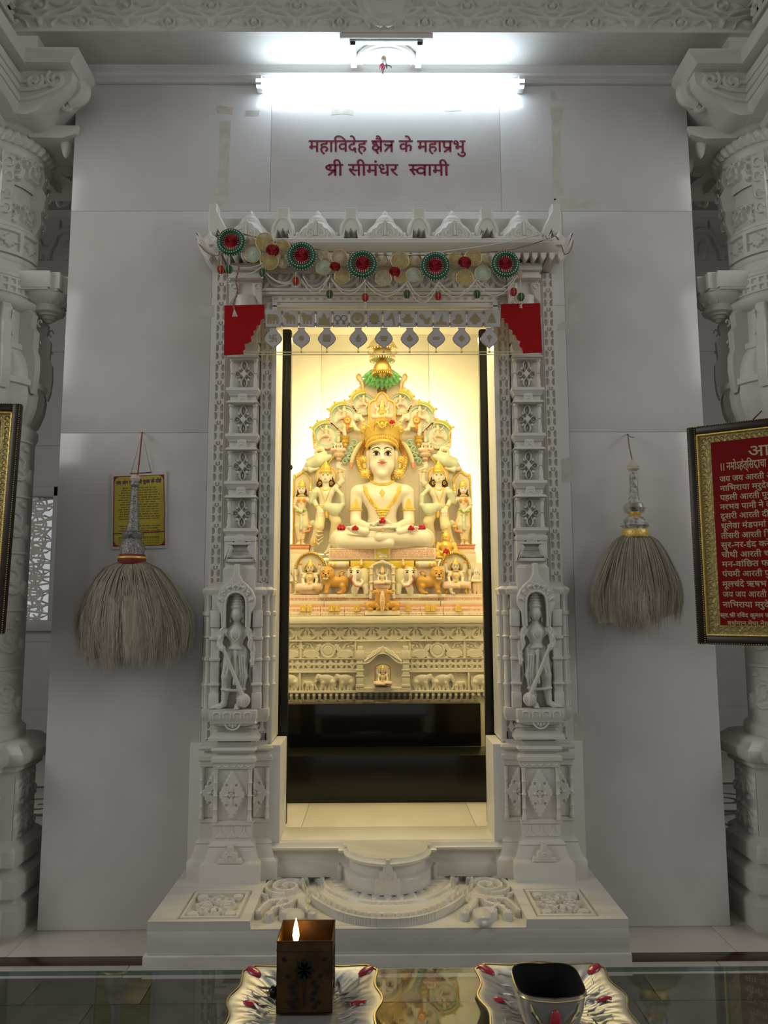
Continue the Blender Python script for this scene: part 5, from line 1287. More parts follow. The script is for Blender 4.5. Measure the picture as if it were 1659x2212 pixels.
def scribble(name, L, x0, x1, z, h, parent, m_, y=0, seed=1, dens=.8):
    """a line of tiny illegible writing: strokes hanging from a head line"""
    rr = random.Random(seed); mb = MB(); x = x0
    while x < x1:
        wd = rr.uniform(3, 9); e = min(x+wd, x1)
        mb.box(x, e, y-.05, y, z+h*.72, z+h*.86); q = x
        while q < e-.6:
            if rr.random() < dens: mb.box(q, q+rr.uniform(.35, .7), y-.05, y, z+rr.uniform(0, h*.3), z+h*.8)
            q += rr.uniform(.9, 1.7)
        x = e+rr.uniform(.8, 1.6)
    mb.v = [L(p) for p in mb.v]; return mb.build(name, m_, parent, kind='stuff')
def lmb(L): 
    b = MB(); b._L = L; return b
def lbuild(b, name, mats, parent, **k):
    b.v = [b._L(p) for p in b.v]; return b.build(name, mats, parent, **k)

YS_ = 5.02
L = Loc(826, 1190, YS_)
idol = thing('seated_statue', 'large white marble seated figure with gold crown, hands folded in the lap', 'statue', L.o)
B = []
# trunk
B += [egg((0, 0, 114), (44, 25, 28), 6), cap((0, 2, 62), (0, 0, 110), 29, 35, 8), egg((0, 2, 58), (34, 26, 22), 6), egg((0, -11, 116), (36, 18, 20), 8)]
B += [egg((-48, 0, 128), (20, 19, 16), 7), egg((48, 0, 128), (20, 19, 16), 7), cap((-50, 0, 131), (0, 2, 144), 12, 15, 7), cap((50, 0, 131), (0, 2, 144), 12, 15, 7)]
# neck and head
B += [cap((0, 1, 138), (0, 1, 170), 19.5, 18.5, 4), egg((0, -4, 205), (29.5, 31, 40), 4), egg((0, -11, 181), (24, 22, 22), 8), egg((0, -25, 165), (10.5, 9, 8), 7), egg((-15, -18, 184), (10.5, 11, 11), 6), egg((15, -18, 184), (10.5, 11, 11), 6), egg((-31, 3, 214), (4.5, 9, 14), 2), egg((31, 3, 214), (4.5, 9, 14), 2)]
B += [cap((0, -34, 210), (0, -40, 196), 2.6, 4.0, 4), egg((0, -40.5, 194), (4.6, 4.4, 3.8), 2.5), egg((-4.6, -37, 193), (2.8, 3, 2.6), 1.5), egg((4.6, -37, 193), (2.8, 3, 2.6), 1.5), egg((0, -33, 186), (9, 6, 5), 5)]
B += [egg((-13, -33, 216), (10, 4, 3), 4), egg((13, -33, 216), (10, 4, 3), 4), ('e', (-13, -38.5, 207), (8.5, 5, 5), None, 0, 3, 0, True), ('e', (13, -38.5, 207), (8.5, 5, 5), None, 0, 3, 0, True)]
B += [egg((-30.5, 2, 192), (4.5, 8, 20), 2.5), egg((30.5, 2, 192), (4.5, 8, 20), 2.5), egg((-31, 0, 170), (4, 5, 12), 2), egg((31, 0, 170), (4, 5, 12), 2)]
# arms to the lap
for q in (-1, 1):
    B += [cap((q*55.5, 0, 126), (q*57.5, -6, 72), 14.5, 11.8, 2.5), egg((q*57.5, -9, 66), (12.2, 13, 12), 3), cap((q*57, -12, 60), (q*30, -68, 45), 12, 8.6, 3), cap((q*30, -68, 45), (q*18, -76, 45), 8, 8, 3)]
# hands: one palm resting in the other, fingers side by side, thumbs free
B += [egg((9, -78, 47), (17, 12, 6), 3), egg((-9, -80, 41), (17, 12, 6), 3)]
for k in range(4):
    B += chain([(-2+k*1.0, -86+k*5.4, 50), (-14+k*1.5, -88+k*5.4, 51), (-25+k*2.5-(1.5 if k in (1, 2) else 0), -86+k*5.2, 49.5)], [3.3, 3.0, 2.4], .8)
    B += chain([(2-k*1.0, -90+k*5.4, 42), (16-k*1.5, -92+k*5.4, 42), (27-k*2.5+(1.5 if k in (1, 2) else 0), -90+k*5.2, 42)], [3.3, 3.0, 2.4], .8)
B += chain([(16, -86, 51), (8, -90, 56), (1, -90, 58)], [4, 3.3, 2.6], 1.2)+chain([(-17, -88, 47), (-9, -92, 54), (-2, -91, 57)], [4, 3.3, 2.6], 1.2)
# crossed legs and turned up soles
for q in (-1, 1):
    B += [cap((q*24, 0, 20), (q*84, -34, 22), 24, 24, 8), egg((q*88, -36, 22), (23, 28, 21), 8)]
B += [cap((-84, -54, 16), (14, -84, 10), 17, 10, 2), cap((86, -54, 22), (-6, -84, 22), 19, 11, 2)]
for q in (-1, 1):
    B += [cap((q*34, -80, 34), (q*56, -72, 40), 8, 9, 2), egg((q*56, -72, 41), (15, 10, 8), 2)]
    B += [cap((q*66, -77+3.4*k, 44-1.0*k), (q*(74-1.2*k), -78+3.4*k, 43-1.0*k), 2.6-.2*k, 2.1, .8) for k in range(5)]
B += [egg((0, -20, 4), (88, 56, 8), 6)]
L.sculpt('body', B, M['idol'], idol, 1.45)
FY = lambda x, z: front_y(B, x, z)
def on(x, z, d=.6): return (x, FY(x, z)-d, z)
ey = lmb(L)
for q in (-1, 1): ey.ball((q*13, FY(q*13, 207)+.9, 207), (8.2, 3.0, 4.0), 16, 10)
lbuild(ey, 'eyes', M['eyewhite'], idol)
ik = lmb(L)
for q in (-1, 1):
    ye = FY(q*12.6, 207)
    ik.ball((q*12.4, ye-1.6, 207), (3.4, 1.4, 3.5), 14, 8)
    ik.tube([(q*x, min(FY(q*x, z), ye-1.4 if 7 < x < 19 else 9)-.7, z) for x, z in ((4.4, 205.6), (8, 209.8), (13, 211.4), (18, 210), (21, 207.4))], [.5, 1.0, 1.1, 1.0, .4], 6)
    ik.tube([(q*x, min(FY(q*x, z), ye-1.2 if 7 < x < 19 else 9)-.5, z) for x, z in ((5, 205), (9, 203.2), (14, 202.8), (19, 204.6))], .4, 5)
    ik.tube([on(q*x, z, .5) for x, z in ((4.2, 216.6), (8.5, 219.2), (14, 219.8), (18.5, 218), (22, 215))], [1.1, 1.7, 1.5, 1.0, .4], 6)
lbuild(ik, 'eye_lines', M['ink'], idol)
lp = lmb(L)
lp.tube([on(x, z, .5) for x, z in ((-11.5, 188.8), (-8, 187.4), (-4, 187.3), (-1.4, 188.0), (0, 187.4), (1.4, 188.0), (4, 187.3), (8, 187.4), (11.5, 188.8))], [.3, .7, 1.1, 1.2, 1.0, 1.2, 1.1, .7, .3], 7)
lp.tube([on(x, z, .5) for x, z in ((-8.5, 186.9), (-4, 185.2), (0, 184.4), (4, 185.2), (8.5, 186.9))], [.3, 1.1, 1.6, 1.1, .3], 7)
lbuild(lp, 'lips', M['lips'], idol)
# crown
cr = lmb(L); n = 72
def crz(a, z): return z
P = []
def cdip(a, z): return -(13 if z < 250 else 8)*max(0, 1-max(0, -math.sin(a)))**1.1
for r0, z0, up in ((31.5, 232, 0), (33.5, 231, 0), (34.5, 236, 0), (33.6, 242, .0), (35, 248, .0), (38.5, 254, .25), (43, 260, .6), (46.5, 265, 1), (45, 265.5, 1), (38, 258, .5), (33, 250, 0)):
    rowp = []
    for i in range(n):
        a = 2*PI*i/n; lobe = up*(20*abs(math.cos(1.5*(a+PI/2)))**1.1-(3 if up else 0))
        rowp.append((r0*math.cos(a), -3+r0*1.03*math.sin(a), z0+lobe+cdip(a, z0)))
    P.append(rowp)
cr.grid(P, cyc=True)
lbuild(cr, 'crown', M['gold'], idol); crown = idol.children[-1]
orn = lmb(L)
def crp(a, z, r): return (r*math.cos(a), -3+r*1.03*math.sin(a), z+cdip(a, z))
for i in range(40): orn.ball(crp(PI+PI*i/39, 233.5, 34.6), 1.5, 7, 5)
for i in range(27): orn.ball(crp(PI+PI*i/26, 242, 34.6), (2.2, 2.2, 3.6), 8, 6)
for i in range(44): orn.ball(crp(PI+PI*i/43, 249, 36), 1.1, 6, 5)
for ac in (-PI/2, -PI/2-1.05, -PI/2+1.05):
    for k in range(14): orn.ball(crp(ac+.17*math.cos(2*PI*k/14), 268+8*math.sin(2*PI*k/14), 47), 1.5, 6, 5)
    orn.ball(crp(ac, 268, 46.5), (4.4, 3, 4.8), 10, 8)
    for q in (-1, 1):
        orn.tube([crp(ac+q*.44*t, 258+24*t**.8*(1-.0*t) if t < .5 else 258+24*.57-(t-.5)*14, 45.6+1.4*math.sin(t*3)) for t in [j/12 for j in range(13)]], 1.3, 6)
        orn.tube([crp(ac+q*(.50-.16*t), 256+24*t, 43+4*t) for t in [j/8 for j in range(9)]], 1.2, 6)
    orn.ball(crp(ac, 284, 46), (3, 2.4, 4), 8, 6)
lbuild(orn, 'crown_beading', M['gold'], crown)
MB_ = lmb(L); MB_.ball((0, 1, 244), (31.5, 29, 34), 24, 12); lbuild(MB_, 'crown_cap', M['idol'], crown)
# ear ornaments
for q in (-1, 1):
    e = lmb(L)
    for (x, z, r) in ((41, 197, 9), (37.5, 167, 11.5)):
        e.ball((q*x, -16, z), (r*.85, 3, r*.85), 18, 8); e.ball((q*x, -19, z), (r*.3, 2.4, r*.3), 10, 6)
        for k in range(14): e.ball((q*x+r*math.cos(2*PI*k/14), -17, z+r*math.sin(2*PI*k/14)), 1.3, 6, 5)
        for k in range(9): e.ball((q*x+r*.6*math.cos(2*PI*k/9), -18.6, z+r*.6*math.sin(2*PI*k/9)), (1.6, 1.4, 1.6), 6, 5)
    e.tube([(q*39, -15, 188), (q*38, -16, 178)], 3, 8); lbuild(e, 'ear_ornament', M['gold'], idol)
# necklaces, arm bands, pendant
def chest(x, z): return FY(x, z)-.9
nk = lmb(L)
for q in (-1, 1):
    pts = [(q*37, 138), (q*35, 126), (q*29, 114), (q*22, 102), (q*15, 94), (q*8, 88), (0, 84)]
    for i in range(6):
        for k in range(4):
            t = k/4; x = pts[i][0]+(pts[i+1][0]-pts[i][0])*t; z = pts[i][1]+(pts[i+1][1]-pts[i][1])*t
            wd = 3+2.8*(i+t)/6
            for j in (-1, -.33, .33, 1): nk.ball((x+j*wd*q, chest(x+j*wd*q, z+j*wd*.5), z+j*wd*.5), (2.1, 1.9, 1.8), 6, 5)
for k in range(5):
    for j in range(-(4-k), 5-k): nk.ball((j*3.6, chest(j*3.6, 86-k*5)-1, 86-k*5), (2.4, 2.0, 2.8), 8, 5)
nk.ball((0, chest(0, 64)-1.5, 65), (2.5, 2, 4), 8, 6)
lbuild(nk, 'long_necklace', M['gold'], idol)
nk = lmb(L)
for i in range(23):
    x = -25+50*i/22; z = 149-9*math.cos((x/25)*PI/2)
    for dz in (0, 3.4): nk.ball((x, chest(x, z+dz), z+dz), (1.7, 1.6, 1.8), 6, 5)
nk.prism([(0, 131), (-6, 122), (0, 112), (6, 122)], chest(0, 122)-2.5, chest(0, 122)+2, .8)
lbuild(nk, 'choker', M['gold'], idol)
for q in (-1, 1):
    b = lmb(L)
    b.lathe([(14.6, 0), (15.6, 1), (15.6, 4), (14.6, 5)], (q*57.4, -3.8, 86), 20)
    Pq = []
    for zf in range(8):
        z = 91+zf*3; hw = .62*(1-zf/7.6)**.7
        Pq.append([(q*57+15.6*math.cos(-PI/2+hw*t), -3+15.6*math.sin(-PI/2+hw*t)*1.02-.4, z) for t in (-1, -.5, 0, .5, 1)])
    b.grid(Pq); lbuild(b, 'arm_band', M['gold'], idol)
MBk = lmb(L); MBk.ball((0, -93, 35), (2.6, 2, 2.6), 10, 6); lbuild(MBk, 'navel_jewel', M['gold'], idol)

# ---------------------------------------------------------------- plinth and lion throne
th = thing('lion_throne', 'painted marble lion throne with elephants, text slab and centre goddess niche, under the seated figure', 'throne', (L.o[0], 4.85, za(1331)))
LT = Loc(826, 1285, 4.84)
m = lmb(LT); m.box(-116, 116, -6, 60, 76, 101, 1.5).box(-124, 124, 2, 60, 72, 77, 1).box(-122, 122, 8, 60, 0, 73).box(-98, 98, -2, 60, 99, 103, 1)
lbuild(m, 'throne_block', M['cream'], th)
m = lmb(LT); m.box(-114, -17, -6.6, -5, 78.5, 100, .4).box(17, 114, -6.6, -5, 78.5, 100, .4); lbuild(m, 'text_slab', M['salmon'], th)
for i in range(5): scribble('text_line', LT, -112, -19, 80+4*i, 3.2, th, M['redtext'], -6.6, 10+i); scribble('text_line', LT, 19, 112, 80+4*i, 3.2, th, M['redtext'], -6.6, 30+i)
m = lmb(LT); m.box(-17, 17, -9, -3, 76, 104, 1.2); lbuild(m, 'bull_panel', M['cream'], th)
m = lmb(LT); m.box(-14, 14, -9.6, -8.8, 79, 101); lbuild(m, 'bull_panel_ground', M['yellow'], th)
LT.sculpt('bull', [egg((2, -10, 84.5), (9, 2, 4.2), 1), egg((-8, -10.5, 89), (4, 2, 3.6), 1), egg((-10.5, -11, 87.5), (2, 1.5, 1.6), .6), egg((-4.5, -10.5, 89.5), (4, 2, 3), 1), cap((-7, -10.5, 82), (-3, -10.5, 80.5), 1.6, 1.4, .6), cap((6, -10.5, 81.5), (10, -10.5, 80.5), 2, 1.4, .6), cap((-8, -10.5, 92), (-6.5, -10.5, 94.5), .7, .4, .3)], M['pale'], th, .7)
# yellow cloth with scalloped fall and bolster rolls
m = lmb(LT); m.box(-69, 69, -4, 6, 57, 74, 1).box(-69, 69, -2, 4, 30, 58, .5); lbuild(m, 'throne_cloth', M['yellow'], th)
for q in (-1, 1):
    m = lmb(LT); m.tube([(q*72, 0, 66), (q*116, 0, 66)], 7.5, 18); lbuild(m, 'bolster', M['pale'], th)
    for x, w_ in ((73, 5), (100, 5)):
        m = lmb(LT); m.tube([(q*x, 0, 66), (q*(x+w_), 0, 66)], 8.2, 18); lbuild(m, 'bolster_band', M['gold'], th)
    m = lmb(LT); m.ball((q*113, -6, 66), (5, 3, 6), 10, 8); lbuild(m, 'bolster_jewel', M['gold'], th)
def lion(q):
    r = bpy.data.objects.new('lion', None); COL.objects.link(r); r.parent = th
    B = [egg((-10, -8, 42), (16, 13, 17), 4), egg((-12, -16, 40), (11, 8, 12), 3), egg((-13, -23, 36.5), (7.5, 5, 5.5), 2), egg((-13, -25, 39.5), (3, 3, 2.5), 1.5)]
    B += [egg((-20, -15, 50), (3, 3, 3.5), 1), egg((-2, -15, 52), (3, 3, 3.5), 1), egg((-18, -21, 46.5), (3, 2, 1.6), 1.2), egg((-7, -21, 46.5), (3, 2, 1.6), 1.2), egg((-13, -19, 31.5), (6, 5, 4), 2)]
    B += chain([(-8, -4, 28), (8, -2, 26), (24, 0, 27)], [12, 11, 12], 5)+[egg((24, -1, 22), (11, 9, 14), 4)]
    B += chain([(-8, -10, 24), (-11, -13, 12), (-12, -14, 4)], [7, 5, 4.5], 3)+[egg((-13, -18, 3), (5, 5, 3), 2)]+chain([(22, -8, 16), (25, -8, 8), (19, -10, 3)], [7, 4.5, 4], 3)+[egg((15, -13, 2.6), (5, 4, 2.6), 1.5)]
    B += chain([(26, 4, 32), (22, 2, 40), (26, 0, 47), (20, -2, 50), (14, -3, 45), (16, -4, 40)], [2, 1.8, 1.8, 1.8, 1.6, 1.4], 1)
    LL = Loc(826+q*108, 1283, 4.82)
    LL.sculpt('lion_body', B, M['tan'], r, 1.1, -q*-1 if False else (1 if q < 0 else -1))
    f = MB(); mr = 1 if q < 0 else -1
    for x in (-17.5, -7.5): f.ball((mr*x, -23, 43.5), (1.9, 1.2, 1.5), 8, 6)
    f.ball((mr*-13, -28.2, 40.6), (2.4, 1.2, 1.6), 8, 6).tube([(mr*-21, -22.6, 34.5), (mr*-17, -26.4, 36), (mr*-13, -28, 35), (mr*-9, -26.4, 36), (mr*-5, -22.6, 34.5)], .8, 5).tube([(mr*-13, -28.4, 39.5), (mr*-13, -28.4, 35.5)], .6, 5).tube([(mr*-21, -19.5, 48.6), (mr*-17, -21.8, 49.4), (mr*-14.5, -21.8, 47.2)], .6, 5).tube([(mr*-4, -19.5, 48.6), (mr*-8, -21.8, 49.4), (mr*-11, -21.8, 47.2)], .6, 5).ball((mr*15.5, -5.5, 36), (1.8, 1.6, 3.4), 8, 6)
    f.v = [LL(p) for p in f.v]; f.build('face_lines', M['hair'], r)
    g = MB(); g.ball((mr*-13, -24.6, 33), (6.4, 3.4, 3.2), 12, 8); g.v = [LL(p) for p in g.v]; g.build('muzzle', M['pale'], r)
    b = MB().box(-29, 33, 0, 30, -9, 0, 1).box(-27, 31, -14, 0, -9, -.5, 1.5); b.v = [LL((mr*p[0], p[1], p[2])) for p in b.v]; b.build('lion_base', M['cream'], r)
    p_ = MB().box(-28, 32, 8, 12, 0, 60); p_.v = [LL((mr*p[0], p[1], p[2])) for p in p_.v]; p_.build('lion_back', M['cream'], r)
    scribble('text_line', LL, -26, 28, -9.5, 3.2, r, M['redtext'], -14.2, 51+q)
def tele(q):
    r = bpy.data.objects.new('throne_elephant', None); COL.objects.link(r); r.parent = th; mr = 1 if q < 0 else -1
    LL = Loc(826+q*57, 1283, 4.825)
    B = [egg((0, -10, 44), (13, 11, 15), 3, 0), egg((-3, -18, 46), (9, 6, 9), 3, 0)] + chain([(-3, -20, 40), (-4, -24, 28), (2, -27, 19), (10, -27, 18), (15, -25, 24), (12, -24, 30)], [6.5, 4.6, 3.8, 3.2, 2.8, 2.2], 2, 0)
    B += [egg((13, -6, 42), (7, 3, 12), 1, 0), egg((-15, -6, 44), (4, 3, 10), 1, 0), egg((18, -2, 34), (15, 12, 22), 4, 1)] + chain([(2, -6, 20), (-2, -9, 10), (-3, -10, 2)], [9, 7.5, 6.5], 3, 0)+chain([(22, -6, 16), (23, -8, 2)], [7.5, 6.5], 3, 0)+[egg((-2, -12, 56), (12, 8, 3.5), 1.5, 2), egg((3, -10, 59), (6, 5, 3.5), 1.5, 3)]
    B += [egg((10, -6, 62), (4, 4, 5), 1, 2), cap((11, -4, 64), (12, -2, 76), 5, 1, 1, 4)]
    LL.sculpt('elephant_body', B, [M['pale'], M['ochre'], M['goldpaint'], M['orange'], M['salmon']], r, 1.1, mr)
    f = MB()
    for x in (-9.5, 4): f.ball((mr*x, -22.5, 46), (2.3, 1.2, 1.7), 8, 6).tube([(mr*(x-3.5), -22.2, 49), (mr*x, -23.8, 50.2), (mr*(x+3.5), -22.2, 49)], .6, 5)
    f.v = [LL(p) for p in f.v]; f.build('elephant_eyes', M['ink'], r)
    b = MB().box(-22, 33, -12, 0, -9, 0, 1.5).box(-22, 33, 6, 10, 0, 60); b.v = [LL((mr*p[0], p[1], p[2])) for p in b.v]; b.build('elephant_base', M['cream'], r)
    t_ = MB().tube([(mr*p[0], p[1], p[2]) for p in ((-7, -26.5, 40), (-8.5, -28.5, 28), (-1, -30.5, 16), (10, -29.5, 14.2))], [.9, .9, .9, .6], 5); t_.v = [LL(p) for p in t_.v]; t_.build('trunk_line', M['lips'], r)
for q in (-1, 1): lion(q); tele(q)
# generic small seated or standing deity for niches (pixel sized prims)
def small_seated(skirt=1, s=1.0):
    B = [egg((0, -4, 46), (7, 7, 9), 1.5, 0), egg((0, -10.5, 45), (1.2, 1.5, 2), .6, 0), cap((0, -2, 40), (0, -2, 34), 3.5, 4, 1.5, 0), egg((0, -2, 30), (11, 6.5, 7), 2.5, 0), cap((0, -1, 28), (0, -1, 16), 8, 6.5, 3, 0)]
    B += [cap((0, -4, 52), (0, -4, 55), 7, 6, 1, 2), cap((0, -4, 56), (0, -4, 65), 5, 1, 1, 2), egg((-7, -2, 40), (2.5, 3, 6), .6, 3), egg((7, -2, 40), (2.5, 3, 6), .6, 3)]
    for q in (-1, 1):
        B += chain([(q*11, -2, 33), (q*15, -5, 23), (q*13, -12, 14)], [4, 3.2, 2.8], 1, 0)+[egg((q*12, -15, 12), (3, 3, 2.6), 1, 0)]
        B += chain([(q*11, 0, 34), (q*18, -2, 36), (q*20, -4, 47)], [3.6, 3, 2.4], 1, 0)+[egg((q*20, -5, 50), (2.6, 2.6, 3.4), .8, 0), egg((q*20, -6, 55), (3.6, 2, 3.4), .6, 4)]
        B += [tor((q*15, -4, 26), 3.6, .9, (0, .3, 1), .3, 2)]
    B += [cap((-6, -4, 8), (-24, -12, 8), 8, 7, 3, 1), cap((6, -4, 8), (24, -12, 8), 8, 7, 3, 1), cap((-24, -14, 6), (4, -20, 5), 6.5, 4, 2, 1), cap((24, -14, 7), (2, -18, 9), 6.5, 4, 2, 1)]
    B += chain([(-7, -8, 34), (-4, -10, 26), (0, -10.5, 22), (4, -10, 26), (7, -8, 34)], [1.2]*5, .5, 2)+[tor((0, -4, 35), 6.5, 1.2, (0, .5, 1), .4, 2), tor((0, -2, 15), 8, 1.4, (0, 0, 1), .4, 2)]
    return B
FACE = ((-2.6, 46.5), (2.6, 46.5))
def face_dots(LL, r, zc=46.5, k=1.0, y=-11, mr=1):
    f = MB()
    for x in (-2.8*k, 2.8*k):
        f.ball((x, y, zc), (1.3*k, .7*k, .7*k), 6, 5).tube([(x-1.8*k, y, zc+2.0*k), (x, y-.5*k, zc+2.8*k), (x+1.8*k, y, zc+2.0*k)], .35*k, 4)
    f.v = [LL(p) for p in f.v]; f.build('eye_lines', M['ink'], r)
    g = MB().ball((0, y-.4*k, zc-4.6*k), (1.7*k, .7*k, .7*k), 6, 5); g.v = [LL(p) for p in g.v]; g.build('lips', M['lips'], r)
PM = [M['pale'], M['salmon'], M['gold'], M['hair'], M['orange']]
# centre niche of the throne
cn = bpy.data.objects.new('centre_niche', None); COL.objects.link(cn); cn.parent = th
LN = Loc(826, 1285, 4.79)
m = lmb(LN); m.box(-24, 24, 2, 12, -8, 66); lbuild(m, 'niche_back', M['pale'], cn)
pts = [(x, z) for x, z in [(-27, 56), (-24, 64), (-14, 70), (-8, 72), (0, 76), (8, 72), (14, 70), (24, 64), (27, 56), (21, 56), (19, 62), (10, 66), (0, 69), (-10, 66), (-19, 62), (-21, 56)]]
m = lmb(LN); m.prism(pts, -8, 4, 1); lbuild(m, 'niche_arch', M['cream'], cn)
for q in (-1, 1):
    m = lmb(LN); m.lathe([(4, -8), (4, 8), (5, 9), (3.4, 11), (3.6, 24), (5, 25), (5, 28), (3.4, 29), (3.6, 42), (5, 43), (5, 46), (3.4, 47), (4, 56), (5.4, 57), (5.4, 60), (4, 61)], (q*24, -4, 0), 12); lbuild(m, 'niche_column', M['pale'], cn)
    m = lmb(LN)
    for z in (8, 25, 43, 57): m.lathe([(5.2, z), (5.6, z+1), (5.6, z+2), (5.2, z+3)], (q*24, -4, 0), 12)
    lbuild(m, 'column_ring', M['gold'], cn)
LN2 = Loc(826, 1262, 4.79); LN2.sculpt('goddess', small_seated(), PM, cn, 1.0, mir=1) if False else sculpt('goddess', small_seated(), PM, cn, 1.4, Loc(826, 1263, 4.788).o, LN.s*.62)
m = lmb(LN); m.box(-17, 17, -8, 4, 14, 22, 1).box(-14, 14, -6, 4, -6, 14, 1); lbuild(m, 'goddess_seat', M['salmon'], cn)
# wheel between two deer
wd = thing('wheel_with_deer', 'marble wheel seen edge on between two tan lying deer at the foot of the throne', 'carving', Loc(826, 1318, 4.77).o)
LD = Loc(826, 1318, 4.77)
m = lmb(LD); m.box(-38, 38, -8, 16, -10, 0, 1.5); lbuild(m, 'deer_base', M['cream'], wd)
LD.sculpt('wheel', [egg((0, -6, 19), (6.5, 20, 22), 1), cap((0, -8, -2), (0, -8, 2), 4, 3, 1)], M['salmon'], wd, .9)
m = lmb(LD)
for k in range(9): m.ball((0, -6-20*math.sqrt(max(0, 1-((k-4)*4.4/22)**2))-.2, 19+(k-4)*4.4), (1.5, 1.2, 1.5), 6, 5)
lbuild(m, 'wheel_studs', M['gold'], wd)
for q in (-1, 1):
    B = [egg((22, -4, 12), (15, 7, 8), 3), egg((10, -5, 17), (7, 6, 9), 3)]+chain([(10, -6, 22), (11, -7, 32), (12, -8, 38)], [5.5, 4.5, 4.5], 2)+[egg((14.5, -9, 39), (6.5, 4, 4.5), 1.5), egg((20, -10, 36.5), (3.5, 2.6, 2.6), 1.2), egg((8, -5, 42), (2, 1.6, 5), .6, rot=(0, -.5, 0)), egg((12, -4, 44), (1.8, 1.6, 5), .6, rot=(0, .4, 0))]
    B += chain([(12, -9, 10), (7, -10, 5), (12, -11, 2)], [4.5, 3, 2.4], 1)+chain([(32, -8, 10), (30, -9, 3), (22, -10, 2)], [6, 3.4, 2.4], 1)+[egg((37, -2, 15), (2.5, 2, 3.5), 1)]
    LD.sculpt('deer', B, M['tan'], wd, 1.0, q)
# ---------------------------------------------------------------- base tiers with lines of writing and gold plates
bt = thing('stepped_base', 'pink lettered marble tiers with small gold plates along the altar top', 'base', Loc(826, 1330, 4.80).o)
for (y0, y1, Yd, m_, xs) in ((1330, 1322, 4.765, 'cream', (-270, -134, -82, -38, 38, 85, 132, 270)), (1322, 1311, 4.775, 'salmon', (-270, -134, -82, 82, 132, 270)), (1311, 1306, 4.785, 'pink', (-270, -126, 126, 270)), (1306, 1298, 4.79, 'cream', (-270, -126, 126, 270)), (1298, 1285, 4.80, 'salmon', (-270, -122, 122, 270))):
    LB = Loc(826, 1330, Yd)
    for a, b in zip(xs[:-1], xs[1:]):
        mm = MB().box(a+.3, b-.3, 0, 60, 1330-y0, 1330-y1, .8); mm.v = [LB(p) for p in mm.v]; mm.build('tier_block', M[m_], bt)
    if y0 in (1330, 1322, 1298): scribble('text_line', LB, -200, 215, 1330-y0+1.5, 5 if y0 != 1330 else 4, bt, M['redtext'], -.1, y0, .7)
for (x, w_) in ((661, 26), (722, 25), (771, 14), (882, 11), (930, 25), (990, 14)):
    gp = thing('gold_plate', {661: 'wide gold relief plate on the pink tiers, leftmost', 722: 'wide gold relief plate on the pink tiers below the left lion', 771: 'small gold relief plate just left of the tan deer', 882: 'small gold relief plate just right of the tan deer', 930: 'wide gold relief plate on the pink tiers below the right lion', 990: 'small gold relief plate on the pink tiers, rightmost'}[x], 'plate', Loc(x, 1321, 4.76).o, 'gold plates on the tiers')
    Lg = Loc(x, 1321, 4.757); m = lmb(Lg); n = max(1, round(w_/12.5)); pw = w_/n
    for k in range(n):
        c = -w_/2+pw*(k+.5); m.prism([(c-pw*.46, 0), (c-pw*.48, 11), (c-pw*.25, 15), (c, 16), (c+pw*.25, 15), (c+pw*.48, 11), (c+pw*.46, 0)], -2, 5, .6)
    lbuild(m, 'plate', M['gold'], gp)
    m = lmb(Lg)
    for k in range(n):
        c = -w_/2+pw*(k+.5); m.ball((c, -2.2, 10.5), (1.8, 1.4, 2.2), 7, 5).ball((c, -2.2, 5.5), (2.6, 1.6, 3.4), 7, 5).ball((c, -2.2, 2), (4, 1.5, 1.4), 7, 5)
        for q in (-1, 1): m.ball((c+q*3.6, -2.1, 8), (.9, .9, 3), 6, 5)
    lbuild(m, 'plate_figure', M['gold'], gp)
# red and cream side pedestals
for q in (-1, 1):
    L5 = Loc(826+q*178, 1196, 5.0); sp = thing('side_pedestal', 'banded red and cream pedestal under the small standing figure at the '+('left' if q < 0 else 'right')+' edge', 'pedestal', L5.o)
    for z0, z1, m_, e in ((-46, 0, 'cream', 2), (0, 4, 'salmon', 1), (4, 9, 'cream', -1), (9, 12, 'orange', -1), (12, 18, 'pink', 0), (18, 20, 'orange', 2)):
        m = lmb(L5); m.box(-22-e, 20+e if q < 0 else 22+e, -4-e, 40, z0, z1, .6); lbuild(m, 'pedestal_band', M[m_], sp)
# ================================================================ carved painted surround behind the figure
YV = 5.14
V0 = Loc(826, 1190, YV)
sv = thing('carved_surround', 'painted marble surround with roundels, green tree and halo rising behind the seated figure', 'surround', V0.o)
half = [(195, -4), (195, 158), (187, 170), (174, 178), (164, 181), (166, 191), (154, 206), (141, 214), (149, 230), (152, 264), (140, 285), (126, 290), (114, 297), (114, 318), (102, 328), (86, 332), (70, 337), (68, 352), (54, 362), (44, 370), (36, 392), (20, 398), (0, 400)]
m = lmb(V0); m.prism([(p[0], p[1]) for p in half]+[(-p[0], p[1]) for p in half[::-1]], 0, 24, 1.5); lbuild(m, 'back_slab', M['cream'], sv)
for q in (-1, 1):
    m = lmb(V0); m.prism([(q*80, -4), (q*80, 168), (q*96, 172), (q*160, 176), (q*190, 158), (q*192, -4)], -5, 1, 1); lbuild(m, 'side_plate', M['pale'], sv)
# halo
m = lmb(V0); m.lathe([(44, 0), (44, 3), (49, 4), (49, 0)], (0, 0, 0), 48, M=lambda p: (p[0], -6-p[2], 205+p[1])); lbuild(m, 'halo_inner', M['orange'], sv)
m = lmb(V0); m.lathe([(49, 0), (49, 4), (52, 6), (56, 6), (58, 4), (58, 0)], (0, 0, 0), 48, M=lambda p: (p[0], -6-p[2], 205+p[1]))
for k in range(60): m.ball((54*math.cos(2*PI*k/60), -12.4, 205+54*math.sin(2*PI*k/60)), 1.6, 6, 5)
lbuild(m, 'halo_rim', M['gold'], sv)
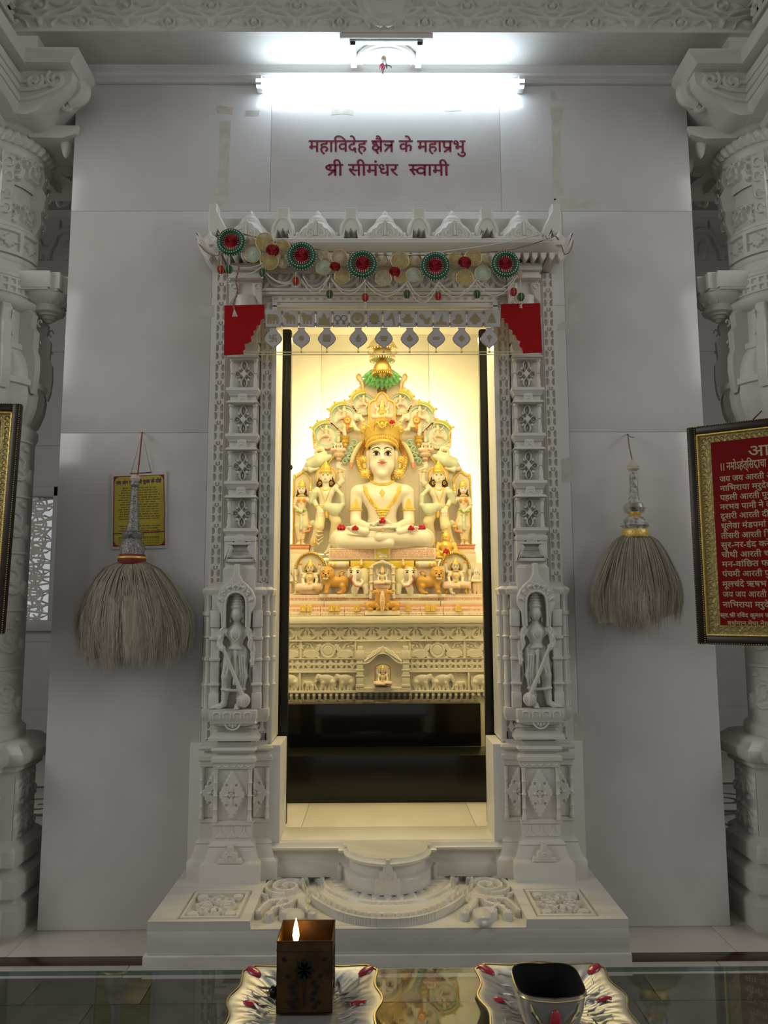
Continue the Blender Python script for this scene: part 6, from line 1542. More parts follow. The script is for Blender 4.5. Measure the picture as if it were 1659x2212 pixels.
# tree crown of leaves, trunk
m = lmb(V0); m.lathe([(13, 322), (10, 345), (12, 360), (20, 372)], (0, 4, 0), 16); lbuild(m, 'tree_trunk', M['brown'], sv)
def leafblade(a, b, w_, y, bulge=3):
    dx, dz = b[0]-a[0], b[1]-a[1]; Ln = math.hypot(dx, dz); nx, nz = -dz/Ln, dx/Ln; Pg = []
    for i in range(8):
        t = i/7; ww = w_*math.sin(PI*(.12+.88*t)**.9)*(1 if i < 7 else .05)
        Pg.append([(a[0]+dx*t+nx*ww*u, y-bulge*math.sin(PI*min(t*1.1, 1))-(2.4*(1-abs(u)))-6*t*(1-t), a[1]+dz*t+nz*ww*u) for u in (-1, -.5, 0, .5, 1)])
    return Pg
for (n_, sp, L0, y, z0, w_) in ((13, 84, 45, -12, 392, 7.4), (9, 72, 39, -20, 396, 7.0), (6, 50, 28, -27, 398, 6.2)):
    for k in range(n_):
        t = math.radians(-sp+2*sp*k/(n_-1)); a = (12*math.sin(t), z0); b = (L0*1.02*math.sin(t), z0-5-L0*.78*math.cos(t)**.8)
        m = lmb(V0); m.grid(leafblade(a, b, w_, y)); lbuild(m, 'tree_leaf', M['green'], sv)
m = lmb(V0); m.ball((0, -4, 390), (26, 16, 16), 16, 10); lbuild(m, 'leaf_core', M['green'], sv)
for q in (-1, 1):
    m = lmb(V0); m.prism([(q*44, 352), (q*47, 372), (q*56, 380), (q*54, 390), (q*48, 392), (q*44, 384), (q*39, 372), (q*40, 352)], -8, 4, 1.5); lbuild(m, 'finial_leaf', M['salmon'], sv)
    m = lmb(V0); m.tube([(q*p[0], -9, p[1]) for p in ((44, 354), (49, 372), (56, 382), (52, 391), (47, 388))], 1.6, 6); lbuild(m, 'finial_edge', M['goldpaint'], sv)
# centre niche over the crown
m = lmb(V0); m.prism([(-27, 276), (-27, 318), (-22, 326), (-14, 330), (-9, 340), (0, 346), (9, 340), (14, 330), (22, 326), (27, 318), (27, 276)], -14, 2, 1); lbuild(m, 'niche_ground', M['salmon'], sv)
m = lmb(V0); m.tube([(-28, -15, 276), (-28, -15, 318), (-22, -15, 327), (-14, -15, 331), (-9, -15, 341), (0, -15, 347), (9, -15, 341), (14, -15, 331), (22, -15, 327), (28, -15, 318), (28, -15, 276)], 2.4, 8); lbuild(m, 'niche_rim', M['gold'], sv)
sculpt('niche_figure', small_seated(), PM, sv, 1.6, V0((0, -18, 284)), V0.s*.75)
V0.sculpt('gilt_plaque', [egg((0, -24, 297), (11, 3, 12), 1), egg((0, -24, 311), (6, 3, 11), 2), tor((0, -26, 297), 8, 1.4, (0, 1, 0), .3), egg((0, -27, 297), (3, 2, 4), .5), tor((0, -26, 310), 4, 1.2, (0, 1, 0), .3)], M['bronze'], sv, .9)
# roundels with dancing figures
def dancer(k=0):
    B = [egg((0, -3, 22), (3.6, 3.4, 4.6), .6, 0), egg((0, -2, 22.5), (4.2, 4, 4.4), .3, 3), cap((0, -3, 26), (0, -3, 29), 3.4, 1.4, .5, 2), cap((0, -2, 18), (0, -1, 8), 4.6, 3.6, 1.5, 0), tor((0, -2, 15), 4.4, .8, (0, .3, 1), .3, 2), egg((0, -2, 5), (6, 4.5, 4), 1, 1)]
    B += chain([(-4, -2, 16), (-10, -4, 14), (-8, -7, 8)], [1.8, 1.5, 1.3], .5, 0)+chain([(4, -2, 16), (10, -3, 18), (13, -6, 24)], [1.8, 1.5, 1.3], .5, 0)
    B += chain([(-3, -2, 4), (-9, -5, 0), (-4, -6, -8)], [3.4, 2.6, 1.8], .8, 1)+chain([(3, -2, 4), (11, -5, 1), (15, -5, -6)], [3.4, 2.6, 1.8], .8, 1)
    return B
for q in (-1, 1):
    for (x, y, r, mr) in ((786, 866, 27, 1), (743, 897, 33, 1), (704, 937, 31, 1)):
        cx_, cz_ = q*(826-x), 1190-y
        for r0, r1, dy, m_ in ((r*.84, r, 9, 'salmon'), (r*.68, r*.85, 7, 'aqua'), (0, r*.7, 4, 'pale')):
            m = lmb(V0); m.lathe([(max(r0, .1), 0), (max(r0, .1), dy), (r1-.6, dy), (r1, dy-1), (r1, 0)], (0, 0, 0), 36, M=lambda p: (cx_+p[0], -p[2], cz_+p[1])); lbuild(m, 'roundel_ring', M[m_], sv)
        m = lmb(V0)
        for k in range(30): m.ball((cx_+r*.92*math.cos(2*PI*k/30), -9.5, cz_+r*.92*math.sin(2*PI*k/30)), 1.2, 5, 4)
        lbuild(m, 'roundel_beads', M['pink'], sv)
        o_ = V0((cx_, -6, cz_-5)); sculpt('dancer', dancer(), PM, sv, 1.0, o_, V0.s*(r/31), q)
        # ribbon canopy across the top of the roundel
        for dr, m_ in ((0, 'lime'), (3, 'yellow'), (-3, 'ochre')):
            m = lmb(V0); m.tube([(cx_+q*(r+dr)*math.cos(t), -11, cz_+(r+dr)*math.sin(t)*.95) for t in [.35+j*.16 for j in range(9)]]+[(cx_+q*(-r*.1), -11, cz_+r*1.02+dr)], [1.0]+[1.8]*8+[1.0], 6); lbuild(m, 'roundel_ribbon', M[m_], sv)
        m = lmb(V0)
        for t, s_ in ((.45, 1), (1.0, .8), (1.6, .7)):
            m.tube([(cx_+q*(r+p[0])*math.cos(t)*1.02, -9, cz_+(r+p[0])*math.sin(t)*1.02+p[1]) for p in ((0, 0), (5*s_, 2), (8*s_, 0), (6*s_, -3))], [2, 2.4, 1.8, .8], 6)
        lbuild(m, 'roundel_crest', M['goldpaint'], sv)
    # saddled elephants beside the crown
    Pq = lambda x, y, d=0: (q*(826-x), d, 1190-y)
    B = [egg(Pq(754, 912, -12), (15, 8, 13), 3, 0), egg(Pq(773, 898, -15), (9.5, 7, 9.5), 2.5, 0)]+chain([Pq(779, 900, -20), Pq(785, 910, -22), Pq(789, 922, -22), Pq(793, 926, -22)], [4.6, 3.4, 2.5, 2], 1.5, 0)+[egg(Pq(768, 901, -21), (4, 1.6, 6), .6, 0)]
    B += chain([Pq(745, 918, -14), Pq(744, 930, -14), Pq(745, 937, -14)], [6, 4.6, 4], 2, 0)+chain([Pq(765, 918, -14), Pq(769, 926, -15), Pq(776, 928, -15)], [5.6, 4, 3.4], 2, 0)
    B += [egg(Pq(751, 908, -15), (9.5, 7.5, 13), .6, 4), egg(Pq(751, 922, -18), (3, 4, 8), .5, 4), tor(Pq(751, 908, -22.5), 4.4, 1, (0, 1, 0), .2, 2), cap(Pq(741, 921, -18), Pq(764, 921, -18), 1.6, 1.6, .3, 2), egg(Pq(775, 890, -20), (5, 3, 2.4), .4, 2)]
    V0.sculpt('saddled_elephant', B, PM, sv, 1.0)
    m = lmb(V0); px_, _, pz_ = Pq(746, 954); m.lathe([(2, -10), (5, -6), (4, -2), (8, 0), (9, 4), (6, 6), (9, 10), (10, 13), (5, 14)], (px_, -12, pz_), 14); lbuild(m, 'bracket_cup', M['goldpaint'], sv)
    # musician on a lotus, curls, festoon pole
    sculpt('musician', small_seated(), [M['pale'], M['salmon'], M['salmon'], M['hair'], M['pale']], sv, 1.6, V0(Pq(731, 975, -10)), V0.s*.55, q)
    m = lmb(V0); px_, _, pz_ = Pq(732, 990); m.lathe([(2, -6), (7, -2), (6, 2), (12, 5), (14, 9), (10, 12), (13, 16), (6, 17)], (px_, -10, pz_), 14); lbuild(m, 'lotus_cup', M['salmon'], sv)
    m = lmb(V0)
    for (x, y, r, a0, tn) in ((765, 955, 8, 1.0, 1.2), (757, 967, 7, -1.2, -1.2), (754, 984, 8, .6, 1.3), (746, 995, 7, 2.2, -1.2)):
        m.tube([(q*(826-x)+q*p[0], -8, 1190-y+p[1]) for p in spiral(0, 0, r, 1.5, a0, tn, 14)], 2.2, 6)
    lbuild(m, 'curl_carving', M['aqua'], sv)
    m = lmb(V0); m.tube([Pq(x, y, -18) for x, y in ((783, 955), (776, 962), (769, 974), (763, 988), (760, 1000))], [3, 5, 5.6, 5, 4.4], 10); lbuild(m, 'festoon_pole', M['ochre'], sv)
    m = lmb(V0); m.tube([Pq(760, 1000, -18), Pq(759, 1012, -18)], [5, 3.6], 10); lbuild(m, 'pole_end', M['pink'], sv)
    # flying attendant cloth with gold edge, horse and outer ribbons
    B = chain([Pq(712, 985, -10), Pq(690, 996, -16), Pq(668, 1004, -12), Pq(655, 1014, -6)], [6, 13, 9, 4], 4, 0)+chain([Pq(700, 978, -8), Pq(684, 988, -12), Pq(664, 992, -8)], [7, 8, 4], 3, 0)
    V0.sculpt('flying_cloth', B, M['mint'], sv, 1.3)
    B = chain([Pq(664, 1005, -14), Pq(672, 1016, -18), Pq(684, 1014, -18)], [4.5, 5, 3.4], 2)+[egg(Pq(662, 1012, -12), (7, 6, 6), 2), egg(Pq(688, 1012, -18), (4, 3, 3.4), 1)]
    V0.sculpt('flying_figure', B, M['pale'], sv, 1.1)
    B = [egg(Pq(690, 968, -10), (11, 6, 6), 2), egg(Pq(680, 962, -12), (5, 4, 6), 2)]+chain([Pq(697, 970, -10), Pq(701, 978, -12)], [4, 2.6], 1)+chain([Pq(683, 970, -12), Pq(680, 978, -12)], [4, 2.6], 1)
    V0.sculpt('leaping_horse', B, M['pale'], sv, 1.1)
    for pts in (((676, 930), (680, 942), (676, 954), (682, 964)), ((682, 962), (690, 966), (694, 974)), ((720, 985), (714, 994), (708, 1004)), ((672, 1000), (664, 1004), (658, 1012))):
        m = lmb(V0); m.tube([Pq(x, y, -14) for x, y in pts], 1.9, 6); lbuild(m, 'gold_edging', M['goldpaint'], sv)
    # outer niche frame with beads
    fr = [(634, 1178), (634, 1036), (640, 1028), (648, 1024), (654, 1018), (662, 1022), (668, 1030), (672, 1040), (670, 1056)]
    m = lmb(V0); m.tube([Pq(x, y, -7) for x, y in fr], 2.2, 8)
    for a, b in zip(fr[:-1], fr[1:]):
        n_ = max(1, int(math.hypot(b[0]-a[0], b[1]-a[1])/4))
        for k in range(n_): m.ball(Pq(a[0]+(b[0]-a[0])*k/n_, a[1]+(b[1]-a[1])*k/n_, -8.5), 1.8, 6, 5)
    lbuild(m, 'outer_frame', M['gold'], sv)

# ---------------------------------------------------------------- standing attendants
ATM = [M['pale'], M['ochre'], M['gold'], M['hair'], M['mint'], M['orange'], M['pink']]
def face(LL, r, Bd, cx_, zc, k, q, hair=None):
    f = MB(); FYa = lambda x, z: front_y(Bd, x, z)
    for x in (-4.6*k, 4.6*k):
        y = FYa(cx_+x, zc); f.ball((cx_+x, y-.1, zc), (1.5*k, .7*k, .9*k), 8, 6).tube([(cx_+x-2.6*k, FYa(cx_+x-2.6*k, zc)-.3, zc+.2), (cx_+x, y-.8*k, zc+1.3*k), (cx_+x+2.6*k, FYa(cx_+x+2.6*k, zc)-.3, zc+.2)], .35*k, 5)
        f.tube([(cx_+x-3.4*k, FYa(cx_+x-3.4*k, zc+3.6*k)-.3, zc+3.2*k), (cx_+x, FYa(cx_+x, zc+4.6*k)-.4, zc+4.5*k), (cx_+x+3.4*k, FYa(cx_+x+3.4*k, zc+3.4*k)-.3, zc+3.2*k)], .42*k, 5)
    f.v = [LL((q*p[0], p[1], p[2])) for p in f.v]; f.build('eye_lines', M['ink'], r)
    g = MB().ball((cx_, FYa(cx_, zc-8.4*k)+.1, zc-8.4*k), (2.6*k, .9*k, 1.0*k), 8, 5); g.v = [LL((q*p[0], p[1], p[2])) for p in g.v]; g.build('lips', M['lips'], r)
def attendant(q):
    """q = 1 built as on the left of the figure (raised arm towards the figure), q = -1 mirrored"""
    LL = Loc(703 if q > 0 else 1652-703, 1200, 5.06)
    r = thing('attendant_figure', 'larger standing painted marble attendant with raised arm, '+('left' if q > 0 else 'right')+' of the seated figure', 'statue', LL.o, 'standing attendants')
    H = [egg((0, -6, 172), (11.5, 10, 14.5), 3, 0), egg((0, -10, 164), (8.5, 7, 7), 3, 0), egg((0, -16, 171), (2, 2.6, 3.4), 1.5, 0), egg((-12, -4, 170), (2, 3, 6), .8, 0), egg((12, -4, 170), (2, 3, 6), .8, 0)]
    B = H+[cap((0, -4, 160), (0, -2, 148), 7, 8, 2, 0), egg((0, -2, 136), (19, 11, 13), 4, 0), cap((0, -2, 132), (-1, 0, 108), 15, 13, 4, 0), egg((0, -2, 100), (15, 11, 9), 4, 1)]
    # arm on the far side bent down to the thigh
    B += chain([(-19, -2, 143), (-27, -4, 122), (-16, -14, 102)], [7, 5.8, 4.4], 2, 0)+[egg((-12, -17, 95), (6, 4.5, 7), 1.5, 0)]+[cap((-16+3*k, -20, 92), (-15+3*k, -19, 85), 1.7, 1.3, .5, 0) for k in range(4)]+[cap((-7, -18, 98), (-4, -19, 92), 1.7, 1.3, .5, 0)]
    # raised arm with open hand
    B += chain([(19, -2, 144), (35, -4, 162), (31, -8, 184)], [7, 5.8, 4.2], 2, 0)+[egg((28, -10, 194), (6, 4, 7), 1.5, 0)]+chain([(30, -12, 190), (38, -13, 187), (44, -13, 184)], [2.2, 1.8, 1.3], .5, 0)+[cap((24+3*k, -12, 198), (27+4.4*k, -14, 203-k), 1.7, 1.3, .5, 0) for k in range(3)]
    # legs crossing, weight on the outer one
    B += chain([(-8, -2, 100), (-13, -16, 62), (-24, -8, 30), (-28, -6, 14)], [11.5, 10.5, 7.5, 5.4], 4, 1)+chain([(-28, -6, 16), (-30, -6, 5)], [6, 5], 1.5, 0)+chain([(-30, -8, 4), (-18, -14, 3)], [5, 3.4], 1.5, 0)
    B += chain([(9, -2, 98), (24, -14, 72), (16, -6, 44)], [11.5, 10.5, 7.8], 4, 1)+chain([(16, -6, 44), (11, -6, 24), (6, -8, 10)], [7, 5.2, 4], 2, 0)+chain([(6, -10, 9), (0, -14, 3)], [4.4, 3.2], 1, 0)
    # cloth folds, sash
    for t in range(5): B += chain([(-22+1*t, -20+t, 60-8*t), (-14, -27+t*1.5, 58-9*t), (-4, -20, 56-6*t)], [1.2, 1.5, 1.0], .8, 1)
    B += chain([(4, -14, 104), (22, -20, 98), (40, -8, 110)], [9, 13, 3], 4, 4)+chain([(22, -6, 146), (36, -8, 130), (38, -6, 108), (36, -6, 96)], [4, 4.5, 5, 3], 2, 4)+chain([(-24, -10, 136), (-30, -6, 118)], [7.4, 6.6], 1, 4)
    B += [egg((-26, -4, 70), (8, 4, 7), 2, 4), egg((-34, -4, 62), (6, 3, 3), 1, 2)]
    LL.sculpt('body', B, ATM, r, 1.15, q)
    m = MB()
    G = [cap((0, -4, 182), (0, -4, 188), 12.5, 12, .8), cap((0, -4, 190), (0, -4, 203), 11, 3.4, 1), cap((0, -4, 203), (0, -4, 209), 2.6, 1, .5)]+[tor((0, -4, 182+5*k), 12.6-k*1.6, 1.2, (0, 0, 1), .3) for k in range(3)]+[egg((0, -15, 188), (4, 2, 5), .5)]
    LL.sculpt('crown', G, M['gold'], r, 1.0, q)
    o = [egg((0, 3, 166), (17, 5, 13), 2), egg((-14, 2, 156), (7, 4, 9), 2), egg((14, 2, 156), (7, 4, 9), 2)]
    LL.sculpt('hair', o, M['hair'], r, 1.1, q)
    h = MB().lathe([(.1, 0), (22, 0), (22, 3), (20, 4), (.1, 2)], (0, 0, 0), 32, M=lambda p: (p[0], 8-p[2], 174+p[1])); h.v = [LL((q*p[0], p[1], p[2])) for p in h.v]; h.build('halo', M['ochre'], r)
    h = MB().tube([(22*math.cos(t), 5, 174+22*math.sin(t)) for t in [2*PI*k/32 for k in range(32)]], 1.6, 6, cyc=True); h.v = [LL((q*p[0], p[1], p[2])) for p in h.v]; h.build('halo_rim', M['gold'], r)
    FYa = lambda x, z: front_y(B, x, z)
    n_ = MB()
    for k in range(15):
        x = -10+20*k/14; z = 147-7*math.cos(x/10*PI/2); n_.ball((x, FYa(x, z)-.3, z), (1.6, 1.2, 2.2), 6, 5)
    for qq in (-1, 1):
        for k in range(12): t = k/11; x = qq*(12-11*t); z = 148-32*t; n_.ball((x, FYa(x, z)-.3, z), 1.5, 6, 5)
    n_.ball((0, FYa(0, 114)-.5, 113), (2, 1.4, 3), 6, 5)
    n_.v = [LL((q*p[0], p[1], p[2])) for p in n_.v]; n_.build('necklace', M['gold'], r)
    W_ = [tor((0, -1, 104), 14, 2.2, (0, .1, 1), .4)]+[egg((x, -15, 103), (2.4, 2, 3), .4) for x in (-8, 0, 8)]+[egg((4, -16, 90), (4.5, 2.5, 11), 1)]
    W_ += [tor((-27, -4, 124), 7, 1.3, (.2, .2, 1), .3), tor((-17.5, -12.5, 105), 5.4, 1.4, (-.6, .4, 1), .3), tor((31.5, -7.5, 181), 5.2, 1.4, (-.1, .1, 1), .3), tor((29, -3, 154), 7.2, 1.3, (.7, 0, .8), .3), tor((-28, -6, 20), 7, 1.4, (0, 0, 1), .3), tor((11, -6, 28), 6, 1.4, (0, 0, 1), .3), tor((-12, -8, 157), 2.6, .9, (0, 1, 0), .2), tor((12, -8, 157), 2.6, .9, (0, 1, 0), .2)]
    W_ += chain([(-22, -18, 26), (-25, -16, 36), (-22, -18, 18)], [2.5, 1, 1], .5)+[egg((18, -13, 46), (3, 2, 7), .6)]
    LL.sculpt('gold_ornament', W_, M['gold'], r, .9, q)
    face(LL, r, B, 0, 173.5, 1.05, q)
    rim = MB().box(-38, 34, -12, 6, -5, 0, 1).box(-38, 34, -12.6, -11, -1.5, 0, .3); rim.v = [LL((q*p[0], p[1], p[2])) for p in rim.v]; rim.build('standing_ledge', M['pale'], r)
def small_attendant(q):
    LL = Loc(651 if q > 0 else 1652-650, 1179, 5.07)
    r = thing('small_attendant', 'smaller standing painted marble attendant at the outer '+('left' if q > 0 else 'right')+' of the surround', 'statue', LL.o, 'small standing attendants')
    H = [egg((0, -5, 122), (8, 7.5, 10), 2, 0), egg((0, -8, 117), (5.5, 5, 5), 2, 0), egg((0, -12.2, 121), (1.3, 1.8, 2.4), 1, 0)]
    B = H+[cap((0, -3, 114), (0, -2, 106), 4.4, 5, 1.5, 0), egg((0, -2, 99), (12.5, 8, 8.5), 3, 0), cap((0, -2, 96), (0, 0, 78), 9.5, 8, 3, 0), egg((0, -1, 72), (11, 9, 8), 3, 1)]
    B += [egg((-5, -9, 97), (4.4, 3.4, 4.4), 1, 5), egg((5, -9, 97), (4.4, 3.4, 4.4), 1, 5)]
    B += chain([(-12, -2, 103), (-16, -3, 86), (-4, -13, 76)], [4, 3.4, 2.8], 1, 0)+[egg((0, -15, 74), (4.4, 3.5, 4), 1, 0)]+chain([(12, -2, 103), (20, -3, 92), (19, -6, 112)], [4, 3.4, 2.6], 1, 0)+[egg((19, -7, 116), (3.2, 3, 3.6), 1, 0)]
    B += chain([(-5, -1, 70), (-7, -5, 42), (-4, -3, 20), (-5, -4, 8)], [9, 7, 5, 3.4], 2.5, 1)+chain([(5, -1, 70), (9, -6, 44), (4, -3, 24), (3, -4, 10)], [9, 7.4, 5, 3.4], 2.5, 1)+chain([(-5, -5, 4), (-9, -9, 2)], [3.6, 2.6], .8, 0)+chain([(3, -5, 4), (7, -10, 2)], [3.6, 2.6], .8, 0)
    B += chain([(0, -11, 66), (1, -13, 52), (0, -11, 36)], [3, 3.4, 4], 1, 4)+chain([(12, -6, 62), (20, -7, 46), (18, -6, 32), (4, -9, 28)], [1.8, 2.4, 2.4, 2], 1, 6)
    LL.sculpt('body', B, ATM, r, 1.0, q)
    LL.sculpt('crown', [cap((0, -3, 129), (0, -3, 133), 8.8, 8.4, .6), cap((0, -3, 134), (0, -3, 146), 7.8, 1.2, .8)]+[tor((0, -3, 130+4*k), 8.8-1.3*k, .9, (0, 0, 1), .3) for k in range(3)], M['gold'], r, .9, q)
    LL.sculpt('hair', [egg((0, 2, 118), (11, 4, 11), 1), egg((-9, 1, 109), (4, 3, 5), 1), egg((9, 1, 109), (4, 3, 5), 1)], M['hair'], r, 1.0, q)
    W_ = [tor((0, -3, 106), 7.5, 1.8, (0, .5, 1), .4), egg((0, -11.5, 100), (2.2, 1.4, 5), .5), egg((0, -11, 92), (1.6, 1.2, 4), .4), tor((0, -1, 76), 10, 1.5, (0, 0, 1), .3), tor((0, -1, 66), 11.5, 1.3, (0, 0, 1), .3), tor((-5, -4, 12), 4.6, 1.1, (0, 0, 1), .3), tor((3, -4, 14), 4.6, 1.1, (0, 0, 1), .3), tor((-16, -3, 88), 4.2, 1, (0, .2, 1), .2), cap((19, -7, 120), (19, -7, 134), 3.4, 1.6, .6), egg((19, -7, 126), (4.2, 3.6, 4.6), .6)]
    LL.sculpt('gold_ornament', W_, M['gold'], r, .9, q)
    g = MB().ball((-8, -15, 74), (6, 3, 3.6), 10, 7).ball((8, -14, 77), (4.4, 2.6, 3.6), 10, 7); g.v = [LL((q*p[0], p[1], p[2])) for p in g.v]; g.build('green_leaf_offering', M['lime'], r)
    face(LL, r, B, 0, 122.5, .72, q)
for q in (1, -1): attendant(q); small_attendant(q)
# ---------------------------------------------------------------- arched side deities on the throne steps
def arched(q):
    LL = Loc(670 if q > 0 else 984, 1284, 4.86)
    r = thing('arched_deity', 'painted marble goddess seated in a round arch, '+('lower left, one leg over a pink seat' if q > 0 else 'lower right, on a gold footed bench'), 'statue', LL.o, 'arched seated deities')
    m = lmb(LL); m.box(-38, 37, -10, 20, -12, 2, 1.2); lbuild(m, 'deity_base', M['cream'], r)
    scribble('text_line', LL, -34, 34, -3.5, 4, r, M['redtext'], -10.2, 77+q)
    ap = [(-34, 0), (-34, 56)]+[(34*math.cos(t), 56+36*math.sin(t)) for t in [PI-PI*k/18 for k in range(1, 18)]]+[(34, 56), (34, 0)]
    m = lmb(LL); m.prism(ap, 4, 14, 1); lbuild(m, 'arch_back', M['cream'], r)
    m = lmb(LL); m.tube([(31*math.cos(t), 2, 56+33*math.sin(t)) for t in [PI-PI*k/24 for k in range(25)]], 3.6, 8)
    for k in range(24):
        t = PI-PI*(k+.5)/24; m.ball((31*math.cos(t), -2, 56+33*math.sin(t)), (2.4, 2, 2.4), 6, 5)
    lbuild(m, 'arch_rim', M['bronze'], r)
    for s_ in (-1, 1):
        m = lmb(LL); m.lathe([(4.4, 0), (4.4, 6), (3, 8), (3.2, 24), (4.4, 26), (3, 28), (3.2, 44), (5, 48), (5, 54)], (s_*31, 0, 0), 12); lbuild(m, 'arch_column', M['pale'], r)
        m = lmb(LL)
        for z in (6, 25, 46): m.tube([(s_*(31+4*math.cos(t)), -3, z+5*math.sin(t)) for t in [j*.6 for j in range(9)]], 1.1, 5)
        lbuild(m, 'column_scroll', M['goldpaint'], r)
    Bs = small_seated()
    sculpt('goddess', Bs, PM, r, 1.1, LL((0, -4, 12 if q < 0 else 8)), LL.s*1.03)
    L2 = lambda p: LL((p[0]*1.03, -4+p[1]*1.03, (12 if q < 0 else 8)+p[2]*1.03))
    face_dots(L2, r, 47, 1.0, -11.2)
    m = lmb(LL)
    if q > 0:
        m.ball((0, -4, 6), (26, 14, 9), 18, 10); lbuild(m, 'pink_seat', M['salmon'], r)
        m = lmb(LL); m.ball((19, -16, 10), (6, 4, 6), 12, 8); lbuild(m, 'gold_emblem', M['gold'], r)
    else:
        m.box(-27, 27, -16, 4, 13, 17, 1); lbuild(m, 'bench_top', M['goldpaint'], r)
        for s_ in (-1, 1):
            m = lmb(LL); m.tube([(s_*22, -12, 13), (s_*20, -14, 8), (s_*23, -12, 2)], [2.4, 3.4, 2.4], 8); lbuild(m, 'bench_leg', M['goldpaint'], r)
        m = lmb(LL); m.tube([(-10, -18, 18), (-12, -22, 10), (-9, -20, 3), (-5, -24, 2)], [4.5, 3.8, 2.8, 2], 8); lbuild(m, 'hanging_leg', M['pale'], r)
    h = lmb(LL); h.tube([(13*math.cos(t), 0, (58 if q < 0 else 54)+13*math.sin(t)) for t in [2*PI*k/24 for k in range(24)]], 1.3, 6, cyc=True); lbuild(h, 'halo_rim', M['goldpaint'], r)
for q in (1, -1): arched(q)
for (x, nm) in ((1029, 'right'), (622, 'left')):
    LL = Loc(x, 1284, 4.865); r = thing('edge_figure', 'narrow painted slab with a small standing figure at the '+nm+' end of the throne steps', 'statue', LL.o, 'edge figures')
    m = lmb(LL); m.box(-14, 14, 2, 12, 0, 68, 1).box(-15, 14, -8, 20, -12, 1, 1); lbuild(m, 'slab', M['cream'], r)
    B = [egg((0, -5, 45), (5.5, 5, 6.5), 1.5, 0), cap((0, -4, 50), (0, -4, 58), 5, 1.2, .8, 0), cap((0, -3, 38), (0, -3, 26), 7.5, 6, 2, 0), egg((0, -3, 21), (7.5, 6, 6), 2, 1)]+chain([(-3, -3, 20), (-4, -4, 10), (-4, -5, 2)], [5.5, 4, 3], 1, 1)+chain([(3, -3, 20), (4, -4, 10), (4, -5, 2)], [5.5, 4, 3], 1, 1)+chain([(-7, -3, 37), (-10, -5, 29), (-2, -11, 28)], [2.8, 2.4, 2.2], 1, 0)+chain([(7, -3, 37), (10, -5, 29), (2, -11, 28)], [2.8, 2.4, 2.2], 1, 0)+[tor((0, -3, 24), 6.8, 1, (0, 0, 1), .3, 2), egg((0, 0, 42), (8, 3, 6), .6, 3)]
    LL.sculpt('figure', B, PM, r, .9); face_dots(LL, r, 46, .8, -9.6)
# ---------------------------------------------------------------- small golden seated figure
LG = Loc(964, 1196, 4.93)
gf = thing('golden_figure', 'small golden seated figure behind the right hand arch', 'statue', LG.o)
B = [egg((0, -3, 37), (8.5, 8, 10), 2), egg((0, -6, 31), (6, 5, 5), 2), egg((0, -10.5, 36), (1.5, 2, 2.6), 1), egg((0, 0, 47), (5, 5, 3), 1.5), egg((-8.5, 0, 34), (2, 2.5, 5.5), .8), egg((8.5, 0, 34), (2, 2.5, 5.5), .8), cap((0, -1, 30), (0, 0, 24), 5, 6, 2), egg((0, 0, 17), (17, 9, 9), 3), cap((0, 0, 16), (0, 0, 4), 12, 11, 3)]
for q in (-1, 1): B += chain([(q*17, 0, 20), (q*21, -3, 6), (q*9, -16, 0)], [5.4, 4.6, 3.6], 1.5)+[cap((q*8, -4, -4), (q*27, -10, -4), 8, 8, 3)]
B += [egg((0, -4, -9), (28, 18, 4), 2)]
LG.sculpt('body', B, M['gold'], gf, 1.0)
# ---------------------------------------------------------------- three tiered hanging canopy
LC = Loc(826, 812, 5.0)
hc = thing('tiered_canopy', 'three tiered pale gold metal canopy hanging above the green tree', 'canopy', LC((0, 0, 90)), None)
M['palegold'] = mat('pale_gold', (.74, .64, .40), .3, .9, bump=.5, bscale=70)
for (z0, r_, h_, m_) in ((5, 22, 33, 'bronze'), (37, 27, 28, 'palegold'), (57, 32, 32, 'palegold')):
    m = lmb(LC); m.lathe([(r_*.93, -1), (r_, 1), (r_*1.02, 4), (r_*.94, 8), (r_*.86, h_*.45), (r_*.6, h_*.75), (r_*.25, h_*.93), (r_*.1, h_)], (0, 0, z0), 36); lbuild(m, 'canopy_dome', M[m_], hc)
    m = lmb(LC)
    for k in range(30): m.ball((r_*math.cos(2*PI*k/30), r_*math.sin(2*PI*k/30), z0-2.6), (1.4, 1.4, 2.4), 6, 5)
    for k in range(40): m.ball((r_*1.02*math.cos(2*PI*k/40), r_*1.02*math.sin(2*PI*k/40), z0+5), 1.0, 5, 4)
    lbuild(m, 'canopy_fringe', M[m_], hc)
m = lmb(LC); m.lathe([(0.1, -8), (3, -6), (7, -2), (9, 3), (4, 6)], (0, 0, 2), 14); lbuild(m, 'canopy_drop', M['bronze'], hc)
m = lmb(LC); m.tube([(0, 0, 86), (0, 0, (ZCE-LC.o[2])/LC.s)], .8, 6); lbuild(m, 'hanging_wire', M['bronze'], hc)
